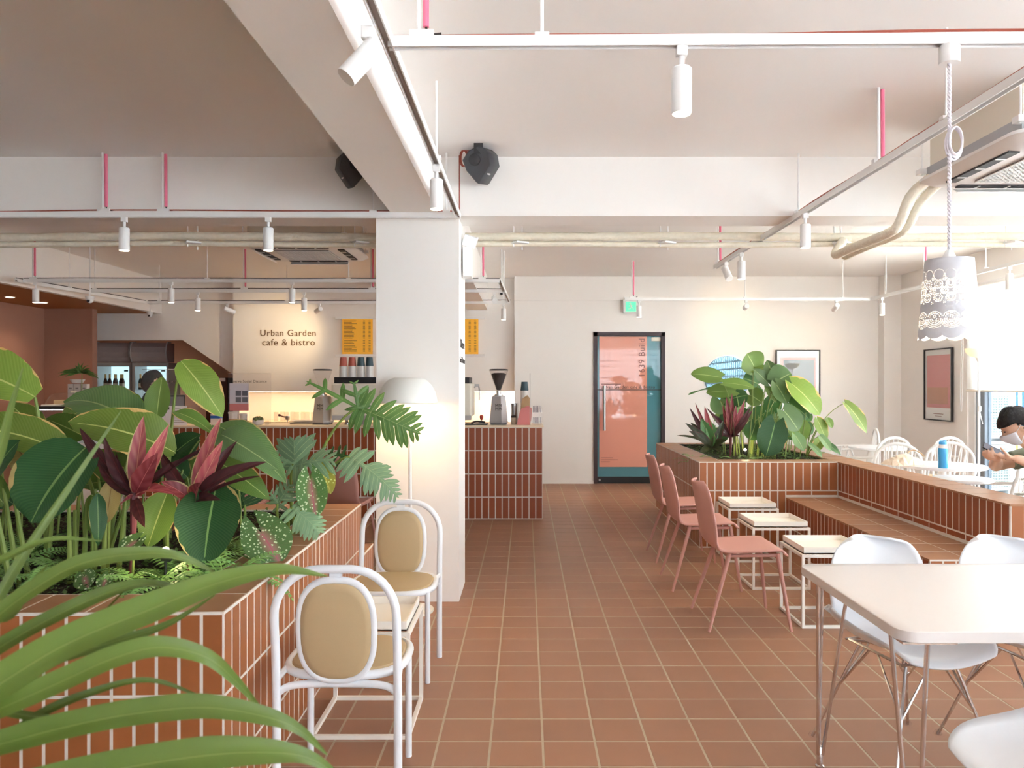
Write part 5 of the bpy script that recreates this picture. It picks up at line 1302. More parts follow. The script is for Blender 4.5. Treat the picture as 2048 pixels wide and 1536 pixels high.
# ---- fridges in the alcove
def fridge(x, label, bottles, bm):
    t = thing('display_fridge', label, 'fridge', (x, 12.05, 0), math.radians(7), 'glass door fridges')
    w = 0.27
    b = MB().span((-w, 0.02, 0.06), (-w+0.03, 0.55, 1.76)).span((w-0.03, 0.02, 0.06), (w, 0.55, 1.76)).span((-w, 0.02, 1.73), (w, 0.55, 1.76)).span((-w, 0.02, 0.06), (w, 0.55, 0.30))
    b.build('cabinet', 'fridge_grey', t)
    MB().span((-w+0.03, 0.52, 0.3), (w-0.03, 0.54, 1.73)).build('liner', 'fridge_glow', t)
    MB().tube([(w-0.05, 0.06, 0.4), (w-0.05, 0.06, 1.68)], 0.012, 8).build('light_tube', 'lit_cool', t)
    d = MB().span((-w, -0.02, 0.3), (-w+0.035, 0.02, 1.76)).span((w-0.035, -0.02, 0.3), (w, 0.02, 1.76)).span((-w+0.035, -0.02, 1.70), (w-0.035, 0.02, 1.76)).span((-w+0.035, -0.02, 0.3), (w-0.035, 0.02, 0.36))
    dd = d.build('door', 'fridge_grey', t); MB().span((-w+0.035, -0.002, 0.36), (w-0.035, 0.002, 1.70)).build('pane', 'glass', dd); MB().span((w-0.11, -0.026, 1.62), (w-0.05, -0.02, 1.645)).build('handle', 'black', dd)
    cv = MB().prism([(0.3, 1.77), (-0.04, 1.77), (-0.10, 1.84), (-0.12, 1.92), (-0.10, 2.0), (-0.04, 2.07), (0.3, 2.07)], -w+0.015, w-0.015, 'yz'); cv.build('sign_hood', 'fridge_band', t)
    for s in (-1, 1): MB().tube([(s*(w-0.008), y, z) for y, z in ((-0.05, 1.77), (-0.11, 1.84), (-0.13, 1.92), (-0.11, 2.0), (-0.05, 2.075), (0.1, 2.08))], 0.012, 8).build('hood_rim', 'fridge_grey', t, smooth=True)
    for z in (0.7, 1.02, 1.335): MB().span((-w+0.035, 0.06, z-0.006), (w-0.035, 0.5, z)).build('shelf', 'acrylic', t)
    R = Euler((0, 0, math.radians(7))).to_matrix()
    for (bx_, by_) in bottles:
        p = R @ Vector((bx_, by_, 1.336))+Vector((x, 12.05, 0))
        o = thing('beer_bottle', lab_b[bm], 'bottle', p, 0, 'bottles in the fridge')
        MB().lathe([(0.03, 0), (0.031, 0.004), (0.031, 0.13), (0.013, 0.185), (0.012, 0.235)], (0, 0, 0), 14).build('glass', bm, o, smooth=True)
        MB().lathe([(0.0316, 0.035), (0.0316, 0.10)], (0, 0, 0), 14, capb=False, capt=False).build('label_band', 'bottle_label', o); MB().lathe([(0.0145, 0.18), (0.0145, 0.245)], (0, 0, 0), 12).build('foil', 'gold', o)
lab_b = {'bottle_brown': 'brown beer bottle with a gold neck in the left fridge', 'bottle_green': 'dark green bottle in the right fridge'}
fridge(-6.45, 'left glass door fridge with brown bottles under the stairs', [(-0.17, 0.12), (-0.10, 0.10), (-0.03, 0.12), (0.03, 0.2), (0.09, 0.11), (-0.06, 0.24)], 'bottle_brown')
fridge(-5.87, 'right glass door fridge beside the barista', [(-0.19, 0.10)], 'bottle_green')
# dark cabinet seen beyond the drooping leaf
dc = thing('bar_cabinet', 'dark maroon cabinet with a white top edge at the foot of the stairs', 'cabinet', (-4.62, 11.7, 0))
MB().box((0, 0, 0.76), (0.32, 0.4, 1.52), bev=0.006).build('body', 'bottle_brown', dc); MB().box((0, -0.01, 1.49), (0.26, 0.4, 0.05)).build('top_edge', 'white', dc)
# ================================================================== PLANTS
def W(shape, t):
    if shape == 'lance': return max(0.0, math.sin(PI*min(1, t**0.8)))**0.85
    if shape == 'round': return max(0.0, math.sin(PI*(0.06+0.94*t**0.9)))**0.55
    if shape == 'blade': return (1-t)**0.45*min(1, t*6+0.35)
    return max(0.0, math.sin(PI*(0.03+0.97*t**0.8)))**0.68
_rl = random.Random(11)
def leaf_mesh(base, tip, width, nrm, m, shape='ovate', droop=0.12, fold=0.14, wave=0.02, lobe=0.0, nu=12, nv=6, curl=0.0):
    base, tip = Vector(base), Vector(tip); ax = tip-base; L = ax.length; nrm = Vector(nrm)
    side = ax.cross(nrm)
    side = side.normalized() if side.length > 1e-6 else Vector((1, 0, 0))
    n2 = side.cross(ax).normalized()
    if n2.dot(nrm) < 0: n2 = -n2
    ctrl = (base+tip)/2+n2*droop*L*2; mid = bez(base, ctrl, tip, nu); ph = _rl.uniform(0, 6)
    b = MB(); b.uv = []
    for i in range(nu+1):
        t = i/nu; w = width/2*W(shape, t); tg = (mid[min(i+1, nu)]-mid[max(i-1, 0)]).normalized(); nn = side.cross(tg)
        nn = nn if nn.dot(n2) > 0 else -nn
        for j in range(nv+1):
            s = j/nv*2-1
            p = mid[i]+side*(s*w)+nn*(abs(s)*w*fold*2-abs(s)**2*w*curl)+nn*(wave*L*math.sin(t*9+ph+s*1.5)*abs(s))-ax.normalized()*(lobe*width*abs(s)*(1-t)**4)
            b.v.append(tuple(p)); b.uv.append((t, j/nv))
    b.f = [(i*(nv+1)+j, (i+1)*(nv+1)+j, (i+1)*(nv+1)+j+1, i*(nv+1)+j+1) for i in range(nu) for j in range(nv)]
    return b
def plant(name, label, cat, px=None, py=None, Y=None, loc=None, group=None):
    return thing(name, label, cat, loc, 0, group)
def pleaf(pl_, m, b, t, w, Y, dY=0.0, n=(0, -0.75, 0.65), shape='ovate', droop=0.10, root=None, stem='stem_green', sr=0.006, **k):
    """leaf from pixel b to pixel t at distance Y (tip at Y + dY), w pixels broad; root = soil point of its stalk"""
    B, T = at(b[0], b[1], Y), at(t[0], t[1], Y+dY); o = Vector(pl_.location)
    leaf_mesh(B-o, T-o, w*Y/FPX, n, m, shape, droop, **k).build('leaf', m, pl_, smooth='full', fixn=False)
    if root is not None:
        r = Vector(root)
        ctrl = Vector((r.x*0.7+B.x*0.3, r.y*0.7+B.y*0.3, r.z*0.25+B.z*0.75+0.03))
        MB().tube([p-o for p in bez(r, ctrl, B, 9)], [sr*1.3-sr*0.6*i/9 for i in range(10)], 6).build('stem', stem, pl_, smooth=True)
ZS = 0.64
def R_(px, Y, z=ZS): return Vector(((px-VX)*Y/FPX, Y, z))
# ---- left planter: broad banana-like leaves
a1 = plant('calathea', 'broad pale green calathea at the far left of the left planter', 'plant', loc=R_(95, 3.25))
r = R_(95, 3.25)
pleaf(a1, 'leaf_lime', (70, 794), (-130, 745), 118, 3.25, 0.05, n=(0.05, -0.72, 0.70), root=r, droop=0.16, sr=0.009, shape='round')
pleaf(a1, 'leaf_lime', (86, 868), (18, 806), 58, 3.35, 0.0, n=(0.1, -0.9, 0.4), root=r, droop=0.04)
pleaf(a1, 'leaf_lime', (128, 905), (-70, 862), 92, 3.15, -0.05, n=(0.05, -0.7, 0.72), root=r, droop=0.14, sr=0.008, shape='round')
pleaf(a1, 'leaf_straw', (92, 960), (18, 880), 62, 3.2, 0, n=(0.2, -0.9, 0.2), root=r, droop=0.02)
pleaf(a1, 'leaf_dark', (-20, 960), (40, 880), 70, 3.0, 0, n=(-0.2, -0.9, 0.4), root=R_(0, 3.1), droop=0.05)
pleaf(a1, 'leaf_mid', (10, 1010), (-60, 920), 60, 3.0, 0, n=(0.1, -0.9, 0.4), root=R_(0, 3.1), droop=0.05)
a2 = plant('calathea', 'broad green calathea with browned leaf edges behind the red plants', 'plant', loc=R_(225, 3.35))
r = R_(215, 3.35)
pleaf(a2, 'leaf_mid', (116, 850), (292, 812), 92, 3.75, 0.0, n=(0, -0.62, 0.78), root=r, droop=0.13, sr=0.008, shape='round')
pleaf(a2, 'leaf_sage', (290, 862), (128, 806), 100, 3.45, 0.1, n=(-0.1, -0.55, 0.83), root=r, droop=0.16, sr=0.008, shape='round')
pleaf(a2, 'leaf_lime', (350, 905), (138, 846), 104, 3.30, -0.1, n=(0.12, -0.75, 0.64), root=r, droop=0.12, sr=0.008)
pleaf(a2, 'leaf_mid', (172, 875), (92, 838), 60, 3.5, 0.0, n=(0, -0.8, 0.6), root=r, droop=0.06)
pleaf(a2, 'leaf_mid', (240, 905), (320, 945), 66, 3.5, 0.0, n=(0, -0.7, 0.7), root=r, droop=0.10)
pleaf(a2, 'leaf_dark', (310, 960), (402, 868), 76, 3.55, 0.0, n=(-0.2, -0.8, 0.6), root=r, droop=0.10)
pleaf(a2, 'leaf_mid', (262, 960), (180, 905), 66, 3.45, 0.0, n=(0.1, -0.85, 0.5), root=r, droop=0.05)
a3 = plant('calathea', 'tall calathea with a drooping brown-edged leaf in front of the barista', 'plant', loc=R_(333, 3.45))
r = R_(330, 3.45)
pleaf(a3, 'leaf_lime', (362, 722), (445, 834), 70, 3.45, 0.03, n=(0.45, -0.85, 0.25), root=r, droop=0.10, sr=0.007)
pleaf(a3, 'leaf_plain', (313, 838), (325, 752), 50, 3.4, 0.02, n=(0.1, -0.98, 0.15), root=r, droop=0.03)
pleaf(a3, 'leaf_mid', (348, 824), (428, 868), 36, 3.4, -0.03, n=(0.15, -0.6, 0.8), root=r, droop=0.10)
pleaf(a3, 'leaf_sage', (432, 850), (572, 966), 74, 3.35, -0.12, n=(0.25, -0.75, 0.6), root=R_(390, 3.45), droop=0.12, sr=0.008)
pleaf(a3, 'leaf_plain_grey', (440, 868), (556, 940), 62, 3.28, -0.12, n=(-0.1, -0.85, 0.5), root=R_(390, 3.45), droop=0.14)
pleaf(a3, 'leaf_mid', (430, 920), (540, 1000), 56, 3.4, -0.05, n=(0, -0.8, 0.6), root=R_(390, 3.45), droop=0.10)
pleaf(a3, 'leaf_dark', (400, 880), (330, 930), 60, 3.6, 0, n=(0, -0.8, 0.6), root=r, droop=0.06)
pleaf(a3, 'leaf_mid', (372, 965), (452, 905), 60, 3.6, 0, n=(0, -0.8, 0.5), root=r, droop=0.05)
a4 = plant('broadleaf_plant', 'low plant with big dark oval leaves at the front of the left planter', 'plant', loc=R_(140, 2.95))
pleaf(a4, 'leaf_dark', (172, 895), (62, 1046), 168, 2.95, -0.12, n=(-0.05, -0.85, 0.52), root=R_(150, 3.05), droop=0.08, sr=0.007, shape='round')
pleaf(a4, 'leaf_dark', (432, 975), (408, 1128), 122, 2.92, -0.12, n=(0.12, -0.9, 0.4), root=R_(430, 3.0), droop=0.06, shape='round')
pleaf(a4, 'leaf_mid', (335, 985), (295, 1096), 70, 3.05, -0.05, n=(0.2, -0.9, 0.35), root=R_(335, 3.1), droop=0.04)
pleaf(a4, 'leaf_dark', (195, 985), (196, 1092), 34, 2.95, -0.02, n=(0.6, -0.8, 0.1), root=R_(190, 3.0), droop=0.04, shape='lance')
pleaf(a4, 'leaf_straw', (225, 960), (212, 1048), 40, 3.0, 0, n=(0.4, -0.9, 0.1), root=R_(215, 3.05), droop=0.03)
pleaf(a4, 'leaf_mid', (185, 990), (180, 1066), 30, 3.05, 0, n=(-0.3, -0.9, 0.1), root=R_(185, 3.1), droop=0.03)
for (px, Y, tpx, tpy) in ((40, 3.0, 5, 960), (62, 3.0, 30, 1000), (140, 2.95, 138, 1010), (150, 3.0, 150, 1020), (165, 3.05, 175, 1000), (205, 3.0, 212, 1010), (235, 3.1, 250, 1000), (25, 2.9, -10, 1000)):
    o = Vector(a4.location); MB().tube([R_(px, Y, 0.60)-o, at(tpx, tpy, Y)-o], [0.012, 0.007], 7).build('stem', 'stem_green', a4, smooth=True)
# fuller undergrowth of the same broad plants
_ex = random.Random(31)
for k in range(20):
    px = 10+k*24+_ex.uniform(-10, 10); py = _ex.uniform(905, 1010); Y = _ex.uniform(3.45, 4.05); d = _ex.choice((-1, 1))
    pleaf(a1 if px < 140 else (a2 if px < 300 else a3), _ex.choice(('leaf_mid', 'leaf_dark', 'leaf_dark', 'leaf_sage')), (px, py), (px+d*_ex.uniform(30, 70), py-_ex.uniform(-25, 55)), _ex.uniform(38, 62), Y, 0, (0.3*d, -0.75, 0.6), 'ovate', 0.10, root=R_(px-d*12, Y), sr=0.005)
# ---- cordylines
def cordyline(label, rootpx, Y, crown, leaves, name='cordyline'):
    t = plant(name, label, 'plant', loc=R_(rootpx, Y))
    o = Vector(t.location); c = at(crown[0], crown[1], Y)
    MB().tube([p-o for p in bez(R_(rootpx, Y, 0.60), (R_(rootpx, Y)+c)/2+Vector((0.01, 0, 0)), c, 6)], [0.011, 0.011, 0.010, 0.010, 0.012, 0.014, 0.014], 8).build('stem', 'stem_red', t, smooth=True)
    for (m, tp, w, dY, n, dr) in leaves:
        b = (crown[0]+(tp[0]-crown[0])*0.03, crown[1]+8+(tp[1]-crown[1])*0.03)
        pleaf(t, m, b, tp, w, Y, dY, n, 'lance', dr, fold=0.22, wave=0.008)
    return t
DK, MDm, PKm = 'leaf_cordy_dark', 'leaf_cordy', 'leaf_cordy_pink'
cordyline('left red and pink cordyline in the left planter', 258, 2.90, (268, 985), [
    (PKm, (287, 832), 36, 0.02, (0.1, -1, 0.1), 0.02), (PKm, (338, 848), 30, 0.0, (0.5, -0.85, 0.1), 0.03), (MDm, (316, 905), 40, -0.08, (0.3, -0.9, 0.2), 0.04),
    (DK, (208, 872), 30, -0.03, (-0.3, -0.9, 0.3), 0.05), (DK, (160, 856), 26, 0.05, (-0.2, -0.8, 0.5), 0.09), (DK, (232, 905), 26, 0.05, (-0.5, -0.8, 0.1), 0.03), (MDm, (352, 990), 26, -0.06, (0.1, -0.6, 0.8), 0.16),
    (DK, (318, 900), 26, 0.1, (0.4, -0.8, 0.2), 0.05), (DK, (195, 920), 26, -0.08, (-0.5, -0.8, 0.3), 0.08), (DK, (290, 1055), 24, -0.12, (0.2, -0.9, 0.2), 0.02), (MDm, (240, 1010), 22, -0.1, (-0.3, -0.9, 0.2), 0.02), (DK, (400, 905), 20, 0.08, (0.1, -0.6, 0.8), 0.06), (DK, (430, 888), 16, 0.1, (0.1, -0.6, 0.8), 0.05)])
cordyline('right red and pink cordyline in the left planter, leaning right', 372, 2.92, (386, 996), [
    (PKm, (442, 836), 34, 0.02, (-0.2, -1, 0.1), 0.03), (PKm, (446, 880), 30, -0.05, (0.3, -0.9, 0.2), 0.04), (MDm, (428, 855), 26, 0.06, (-0.4, -0.8, 0.1), 0.03), (DK, (476, 880), 26, 0.04, (0.2, -0.8, 0.5), 0.06),
    (DK, (532, 924), 32, -0.05, (0.1, -0.75, 0.6), 0.13), (DK, (520, 952), 12, -0.02, (0.1, -0.7, 0.7), 0.08), (MDm, (322, 963), 32, -0.05, (0.0, -0.7, 0.7), 0.10), (MDm, (400, 965), 34, -0.1, (0.1, -0.9, 0.4), 0.02), (DK, (318, 898), 28, 0.05, (-0.3, -0.8, 0.4), 0.05),
    (DK, (442, 1000), 24, -0.1, (0.2, -0.8, 0.5), 0.12), (DK, (352, 960), 26, 0.0, (-0.2, -0.8, 0.5), 0.05), (DK, (345, 1062), 20, -0.08, (0, -0.9, 0.3), 0.03)])
# ---- split-leaf philodendrons
def split_leaf(base, tip, width, nrm, n=9, droop=0.1, m='leaf_philo', ang=0.9, narrow=0.15, back=True):
    base, tip = Vector(base), Vector(tip); ax = tip-base; L = ax.length; nrm = Vector(nrm)
    side = ax.cross(nrm).normalized(); n2 = side.cross(ax).normalized()
    if n2.dot(nrm) < 0: n2 = -n2
    mid = bez(base, (base+tip)/2+n2*droop*L*2, tip, 24)
    b = MB(); b.uv = []
    def strip(pts, ws, sd):
        o = len(b.v); k = len(pts)
        for i, (p, w) in enumerate(zip(pts, ws)):
            for q in (-1, 0, 1): b.v.append(tuple(p+sd*(q*w)+n2*(-abs(q)*w*0.25))); b.uv.append((i/(k-1), 0.5+q*0.5))
        for i in range(k-1):
            for j in range(2): b.f.append((o+i*3+j, o+(i+1)*3+j, o+(i+1)*3+j+1, o+i*3+j+1))
    strip(mid, [width*0.5*narrow*(0.35+0.65*math.sin(PI*min(1, 0.1+0.9*(i/24))))*(1 if i < 24 else 0.1) for i in range(25)], side)
    rr_ = random.Random(int(L*1000))
    for i in range(n):
        t = 0.02+0.93*i/(n-1); k = min(24, int(t*24)); p = mid[k]; tg = (mid[min(k+1, 24)]-mid[max(k-1, 0)]).normalized()
        fl_ = width*0.60*(math.sin(PI*(0.28+0.66*t))**0.8)*rr_.uniform(0.85, 1.12)
        for s in (-1, 1):
            a = ang+(0.7*(1-t) if back else 0)*(1 if t < 0.25 else 0.3)
            d = (side*s*math.sin(a)+tg*math.cos(a)).normalized(); q = []
            for j in range(6):
                f = j/5; q.append(p+d*(fl_*f)-n2*(fl_*0.30*f*f)+n2*rr_.uniform(-.05, .05)*fl_*f)
            wd = fl_*0.115+width*0.008
            strip(q, [wd*x for x in (0.8, 1.0, 1.15, 1.1, 0.8, 0.12)], d.cross(n2).normalized())
    return b
ph = plant('philodendron', 'split-leaf philodendron arching over the right rim of the left planter', 'plant', loc=R_(600, 3.9))
def philo(b, t, w, Y, dY, n, m='leaf_philo', root=None, ctl=None, nf=9, droop=0.1, **k):
    o = Vector(ph.location); B, T = at(b[0], b[1], Y), at(t[0], t[1], Y+dY)
    split_leaf(B-o, T-o, w*Y/FPX, n, nf, droop, m, **k).build('leaf', m, ph, smooth='full', fixn=False)
    if root is not None:
        c = at(ctl[0], ctl[1], Y); MB().tube([p-o for p in bez(root, c, B, 12)], [0.011-0.0005*i for i in range(13)], 7).build('stem', 'stem_green', ph, smooth=True)
rp = R_(590, 3.95)
philo((716, 815), (842, 868), 96, 3.9, 0.0, (-0.2, -0.95, 0.25), root=rp, ctl=(640, 850), nf=10, droop=0.10)
philo((716, 815), (612, 762), 58, 3.9, 0.02, (0.2, -0.9, 0.3), nf=4, droop=0.04)
philo((716, 815), (708, 764), 54, 3.88, 0.0, (0.2, -0.95, 0.2), nf=3, droop=0.0)
philo((700, 914), (798, 996), 76, 3.7, 0.0, (0.45, -0.8, 0.45), 'leaf_philo_grey', root=rp, ctl=(650, 915), nf=11, droop=0.10)
philo((700, 914), (650, 905), 50, 3.75, 0.1, (0, -0.9, 0.4), 'leaf_dark', nf=5, droop=0.02)
philo((586, 928), (540, 908), 58, 3.6, 0.05, (0.1, -0.8, 0.5), 'leaf_philo_grey', root=rp, ctl=(575, 960), nf=5, droop=0.0)
philo((590, 935), (588, 880), 96, 3.6, 0.05, (0.0, -0.9, 0.3), 'leaf_philo_grey', nf=5, ang=0.6, droop=0.0)
philo((592, 932), (668, 920), 84, 3.6, 0.0, (-0.1, -0.7, 0.7), 'leaf_philo_grey', nf=6, droop=0.08)
philo((555, 1008), (580, 968), 60, 3.5, 0.0, (0, -0.9, 0.3), 'leaf_philo_grey', root=R_(560, 3.55), ctl=(552, 1030), nf=5, droop=0.0)
philo((560, 1012), (540, 985), 44, 3.5, 0.0, (0, -0.9, 0.3), 'leaf_philo_grey', nf=4, droop=0.0)
philo((585, 1016), (640, 1068), 72, 3.45, -0.02, (0.3, -0.75, 0.55), 'leaf_philo_grey', root=R_(575, 3.55), ctl=(575, 1010), nf=9, droop=0.12)
philo((490, 1010), (470, 960), 70, 3.6, 0.0, (0, -0.9, 0.3), 'leaf_dark', root=R_(490, 3.65), ctl=(490, 1030), nf=6, droop=0.0)
# ---- caladiums
ca = plant('caladium', 'caladium with green and pink speckled leaves hanging over the left planter rim', 'plant', loc=R_(560, 3.3))
for (b, t, w, Y, n, m) in (((524, 1068), (560, 1128), 96, 3.1, (0.3, -0.8, 0.55), 'leaf_caladium'), ((622, 962), (632, 1036), 62, 3.5, (0.1, -0.95, 0.25), 'leaf_caladium'), ((640, 935), (662, 988), 40, 3.6, (0.5, -0.8, 0.3), 'leaf_yellow'),
                           ((270, 1085), (240, 1112), 46, 2.85, (0, -0.7, 0.7), 'leaf_caladium'), ((170, 1155), (178, 1178), 44, 2.75, (0, -0.8, 0.6), 'leaf_caladium'), ((215, 1155), (205, 1180), 34, 2.75, (0, -0.8, 0.6), 'leaf_caladium')):
    pleaf(ca, m, b, t, w, Y, -0.04, n, 'ovate', 0.08, root=R_(b[0]-5, Y+0.03), lobe=0.55, sr=0.004, fold=0.08)
# ---- ferns
def frond_mesh(L, n=16, w=0.055, droop=0.5, up=0.5, m='fern'):
    """a frond along +x from the origin, arching"""
    b = MB(); pts = []
    for i in range(n+1):
        t = i/n; pts.append(Vector((L*t*(1-0.12*droop*t), 0, L*(up*t-droop*t*t))))
    b.tube(pts, [0.0022*(1-0.7*i/n) for i in range(n+1)], 4)
    for i in range(1, n+1):
        t = i/n; tg = (pts[min(i+1, n)]-pts[i-1]).normalized(); ll = w*math.sin(PI*(0.14+0.84*t))**0.8+0.004
        for s in (-1, 1):
            d = (Vector((0.35, s, 0.06))).normalized(); p = pts[i]; wv = tg*(L/n*0.40)
            o = len(b.v); b.v += [tuple(p-wv*0.8), tuple(p+d*ll*0.55-wv+Vector((0, 0, .002))), tuple(p+d*ll-Vector((0, 0, 0.15*ll))), tuple(p+d*ll*0.55+wv*0.8), tuple(p+wv*0.6)]
            b.f.append((o, o+1, o+2, o+3, o+4))
    return b.mesh('frond', m, fixn=False)
FR = [frond_mesh(0.20, 14, 0.030, 0.55, 0.65), frond_mesh(0.27, 18, 0.036, 0.75, 0.75), frond_mesh(0.15, 12, 0.026, 0.3, 0.6)]
_fr = random.Random(23)
def fern(loc, label, n=9, sc=1.0, az=None):
    t = thing('fern', label, 'fern', loc, 0, 'small ferns under the larger plants')
    for k in range(n):
        a = (2*PI*k/n+_fr.uniform(-.3, .3)) if az is None else az+_fr.uniform(-1.3, 1.3)
        o = put('frond', FR[_fr.randrange(3)], t); o.rotation_euler = (_fr.uniform(-.3, .3), _fr.uniform(-.35, .25), a); o.scale = (sc*_fr.uniform(.8, 1.15),)*3
    return t
fern_at = [((300, 1120), 2.78, 'fern spilling over the front rim of the left planter, below the garden spotlight', 11, 1.0), ((345, 1105), 2.82, 'fern just right of the garden spotlight in the left planter', 10, 1.0), ((450, 1120), 2.84, 'fern under the large dark leaf at the right front of the left planter', 11, 1.05),
           ((120, 1130), 2.95, 'fern left of centre at the front of the left planter', 8, 0.8), ((20, 1080), 3.1, 'fern at the far left edge of the left planter', 9, 0.9), ((500, 1075), 3.2, 'fern beside the speckled caladium', 9, 0.9), ((560, 1045), 3.6, 'fern at the far right corner of the left planter', 9, 0.9),
           ((360, 1040), 3.0, 'fern between the two red cordylines', 8, 0.9), ((470, 1030), 3.6, 'fern under the far calathea leaves', 8, 0.9), ((240, 1130), 2.78, 'fern in the middle of the front rim of the left planter', 8, 0.8), ((60, 1020), 3.4, 'fern behind the stalks at the left', 8, 0.9)]
for (p, Y, lb, n, s) in fern_at: fern(R_(p[0], Y, 0.66), lb, n+3, s*1.2)
rf = [(1385, 7.1, 'fern at the front left corner of the right planter', 10, 0.9), (1430, 7.15, 'fern under the bromeliad of the right planter', 9, 0.8), (1500, 7.2, 'fern beside the garden spotlight of the right planter', 9, 0.8), (1590, 7.25, 'fern at the right front of the right planter', 8, 0.8), (1640, 7.4, 'fern at the right end of the right planter', 7, 0.7), (1545, 7.9, 'fern in the middle of the right planter', 8, 0.9)]
for (p, Y, lb, n, s) in rf: fern(R_(p, Y, 0.685), lb, n, s)
# low ground cover: far too fine to count
def ground_cover(x0, x1, y0, y1, z, n, seed, label):
    rg = random.Random(seed); b = MB()
    for _ in range(n):
        x, y = rg.uniform(x0, x1), rg.uniform(y0, y1); a = rg.uniform(0, 6.28); s = rg.uniform(0.008, 0.020); zz = z+rg.uniform(-0.005, 0.05)
        d = Vector((math.cos(a), math.sin(a), rg.uniform(-.2, .9)))*s; q = Vector((-math.sin(a), math.cos(a), 0))*s*0.45; p = Vector((x, y, zz)); o = len(b.v)
        b.v += [tuple(p), tuple(p+d*0.5+q), tuple(p+d), tuple(p+d*0.5-q)]; b.f.append((o, o+1, o+2, o+3))
    o = b.build('ground_cover', 'moss', None, fixn=False); tag(o, label, 'ground cover', kind='stuff')
ground_cover(-3.05, -1.18, 2.62, 4.33, 0.665, 9000, 1, 'small mossy ground cover on the soil of the left planter')
ground_cover(1.73, 2.72, 6.9, 8.6, 0.705, 5200, 2, 'small mossy ground cover on the soil of the right planter')
# ---- small garden spotlights in the soil
def garden_spot(loc, label, e=2.5):
    t = thing('garden_spotlight', label, 'light', loc, 0, 'small garden spotlights')
    MB().tube([(0, 0, -0.04), (0, 0, 0.05)], 0.005, 6).build('spike', 'black', t)
    d = Vector((0.15, 0.25, 0.9)); q = d.to_track_quat('Z', 'Y').to_matrix()
    MB().lathe([(0.016, 0), (0.022, 0.01), (0.024, 0.045)], (0, 0, 0.05), 14, q, capt=False).build('hood', 'black', t, smooth=True)
    MB().sphere((0.003, -0.006, 0.092), 0.014, 10, 8).build('bulb', 'lit_warm', t, smooth='full')
    l = bpy.data.lights.new('garden_beam', 'POINT'); l.energy = e; l.color = (1, .78, .45); l.shadow_soft_size = 0.02
    lo = bpy.data.objects.new('garden_beam', l); COL.objects.link(lo); lo.parent = t; lo.location = (0.01, -0.02, 0.125)
q = at(331, 1096, 2.86); garden_spot((q.x, q.y, 0.705), 'glowing garden spotlight in the left planter', 0.9)
q = at(1489, 898, 7.35); garden_spot((q.x, q.y, 0.70), 'glowing garden spotlight in the right planter', 1.0)
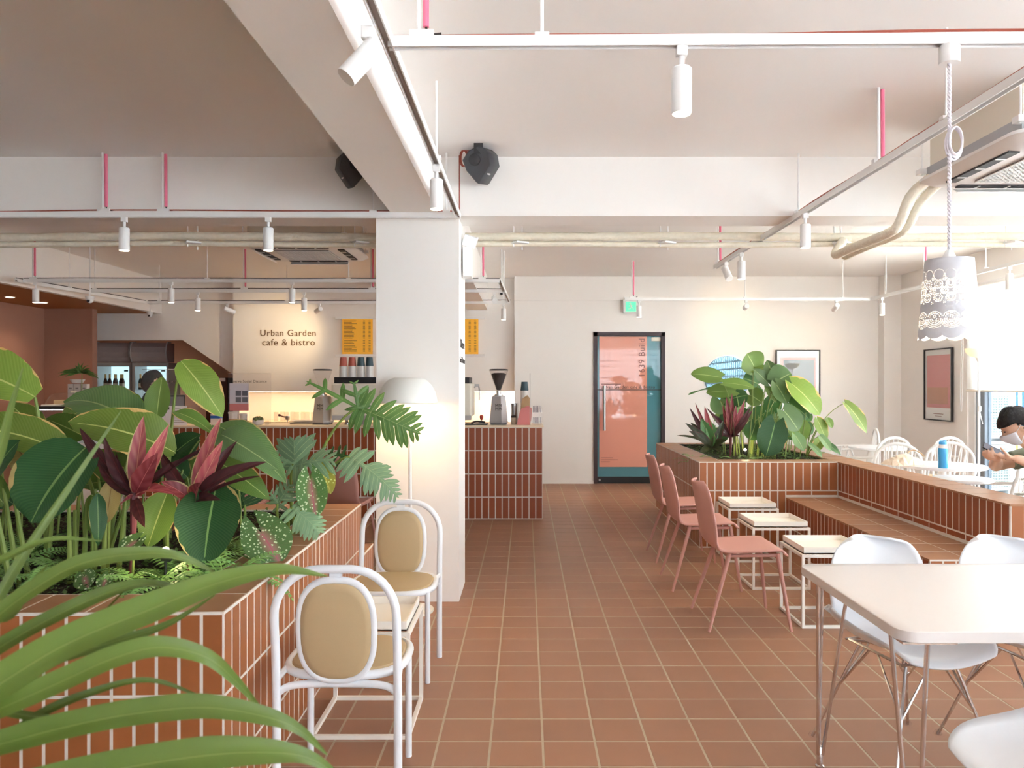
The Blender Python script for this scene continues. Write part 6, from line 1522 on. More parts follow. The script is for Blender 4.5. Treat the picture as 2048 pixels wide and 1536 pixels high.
# ---- right planter
rz0 = 0.69
def RR(px, Y): return R_(px, Y, rz0)
p1 = plant('elephant_ear', 'tall plant with round pale leaves on long stalks in the right planter', 'plant', loc=RR(1520, 7.6))
o1 = RR(1520, 7.6)
for (m, b, t, w, Y, n, sh_, dr) in (
    ('leaf_plain', (1442, 755), (1381, 748), 31, 7.5, (0, -0.9, 0.4), 'round', 0.05), ('leaf_plain', (1508, 733), (1494, 707), 50, 7.7, (0.1, -0.95, 0.2), 'round', 0.03), ('leaf_plain', (1505, 740), (1537, 738), 24, 7.7, (0, -0.7, 0.7), 'round', 0.05),
    ('leaf_plain_grey', (1552, 765), (1534, 720), 30, 7.5, (-0.4, -0.85, 0.2), 'ovate', 0.04), ('leaf_plain_grey', (1553, 762), (1582, 746), 52, 7.45, (0.2, -0.9, 0.35), 'round', 0.04), ('leaf_plain_grey', (1552, 768), (1574, 808), 40, 7.4, (0.2, -0.9, 0.4), 'ovate', 0.05),
    ('leaf_plain_grey', (1536, 766), (1506, 738), 24, 7.5, (0, -0.9, 0.3), 'ovate', 0.04), ('leaf_plain_dark', (1516, 768), (1486, 756), 46, 7.7, (0, -0.9, 0.4), 'round', 0.05), ('leaf_plain', (1446, 766), (1509, 776), 24, 7.4, (0, -0.8, 0.6), 'round', 0.06),
    ('leaf_plain_dark', (1446, 776), (1377, 789), 9, 7.6, (0, -0.4, 0.9), 'ovate', 0.06), ('leaf_plain', (1470, 782), (1412, 786), 30, 7.5, (0, -0.85, 0.5), 'round', 0.06), ('leaf_plain_dark', (1455, 800), (1496, 790), 38, 7.6, (0, -0.9, 0.4), 'round', 0.05),
    ('leaf_plain', (1500, 790), (1524, 806), 40, 7.6, (0.1, -0.9, 0.4), 'round', 0.05), ('leaf_plain_grey', (1440, 800), (1450, 828), 46, 7.7, (0, -0.95, 0.3), 'round', 0.03), ('leaf_plain', (1532, 772), (1553, 806), 17, 7.5, (0.3, -0.9, 0.2), 'ovate', 0.02),
    ('leaf_lime', (1584, 768), (1640, 830), 56, 7.35, (0.25, -0.85, 0.45), 'ovate', 0.06), ('leaf_plain', (1597, 766), (1627, 784), 12, 7.5, (0, -0.6, 0.8), 'ovate', 0.05), ('leaf_plain', (1582, 776), (1608, 812), 44, 7.6, (0.1, -0.95, 0.3), 'ovate', 0.04),
    ('leaf_plain_dark', (1578, 806), (1618, 838), 40, 7.4, (0.1, -0.85, 0.5), 'ovate', 0.06), ('leaf_plain_grey', (1568, 822), (1597, 862), 46, 7.2, (0.1, -0.85, 0.5), 'round', 0.05), ('leaf_dark', (1550, 846), (1532, 912), 54, 7.0, (0, -0.95, 0.3), 'round', 0.04),
    ('leaf_plain', (1590, 842), (1606, 886), 44, 7.5, (0.1, -0.95, 0.3), 'ovate', 0.04), ('leaf_plain_dark', (1530, 825), (1502, 850), 40, 7.6, (0, -0.9, 0.4), 'round', 0.04), ('leaf_plain_dark', (1510, 850), (1500, 880), 36, 7.4, (0, -0.9, 0.4), 'round', 0.04),
    ('leaf_plain_grey', (1590, 870), (1608, 902), 26, 7.1, (0.2, -0.9, 0.3), 'ovate', 0.04), ('leaf_plain_dark', (1550, 800), (1535, 826), 34, 7.8, (0, -0.9, 0.3), 'round', 0.03), ('leaf_plain_dark', (1470, 830), (1440, 850), 34, 7.8, (0, -0.9, 0.3), 'round', 0.03)):
    pleaf(p1, m, b, t, w*1.12, Y, -0.03, n, sh_, dr, root=RR(1500+(b[0]-1500)*0.45, 7.45), sr=0.0045, lobe=0.25, fold=0.08)
_ex = random.Random(5)
for k in range(24):
    px = 1428+k*8.4+_ex.uniform(-8, 8); py = _ex.uniform(800, 878); Y = _ex.uniform(7.5, 8.25); d = _ex.choice((-1, 1))
    pleaf(p1, _ex.choice(('leaf_plain', 'leaf_plain_dark', 'leaf_plain_dark', 'leaf_plain_grey')), (px, py), (px+d*_ex.uniform(8, 26), py-_ex.uniform(-22, 14)), _ex.uniform(24, 38), Y, -0.03, (0.2*d, -0.85, 0.45), 'round', 0.05, root=RR(px-d*6, Y), sr=0.004, lobe=0.25, fold=0.08)
for k in range(16):
    px = 1462+k*9+_ex.uniform(-6, 6); o_ = Vector(p1.location); Y = _ex.uniform(7.2, 7.7)
    MB().tube([RR(px, Y)-o_-Vector((0, 0, 0.03)), at(px+_ex.uniform(-14, 14), _ex.uniform(800, 850), Y)-o_], [0.006, 0.004], 6).build('stem', _ex.choice(('stem_green', 'stem_green', 'stem_dark')), p1, smooth=True)
p2 = plant('elephant_ear', 'leaning plant with a drooping leaf at the right end of the right planter', 'plant', loc=RR(1620, 7.6))
for (m, b, t, w, Y, n, sh_, dr) in (('leaf_lime', (1690, 806), (1734, 868), 32, 7.4, (0.35, -0.85, 0.4), 'ovate', 0.06), ('leaf_lime', (1634, 838), (1652, 880), 28, 7.3, (0.3, -0.9, 0.2), 'ovate', 0.02), ('leaf_plain', (1655, 838), (1664, 856), 16, 7.3, (0.3, -0.9, 0.2), 'ovate', 0.02),
                                    ('leaf_plain_grey', (1640, 872), (1662, 902), 20, 7.1, (0.4, -0.85, 0.2), 'ovate', 0.03), ('leaf_plain_dark', (1650, 885), (1682, 910), 14, 7.15, (0.2, -0.8, 0.5), 'ovate', 0.04), ('leaf_plain_grey', (1618, 888), (1645, 916), 14, 7.0, (0.3, -0.8, 0.4), 'ovate', 0.06), ('leaf_lime', (1640, 880), (1626, 902), 22, 7.2, (0.2, -0.9, 0.2), 'ovate', 0.02)):
    pleaf(p2, m, b, t, w*1.1, Y, -0.03, n, sh_, dr, root=RR(1612, 7.4), sr=0.0045, lobe=0.2, fold=0.1)
cordyline('red cordyline in the right planter in front of the mirror', 1459, 7.25, (1461, 868), [(MDm, (1452, 792), 12, 0, (0, -1, 0.1), 0.02), (MDm, (1490, 797), 14, 0, (0.3, -0.9, 0.1), 0.02), (MDm, (1464, 785), 10, 0.03, (0, -1, 0.1), 0.02), (MDm, (1472, 810), 12, -0.03, (0.2, -1, 0.1), 0.02),
    (DK, (1412, 815), 9, 0, (-0.3, -0.8, 0.5), 0.08), (DK, (1432, 830), 9, -0.02, (-0.3, -0.8, 0.5), 0.05), (DK, (1502, 812), 10, 0, (0.3, -0.8, 0.5), 0.06), (DK, (1508, 816), 9, 0.05, (0.3, -0.8, 0.5), 0.07), (DK, (1496, 840), 9, -0.05, (0.3, -0.8, 0.5), 0.08), (DK, (1430, 868), 9, -0.08, (-0.3, -0.8, 0.5), 0.12), (DK, (1480, 872), 8, -0.08, (0.3, -0.8, 0.5), 0.12), (MDm, (1445, 810), 10, 0.04, (-0.2, -0.9, 0.2), 0.02)])
bro = plant('bromeliad', 'dark rosette bromeliad at the left of the right planter', 'plant', loc=RR(1425, 7.05))
for (m, t, w, dY, n, dr) in (('leaf_brom', (1370, 846), 15, -0.05, (-0.2, -0.8, 0.6), 0.06), ('leaf_brom', (1381, 845), 14, 0.05, (-0.2, -0.8, 0.6), 0.06), ('leaf_brom', (1378, 862), 17, -0.08, (-0.2, -0.8, 0.6), 0.05), ('leaf_plain_dark', (1402, 836), 22, 0, (-0.1, -0.95, 0.2), 0.02), ('leaf_plain_dark', (1418, 838), 22, 0.02, (0.1, -0.95, 0.2), 0.02),
                             (DK, (1379, 815), 10, 0.05, (-0.3, -0.9, 0.2), 0.03), (MDm, (1390, 805), 8, 0.05, (-0.2, -0.9, 0.2), 0.02), (MDm, (1409, 812), 12, 0.02, (0, -1, 0.1), 0.01), ('leaf_brom', (1354, 871), 9, -0.05, (-0.1, -0.6, 0.8), 0.10), ('leaf_brom', (1443, 852), 16, 0, (0.2, -0.8, 0.5), 0.04), ('leaf_brom', (1452, 880), 16, -0.08, (0.2, -0.7, 0.7), 0.06), ('leaf_brom', (1447, 840), 14, 0.05, (0.2, -0.9, 0.3), 0.03), ('leaf_brom', (1400, 905), 14, -0.12, (0, -0.7, 0.7), 0.10), ('leaf_brom', (1440, 905), 14, -0.12, (0, -0.7, 0.7), 0.10)):
    pleaf(bro, m, (1425, 896), t, w*1.15, 7.05, dY, n, 'lance', dr, fold=0.2, wave=0.005)
# ---- palm in the near foreground
pm = thing('potted_palm', 'out of focus potted palm arching in at the lower left', 'plant', (-0.86, 0.95, 0))
MB().lathe([(0.15, 0), (0.17, 0.02), (0.20, 0.34), (0.205, 0.36), (0.18, 0.35)], (0, 0, 0), 28).build('pot', 'pot_white', pm, smooth=True)
MB().tube([(0, 0, 0.3), (0.01, 0, 0.6), (0.0, 0, 0.80)], [0.03, 0.025, 0.02], 10).build('trunk', 'stem_dark', pm, smooth=True)
def blade(pts, wpx, Y0, Y1, nrm, m='leaf_palm', root=True):
    o = Vector(pm.location); k = len(pts); P = []
    for i, (x, y) in enumerate(pts): P.append(at(x, y, Y0+(Y1-Y0)*i/(k-1))-o)
    if root: P = [Vector((0, 0, 0.78)), Vector((0, 0, 0.78)).lerp(P[0], 0.6)+Vector((0, 0, 0.06))]+P
    S = spline(P, 7); nn = Vector(nrm); b = MB(); b.uv = []; N = len(S)-1; w0 = wpx*(Y0+Y1)/2/FPX/2
    for i, p in enumerate(S):
        t = i/N; tg = (S[min(i+1, N)]-S[max(i-1, 0)]).normalized(); sd = tg.cross(nn).normalized(); up_ = sd.cross(tg)
        w = w0*min(1.0, 0.25+t*2.2)*min(1.0, ((1-t)*2.4)**0.8)+0.0008
        for q in (-1, -0.5, 0, 0.5, 1): b.v.append(tuple(p+sd*(q*w)-up_*(0.30*w*(1-abs(q))))); b.uv.append((t, 0.5+q*0.5))
    b.f = [(i*5+j, (i+1)*5+j, (i+1)*5+j+1, i*5+j+1) for i in range(N) for j in range(4)]
    b.build('leaf', m, pm, smooth='full', fixn=False)
for (pts, w, Y0, Y1, n) in (
    ([(-60, 1400), (120, 1290), (300, 1215), (440, 1162), (560, 1138), (655, 1152)], 62, 0.80, 1.15, (0.25, -0.75, 0.6)),
    ([(-60, 1440), (110, 1365), (230, 1312), (320, 1292), (411, 1312), (470, 1360), (528, 1425)], 46, 0.80, 1.0, (0.1, -0.75, 0.65)),
    ([(-60, 1500), (110, 1455), (260, 1425), (411, 1412), (538, 1433), (600, 1460), (655, 1510)], 52, 0.80, 1.0, (0.05, -0.7, 0.7)),
    ([(-60, 1600), (180, 1545), (400, 1508), (540, 1502), (620, 1515), (690, 1560)], 66, 0.80, 1.0, (0.05, -0.7, 0.7)),
    ([(-60, 1275), (60, 1180), (170, 1122), (300, 1105), (370, 1116), (440, 1150)], 34, 0.85, 1.05, (0.1, -0.8, 0.55)),
    ([(-60, 1165), (30, 1105), (110, 1077), (205, 1082)], 15, 0.9, 1.0, (0.1, -0.8, 0.5)),
    ([(-60, 1330), (90, 1240), (230, 1178), (310, 1166), (385, 1185)], 30, 0.85, 1.05, (0.1, -0.8, 0.55)),
    ([(-60, 1390), (60, 1330), (200, 1290), (330, 1250), (430, 1190)], 26, 0.85, 1.05, (0.2, -0.8, 0.5)),
    ([(-60, 1540), (60, 1440), (180, 1385), (300, 1360), (420, 1400)], 16, 0.85, 0.95, (0.1, -0.8, 0.5)),
    ([(-60, 1420), (60, 1432), (120, 1440), (158, 1447)], 14, 0.85, 0.9, (0.1, -0.8, 0.5)),
    ([(-60, 1350), (0, 1340), (70, 1310), (140, 1290), (250, 1180)], 12, 0.9, 1.0, (0.1, -0.8, 0.5)),
    ([(-60, 1600), (80, 1560), (210, 1510), (330, 1498)], 22, 0.85, 0.95, (0.1, -0.8, 0.5)),
    ([(-40, 1255), (36, 1128), (140, 972), (242, 822)], 20, 0.95, 1.15, (0.85, -0.5, 0.1)),
    ([(-60, 1040), (0, 900), (22, 815), (46, 735)], 20, 0.95, 1.1, (0.85, -0.5, 0.1)),
    ([(-60, 1250), (20, 1230), (60, 1170), (95, 1130)], 16, 0.9, 1.0, (0.2, -0.9, 0.2))):
    blade(pts, w, Y0, Y1, n)
# leafy sprig in the bowl on the cartons
sp_ = plant('leaf_sprig', 'dark fan-shaped leaf standing behind the white cartons', 'plant', loc=at(163, 790, 8.68))
o = Vector(sp_.location)
for k in range(15):
    a = math.radians(-20+k*15.5); L = 0.19+0.05*math.sin(k)
    d = Vector((-math.cos(a)*1.0, -0.25, math.sin(a)*0.55-0.12*abs(math.cos(a)))); B = at(164, 746, 8.68)-o
    leaf_mesh(B, B+d*L, 0.034, (0, -0.8, 0.6), 'leaf_dark', 'lance', 0.12).build('leaflet', 'leaf_philo', sp_, smooth='full', fixn=False)
MB().tube([(0, 0, -0.16), at(164, 746, 8.68)-o], 0.005, 6).build('stem', 'stem_green', sp_)
# ================================================================== PEOPLE
def head_shape(mb, c, yaw, pitch, s=1.0):
    """a head looking along +y before turning: cranium, jaw, nose, brow, ears"""
    R = Euler((pitch, 0, yaw)).to_matrix(); c = Vector(c)
    def P(x, y, z): return c+R @ (Vector((x, y, z))*s)
    def fn(u, v):
        th = PI*(0.01+0.98*u); ph_ = 2*PI*v
        z = -math.cos(th); q = math.sin(th); x = q*math.cos(ph_); y = q*math.sin(ph_)
        k = 1.0
        if z < 0: k = 1-0.30*(-z)**1.5
        X, Y, Z = 0.076*x*k, 0.096*y*(1-0.12*max(0, -z))*(1 if y < 0 else 0.98)+0.012*max(0, -z), 0.118*z
        if y > 0.6 and -0.35 < z < 0.05: Y += 0.020*math.exp(-(x/0.16)**2)*math.exp(-((z+0.18)/0.16)**2)
        if y > 0.5: Y -= 0.008*math.exp(-((abs(x)-0.38)/0.16)**2)*math.exp(-((z-0.06)/0.12)**2)
        if y > 0.6: Y += 0.006*math.exp(-(x/0.22)**2)*math.exp(-((z+0.55)/0.07)**2)
        return P(X, Y, Z)
    mb.grid(fn, 26, 36)
    for sx in (-1, 1): mb.sphere(P(sx*0.079, -0.008, -0.012), (0.010*s, 0.018*s, 0.030*s), 10, 8, R)
    return R, P
def skull_cap(c, R, s, cut, grow, low_back):
    """hair: a shell over the cranium, cut away from the face"""
    mb = MB(); c = Vector(c); rg = random.Random(4); ids = {}; NU, NV = 22, 40
    def pt(i, j):
        th = PI*i/NU; a = 2*PI*(j % NV)/NV; z = math.cos(th); q = math.sin(th); x = q*math.cos(a); y = q*math.sin(a)
        return x, y, z
    for i in range(NU):
        for j in range(NV):
            x, y, z = pt(i+0.5, j+0.5)
            lim = cut if y > 0.25 else (cut+(low_back-cut)*min(1, (0.25-y)/0.6))
            if z < lim: continue
            q = []
            for (ii, jj) in ((i, j), (i+1, j), (i+1, (j+1) % NV), (i, (j+1) % NV)):
                k = (ii, jj % NV)
                if k not in ids:
                    x, y, z = pt(ii, jj); g = grow*(1+0.06*math.sin(9*x+5*y)+0.04*rg.random())
                    wide = 1.0+(0.10 if z < 0 else 0)
                    ids[k] = len(mb.v); mb.v.append(tuple(c+R @ (Vector((0.080*x*g*wide, 0.101*y*g-0.004, 0.122*z*g))*s)))
                q.append(ids[k])
            mb.f.append(tuple(q))
    return mb
def hand(mb, wrist, d, palm_n, s=1.0, curl=0.9):
    """palm and five separate fingers; d = towards the fingertips, palm_n = the way the palm faces"""
    d = Vector(d).normalized(); n = Vector(palm_n); n = (n-d*n.dot(d)).normalized(); sd = d.cross(n); w = Vector(wrist)
    mb.tube([w, w+d*0.03*s, w+d*0.085*s], [0.024*s, 0.032*s, 0.034*s], 12, flat=0.5)
    for i, (off, L) in enumerate(((-0.030, 0.070), (-0.010, 0.080), (0.010, 0.075), (0.029, 0.058))):
        b = w+d*0.082*s+sd*off*s; a = curl; p = [b]
        for k in range(3):
            ang = a*(k*0.8+0.3); p.append(p[-1]+(d*math.cos(ang)+n*math.sin(ang))*L*s*(0.42, 0.33, 0.25)[k])
        mb.tube(p, [0.0095*s, 0.009*s, 0.0082*s, 0.0068*s], 8); mb.sphere(p[-1], 0.0068*s, 8, 6)
    b = w+d*0.03*s-sd*0.026*s
    p = [b, b+(d*0.6-sd*0.6+n*0.4)*0.035*s, b+(d*1.1-sd*0.65+n*0.9)*0.05*s]
    mb.tube(p, [0.013*s, 0.0105*s, 0.008*s], 8); mb.sphere(p[-1], 0.008*s, 8, 6)
def ell(c, a, b, n=18, ax=(1, 0, 0), ay=(0, 1, 0)):
    c, ax, ay = Vector(c), Vector(ax), Vector(ay)
    return [c+ax*(a*math.cos(2*PI*i/n))+ay*(b*math.sin(2*PI*i/n)) for i in range(n)]
def remesh(o, v):
    m = o.modifiers.new('one_skin', 'REMESH'); m.mode = 'VOXEL'; m.voxel_size = v; m.use_smooth_shade = True
    m2 = o.modifiers.new('soft', 'SMOOTH'); m2.factor = 0.5; m2.iterations = 4
# ---- seated man at the right edge, looking down at a phone
def man():
    t = thing('person', 'seated person in a sage shirt and face mask at the right edge', 'person', (3.42, 5.05, 0))
    o = Vector(t.location); F = lambda x, y, z: Vector((x, y, z))-o
    fw = Vector((-0.95, 0.30, 0)).normalized(); sd = Vector((fw.y, -fw.x, 0))   # sd: the side towards the window
    pel = F(3.43, 5.06, 0.53); chest = pel-fw*0.02+Vector((0, 0, 0.30)); nb = pel+fw*0.06+Vector((0, 0, 0.46)); hd = nb+fw*0.115+Vector((0, 0, 0.145))
    yaw = math.atan2(-fw.x, fw.y)
    b = MB()
    R, P = head_shape(b, hd, yaw, math.radians(-30), 1.04)
    b.tube([nb-Vector((0, 0, 0.04)), nb+fw*0.03+Vector((0, 0, 0.03)), hd-Vector((0, 0, 0.06))-fw*0.02], [0.066, 0.058, 0.054], 14)
    b.loft([ell(pel-Vector((0, 0, 0.10)), 0.17, 0.13, ax=sd, ay=fw), ell(pel, 0.175, 0.135, ax=sd, ay=fw), ell(pel+Vector((0, 0, 0.15)), 0.16, 0.115, ax=sd, ay=fw), ell(chest, 0.185, 0.125, ax=sd, ay=fw), ell(chest+Vector((0, 0, 0.10))+fw*0.03, 0.185, 0.105, ax=sd, ay=fw), ell(nb-Vector((0, 0, 0.02)), 0.09, 0.07, ax=sd, ay=fw)])
    arms = []
    for (s, el_, wr) in ((-1, F(3.315, 4.86, 0.875), F(3.11, 4.90, 0.945)), (1, F(3.22, 5.28, 0.86), F(3.07, 5.02, 0.93))):
        sh = chest+sd*(s*0.185)+Vector((0, 0, 0.11))+fw*0.03
        b.tube([sh-sd*s*0.04, sh, (sh+el_)/2, el_], [0.05, 0.058, 0.050, 0.041], 12); b.tube([el_, (el_*0.6+wr*0.4), wr], [0.042, 0.041, 0.026], 12); b.sphere(el_, 0.042, 12, 8)
        arms.append((sh, el_, wr)); hand(b, wr, (F(3.02, 4.95, 0.955)-wr) if s < 0 else (F(3.0, 4.98, 0.94)-wr), Vector((-0.3, 0.4 if s < 0 else -0.3, 0.9)), 1.0, 0.8)
    for s in (-1, 1):
        hip = pel+sd*(s*0.09)-Vector((0, 0, 0.03)); kn = hip+fw*0.36+Vector((0, 0, 0.02)); an = Vector((kn.x, kn.y, 0.09))-fw*0.03
        b.tube([hip, (hip+kn)/2, kn], [0.09, 0.08, 0.06], 14); b.sphere(kn, 0.06, 12, 8); b.tube([kn, kn*0.6+an*0.4, an], [0.058, 0.055, 0.038], 12)
        b.tube([an-fw*0.05-Vector((0, 0, 0.03)), an+fw*0.06-Vector((0, 0, 0.045)), an+fw*0.16-Vector((0, 0, 0.06))], [0.045, 0.042, 0.03], 10)
    bo = b.build('body', 'skin', t, smooth='full', fixn=True); remesh(bo, 0.0065)
    hr = skull_cap(hd, R, 1.04, 0.33, 1.07, -0.50).build('hair', 'hair', t, smooth='full', fixn=False); hr.modifiers.new('thick', 'SOLIDIFY').thickness = 0.012
    def mfn(u, v):
        th = PI*(0.20+0.27*u); a = PI*(0.12+0.76*v); z = -math.cos(th); q_ = math.sin(th); x = q_*math.cos(a); y = q_*math.sin(a); k = 1-0.30*(-z)**1.5 if z < 0 else 1
        nose = 0.022*math.exp(-(x/0.3)**2)*math.exp(-((z+0.25)/0.3)**2)
        return P(0.081*x*k, 0.104*y*(1-0.12*max(0, -z))+0.014*max(0, -z)+nose, 0.123*z)
    mk = MB().grid(mfn, 12, 16)
    mo = mk.build('face_mask', 'mask', t, smooth='full', fixn=False); mo.modifiers.new('thick', 'SOLIDIFY').thickness = 0.003
    for sx in (-1, 1): MB().tube([P(sx*0.070, 0.045, -0.02), P(sx*0.088, 0.0, 0.012), P(sx*0.085, -0.025, -0.015), P(sx*0.062, 0.04, -0.085)], 0.0022, 5).build('mask_strap', 'white', t)
    for sx in (-1, 1): MB().sphere(P(sx*0.030, 0.086, 0.008), (0.011, 0.006, 0.005), 8, 6, R).build('eye', 'black', t)
    g = 1.10; c = MB()
    c.loft([ell(pel-Vector((0, 0, 0.03)), 0.185, 0.145, ax=sd, ay=fw), ell(pel+Vector((0, 0, 0.15)), 0.175, 0.13, ax=sd, ay=fw), ell(chest, 0.198, 0.138, ax=sd, ay=fw), ell(chest+Vector((0, 0, 0.10))+fw*0.03, 0.198, 0.118, ax=sd, ay=fw), ell(nb-Vector((0, 0, 0.005)), 0.082, 0.078, ax=sd, ay=fw)])
    for (sh, el_, wr) in arms: c.tube([sh-Vector((0, 0, 0.0))+(chest-sh)*0.3, sh, sh.lerp(el_, 0.62)], [0.07, 0.072, 0.066], 14)
    co = c.build('shirt', 'cloth_sage', t, smooth='full'); remesh(co, 0.010)
    tr_ = MB()
    tr_.loft([ell(pel-Vector((0, 0, 0.11)), 0.18, 0.14, ax=sd, ay=fw), ell(pel+Vector((0, 0, 0.02)), 0.188, 0.148, ax=sd, ay=fw)])
    for s in (-1, 1):
        hip = pel+sd*(s*0.09)-Vector((0, 0, 0.03)); kn = hip+fw*0.36+Vector((0, 0, 0.02)); an = Vector((kn.x, kn.y, 0.13))-fw*0.03
        tr_.tube([hip, (hip+kn)/2, kn], [0.102, 0.092, 0.072], 14); tr_.sphere(kn, 0.072, 12, 8); tr_.tube([kn, an], [0.070, 0.056], 12)
    to = tr_.build('trousers', 'cloth_khaki', t, smooth='full'); remesh(to, 0.010)
man()
pn = thing('mobile_phone', 'dark phone held in the seated person\'s hands', 'phone', (3.025, 4.965, 0.985))
MB().box((0, 0, 0), (0.075, 0.15, 0.008), (0.55, -0.4, 0.9), bev=0.003).build('body', 'black', pn); MB().box((-0.001, -0.001, 0.0048), (0.068, 0.14, 0.001), (0.55, -0.4, 0.9)).build('screen', 'art_grey', pn)
# ---- barista behind the bar, turned to the right
def barista():
    t = thing('person', 'barista with a black bob and black clothes standing behind the bar', 'person', (at(302, 0, 9.15).x, 9.15, 0))
    fw = Vector((0.85, 0.35, 0)).normalized(); sd = Vector((fw.y, -fw.x, 0)); yaw = math.atan2(-fw.x, fw.y)
    b = MB(); hd = Vector((0.02, 0, 1.445)); R, P = head_shape(b, hd, yaw, math.radians(-14), 0.98)
    b.tube([(-0.015, 0, 1.28), (0.0, 0, 1.34), (0.01, 0, 1.40)], [0.058, 0.05, 0.05], 14)
    ch_ = Vector((0, 0, 1.14))
    b.loft([ell((0, 0, 0.78), 0.155, 0.12, ax=sd, ay=fw), ell((0, 0, 0.86), 0.16, 0.125, ax=sd, ay=fw), ell((0, 0, 0.99), 0.125, 0.10, ax=sd, ay=fw), ell(ch_, 0.155, 0.115, ax=sd, ay=fw), ell((0, 0, 1.24), 0.15, 0.09, ax=sd, ay=fw), ell((-0.01, 0, 1.30), 0.07, 0.06, ax=sd, ay=fw)])
    arms = []
    for s in (-1, 1):
        sh = sd*(s*0.165)+Vector((0, 0, 1.235)); el_ = sh+Vector((0, 0, -0.25))+fw*0.05+sd*s*0.05; wr = el_+fw*0.19+Vector((0, 0, 0.06))-sd*s*0.06
        b.tube([sh-sd*s*0.03, sh, el_], [0.045, 0.05, 0.036], 12); b.sphere(el_, 0.036, 10, 8); b.tube([el_, el_.lerp(wr, 0.4), wr], [0.036, 0.035, 0.022], 12)
        hand(b, wr, fw+Vector((0, 0, -0.1)), Vector((0, 0, -1)), 0.9, 0.6); arms.append((sh, el_, wr))
        b.tube([sd*s*0.08+Vector((0, 0, 0.80)), sd*s*0.085+Vector((0, 0, 0.45)), sd*s*0.08+Vector((0, 0, 0.09))], [0.085, 0.055, 0.038], 12)
        b.tube([sd*s*0.08-fw*0.05+Vector((0, 0, 0.05)), sd*s*0.08+fw*0.15+Vector((0, 0, 0.03))], [0.04, 0.03], 10)
    bo = b.build('body', 'skin_light', t, smooth='full'); remesh(bo, 0.0075)
    hr = skull_cap(hd, R, 0.98, 0.42, 1.17, -0.98).build('hair', 'hair', t, smooth='full', fixn=False); hr.modifiers.new('thick', 'SOLIDIFY').thickness = 0.02
    for sx in (-1, 1): MB().sphere(P(sx*0.030, 0.087, 0.010), (0.011, 0.005, 0.005), 8, 6, R).build('eye', 'black', t)
    MB().sphere(P(0, 0.095, -0.060), (0.022, 0.006, 0.007), 10, 6, R).build('mouth', 'cup_red', t)
    c = MB(); c.loft([ell((0, 0, 0.74), 0.172, 0.138, ax=sd, ay=fw), ell((0, 0, 0.86), 0.172, 0.137, ax=sd, ay=fw), ell((0, 0, 0.99), 0.142, 0.116, ax=sd, ay=fw), ell(ch_, 0.168, 0.128, ax=sd, ay=fw), ell((0, 0, 1.24), 0.165, 0.104, ax=sd, ay=fw), ell((-0.01, 0, 1.315), 0.066, 0.062, ax=sd, ay=fw)])
    for (sh, el_, wr) in arms: c.tube([sh*0.7+Vector((0, 0, 1.235))*0.3, sh, el_, el_.lerp(wr, 0.3)], [0.06, 0.064, 0.05, 0.046], 14)
    co = c.build('shirt', 'cloth_black', t, smooth='full'); remesh(co, 0.010)
    tr_ = MB()
    for s in (-1, 1): tr_.tube([sd*s*0.075+Vector((0, 0, 0.80)), sd*s*0.08+Vector((0, 0, 0.45)), sd*s*0.08+Vector((0, 0, 0.10))], [0.098, 0.068, 0.055], 14)
    to = tr_.build('trousers', 'cloth_black', t, smooth='full'); remesh(to, 0.012)
barista()
# ================================================================== OUTSIDE THE WINDOW
struct(MB().span((5.55, -25, -0.3), (40, 40, -0.12)).span((-15, -25, -0.3), (5.55, -3.75, -0.12)).build('ground_outside', 'asphalt'), 'pale pavement outside the window')
def condenser(z, label):
    t = thing('outdoor_condenser', label, 'air conditioner', (6.32, 10.55, z), 0.25, 'white outdoor condensers')
    MB().box((0, 0, 0.31), (0.62, 0.32, 0.62), bev=0.012).build('casing', 'street_white', t)
    MB().box((0.0, -0.163, 0.31), (0.40, 0.01, 0.52)).build('grille_back', 'grille', t)
    g = MB()
    for i in range(14): g.box((0, -0.17, 0.07+i*0.037), (0.40, 0.006, 0.010))
    for i in range(9): g.box((-0.18+i*0.045, -0.17, 0.31), (0.006, 0.006, 0.52))
    g.build('grille', 'street_white', t)
    for s in (-1, 1): MB().box((s*0.2, 0, -0.02), (0.05, 0.34, 0.05)).build('foot', 'ac_grey', t)
rk = thing('condenser_rack', 'pale metal rack carrying the outdoor condensers', 'rack', (6.32, 10.55, -0.12), 0.25)
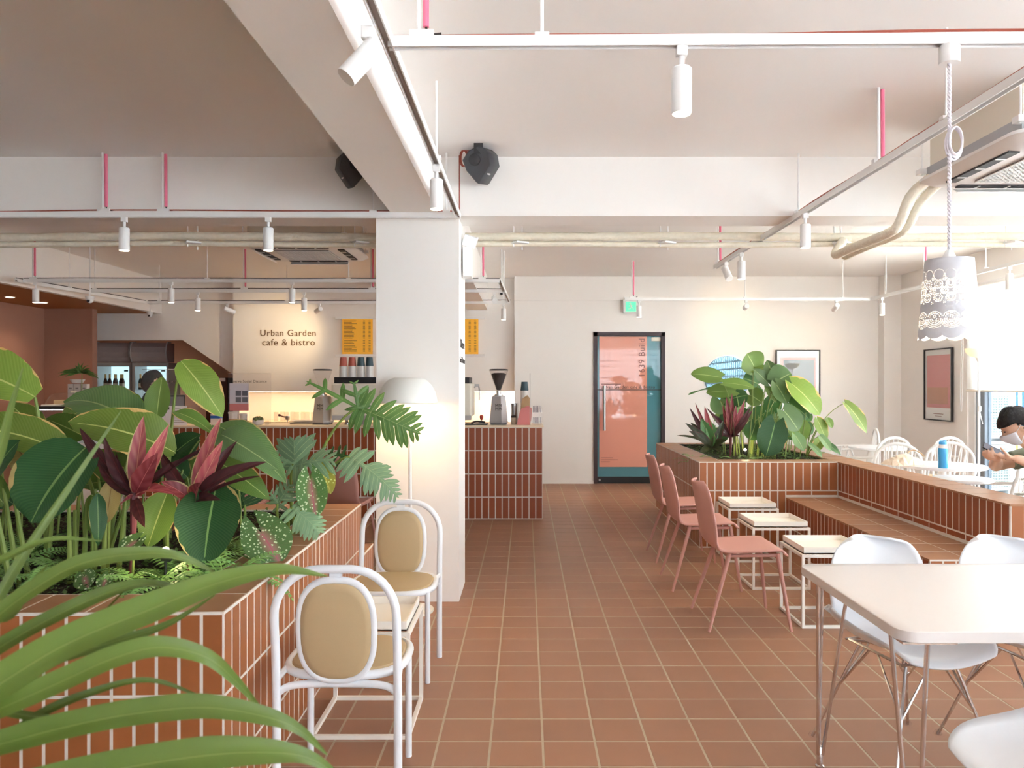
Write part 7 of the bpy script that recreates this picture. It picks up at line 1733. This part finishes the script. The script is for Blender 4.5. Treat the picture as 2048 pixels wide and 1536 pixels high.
for sx in (-1, 1):
    for sy in (-1, 1): MB().box((sx*0.34, sy*0.2, 0.72), (0.03, 0.03, 1.44)).build('post', 'street_white', rk)
for z in (0.04, 0.75): MB().box((0, 0, z), (0.72, 0.44, 0.03)).build('shelf', 'street_white', rk)
condenser(-0.02, 'lower white outdoor condenser outside the window'); condenser(0.69, 'upper white outdoor condenser outside the window')
mw = thing('mural_wall', 'white street wall with bright blue and yellow painted shapes', 'mural', (10.2, 14.2, -0.12), -0.6)
MB().box((0, 0, 0.9), (4.2, 0.15, 1.8)).build('wall', 'street_white', mw)
MB().prism([(-1.7, 0.9), (-1.2, 1.7), (-0.2, 1.75), (-0.7, 1.2), (-1.2, 0.7)], -0.085, -0.076).build('blue_shape', 'mural_blue', mw)
MB().prism([(-1.5, 0.35), (-0.6, 0.85), (0.2, 0.55), (-0.3, 0.1), (-1.1, 0.05)], -0.085, -0.076).build('yellow_shape', 'mural_yellow', mw)
MB().prism([(0.4, 0.3), (1.0, 1.3), (1.7, 0.8), (1.4, 0.2)], -0.085, -0.076).build('blue_shape', 'mural_blue', mw)
tre = thing('street_tree', 'bright green leafy tree above the painted street wall', 'tree', (11.0, 15.6, -0.12))
MB().tube([(0, 0, 0), (0.05, 0, 1.0), (0, 0, 1.9)], [0.12, 0.09, 0.06], 10).build('trunk', 'stem_dark', tre, smooth=True)
rg = random.Random(9); cb_ = MB()
for _ in range(2600):
    d = Vector((rg.gauss(0, 1), rg.gauss(0, 1), rg.gauss(0, 0.75))).normalized()*rg.uniform(0.4, 1.35); p = d+Vector((0, 0, 2.2)); a = rg.uniform(0, 6.28); s = rg.uniform(.04, .09)
    u = Vector((math.cos(a), math.sin(a), rg.uniform(-.6, .6)))*s; v_ = Vector((-math.sin(a), math.cos(a), rg.uniform(-.6, .6)))*s*0.5; o_ = len(cb_.v)
    cb_.v += [tuple(p), tuple(p+u*0.5+v_), tuple(p+u), tuple(p+u*0.5-v_)]; cb_.f.append((o_, o_+1, o_+2, o_+3))
cb_.build('crown', 'tree', tre, fixn=False)['kind'] = 'stuff'
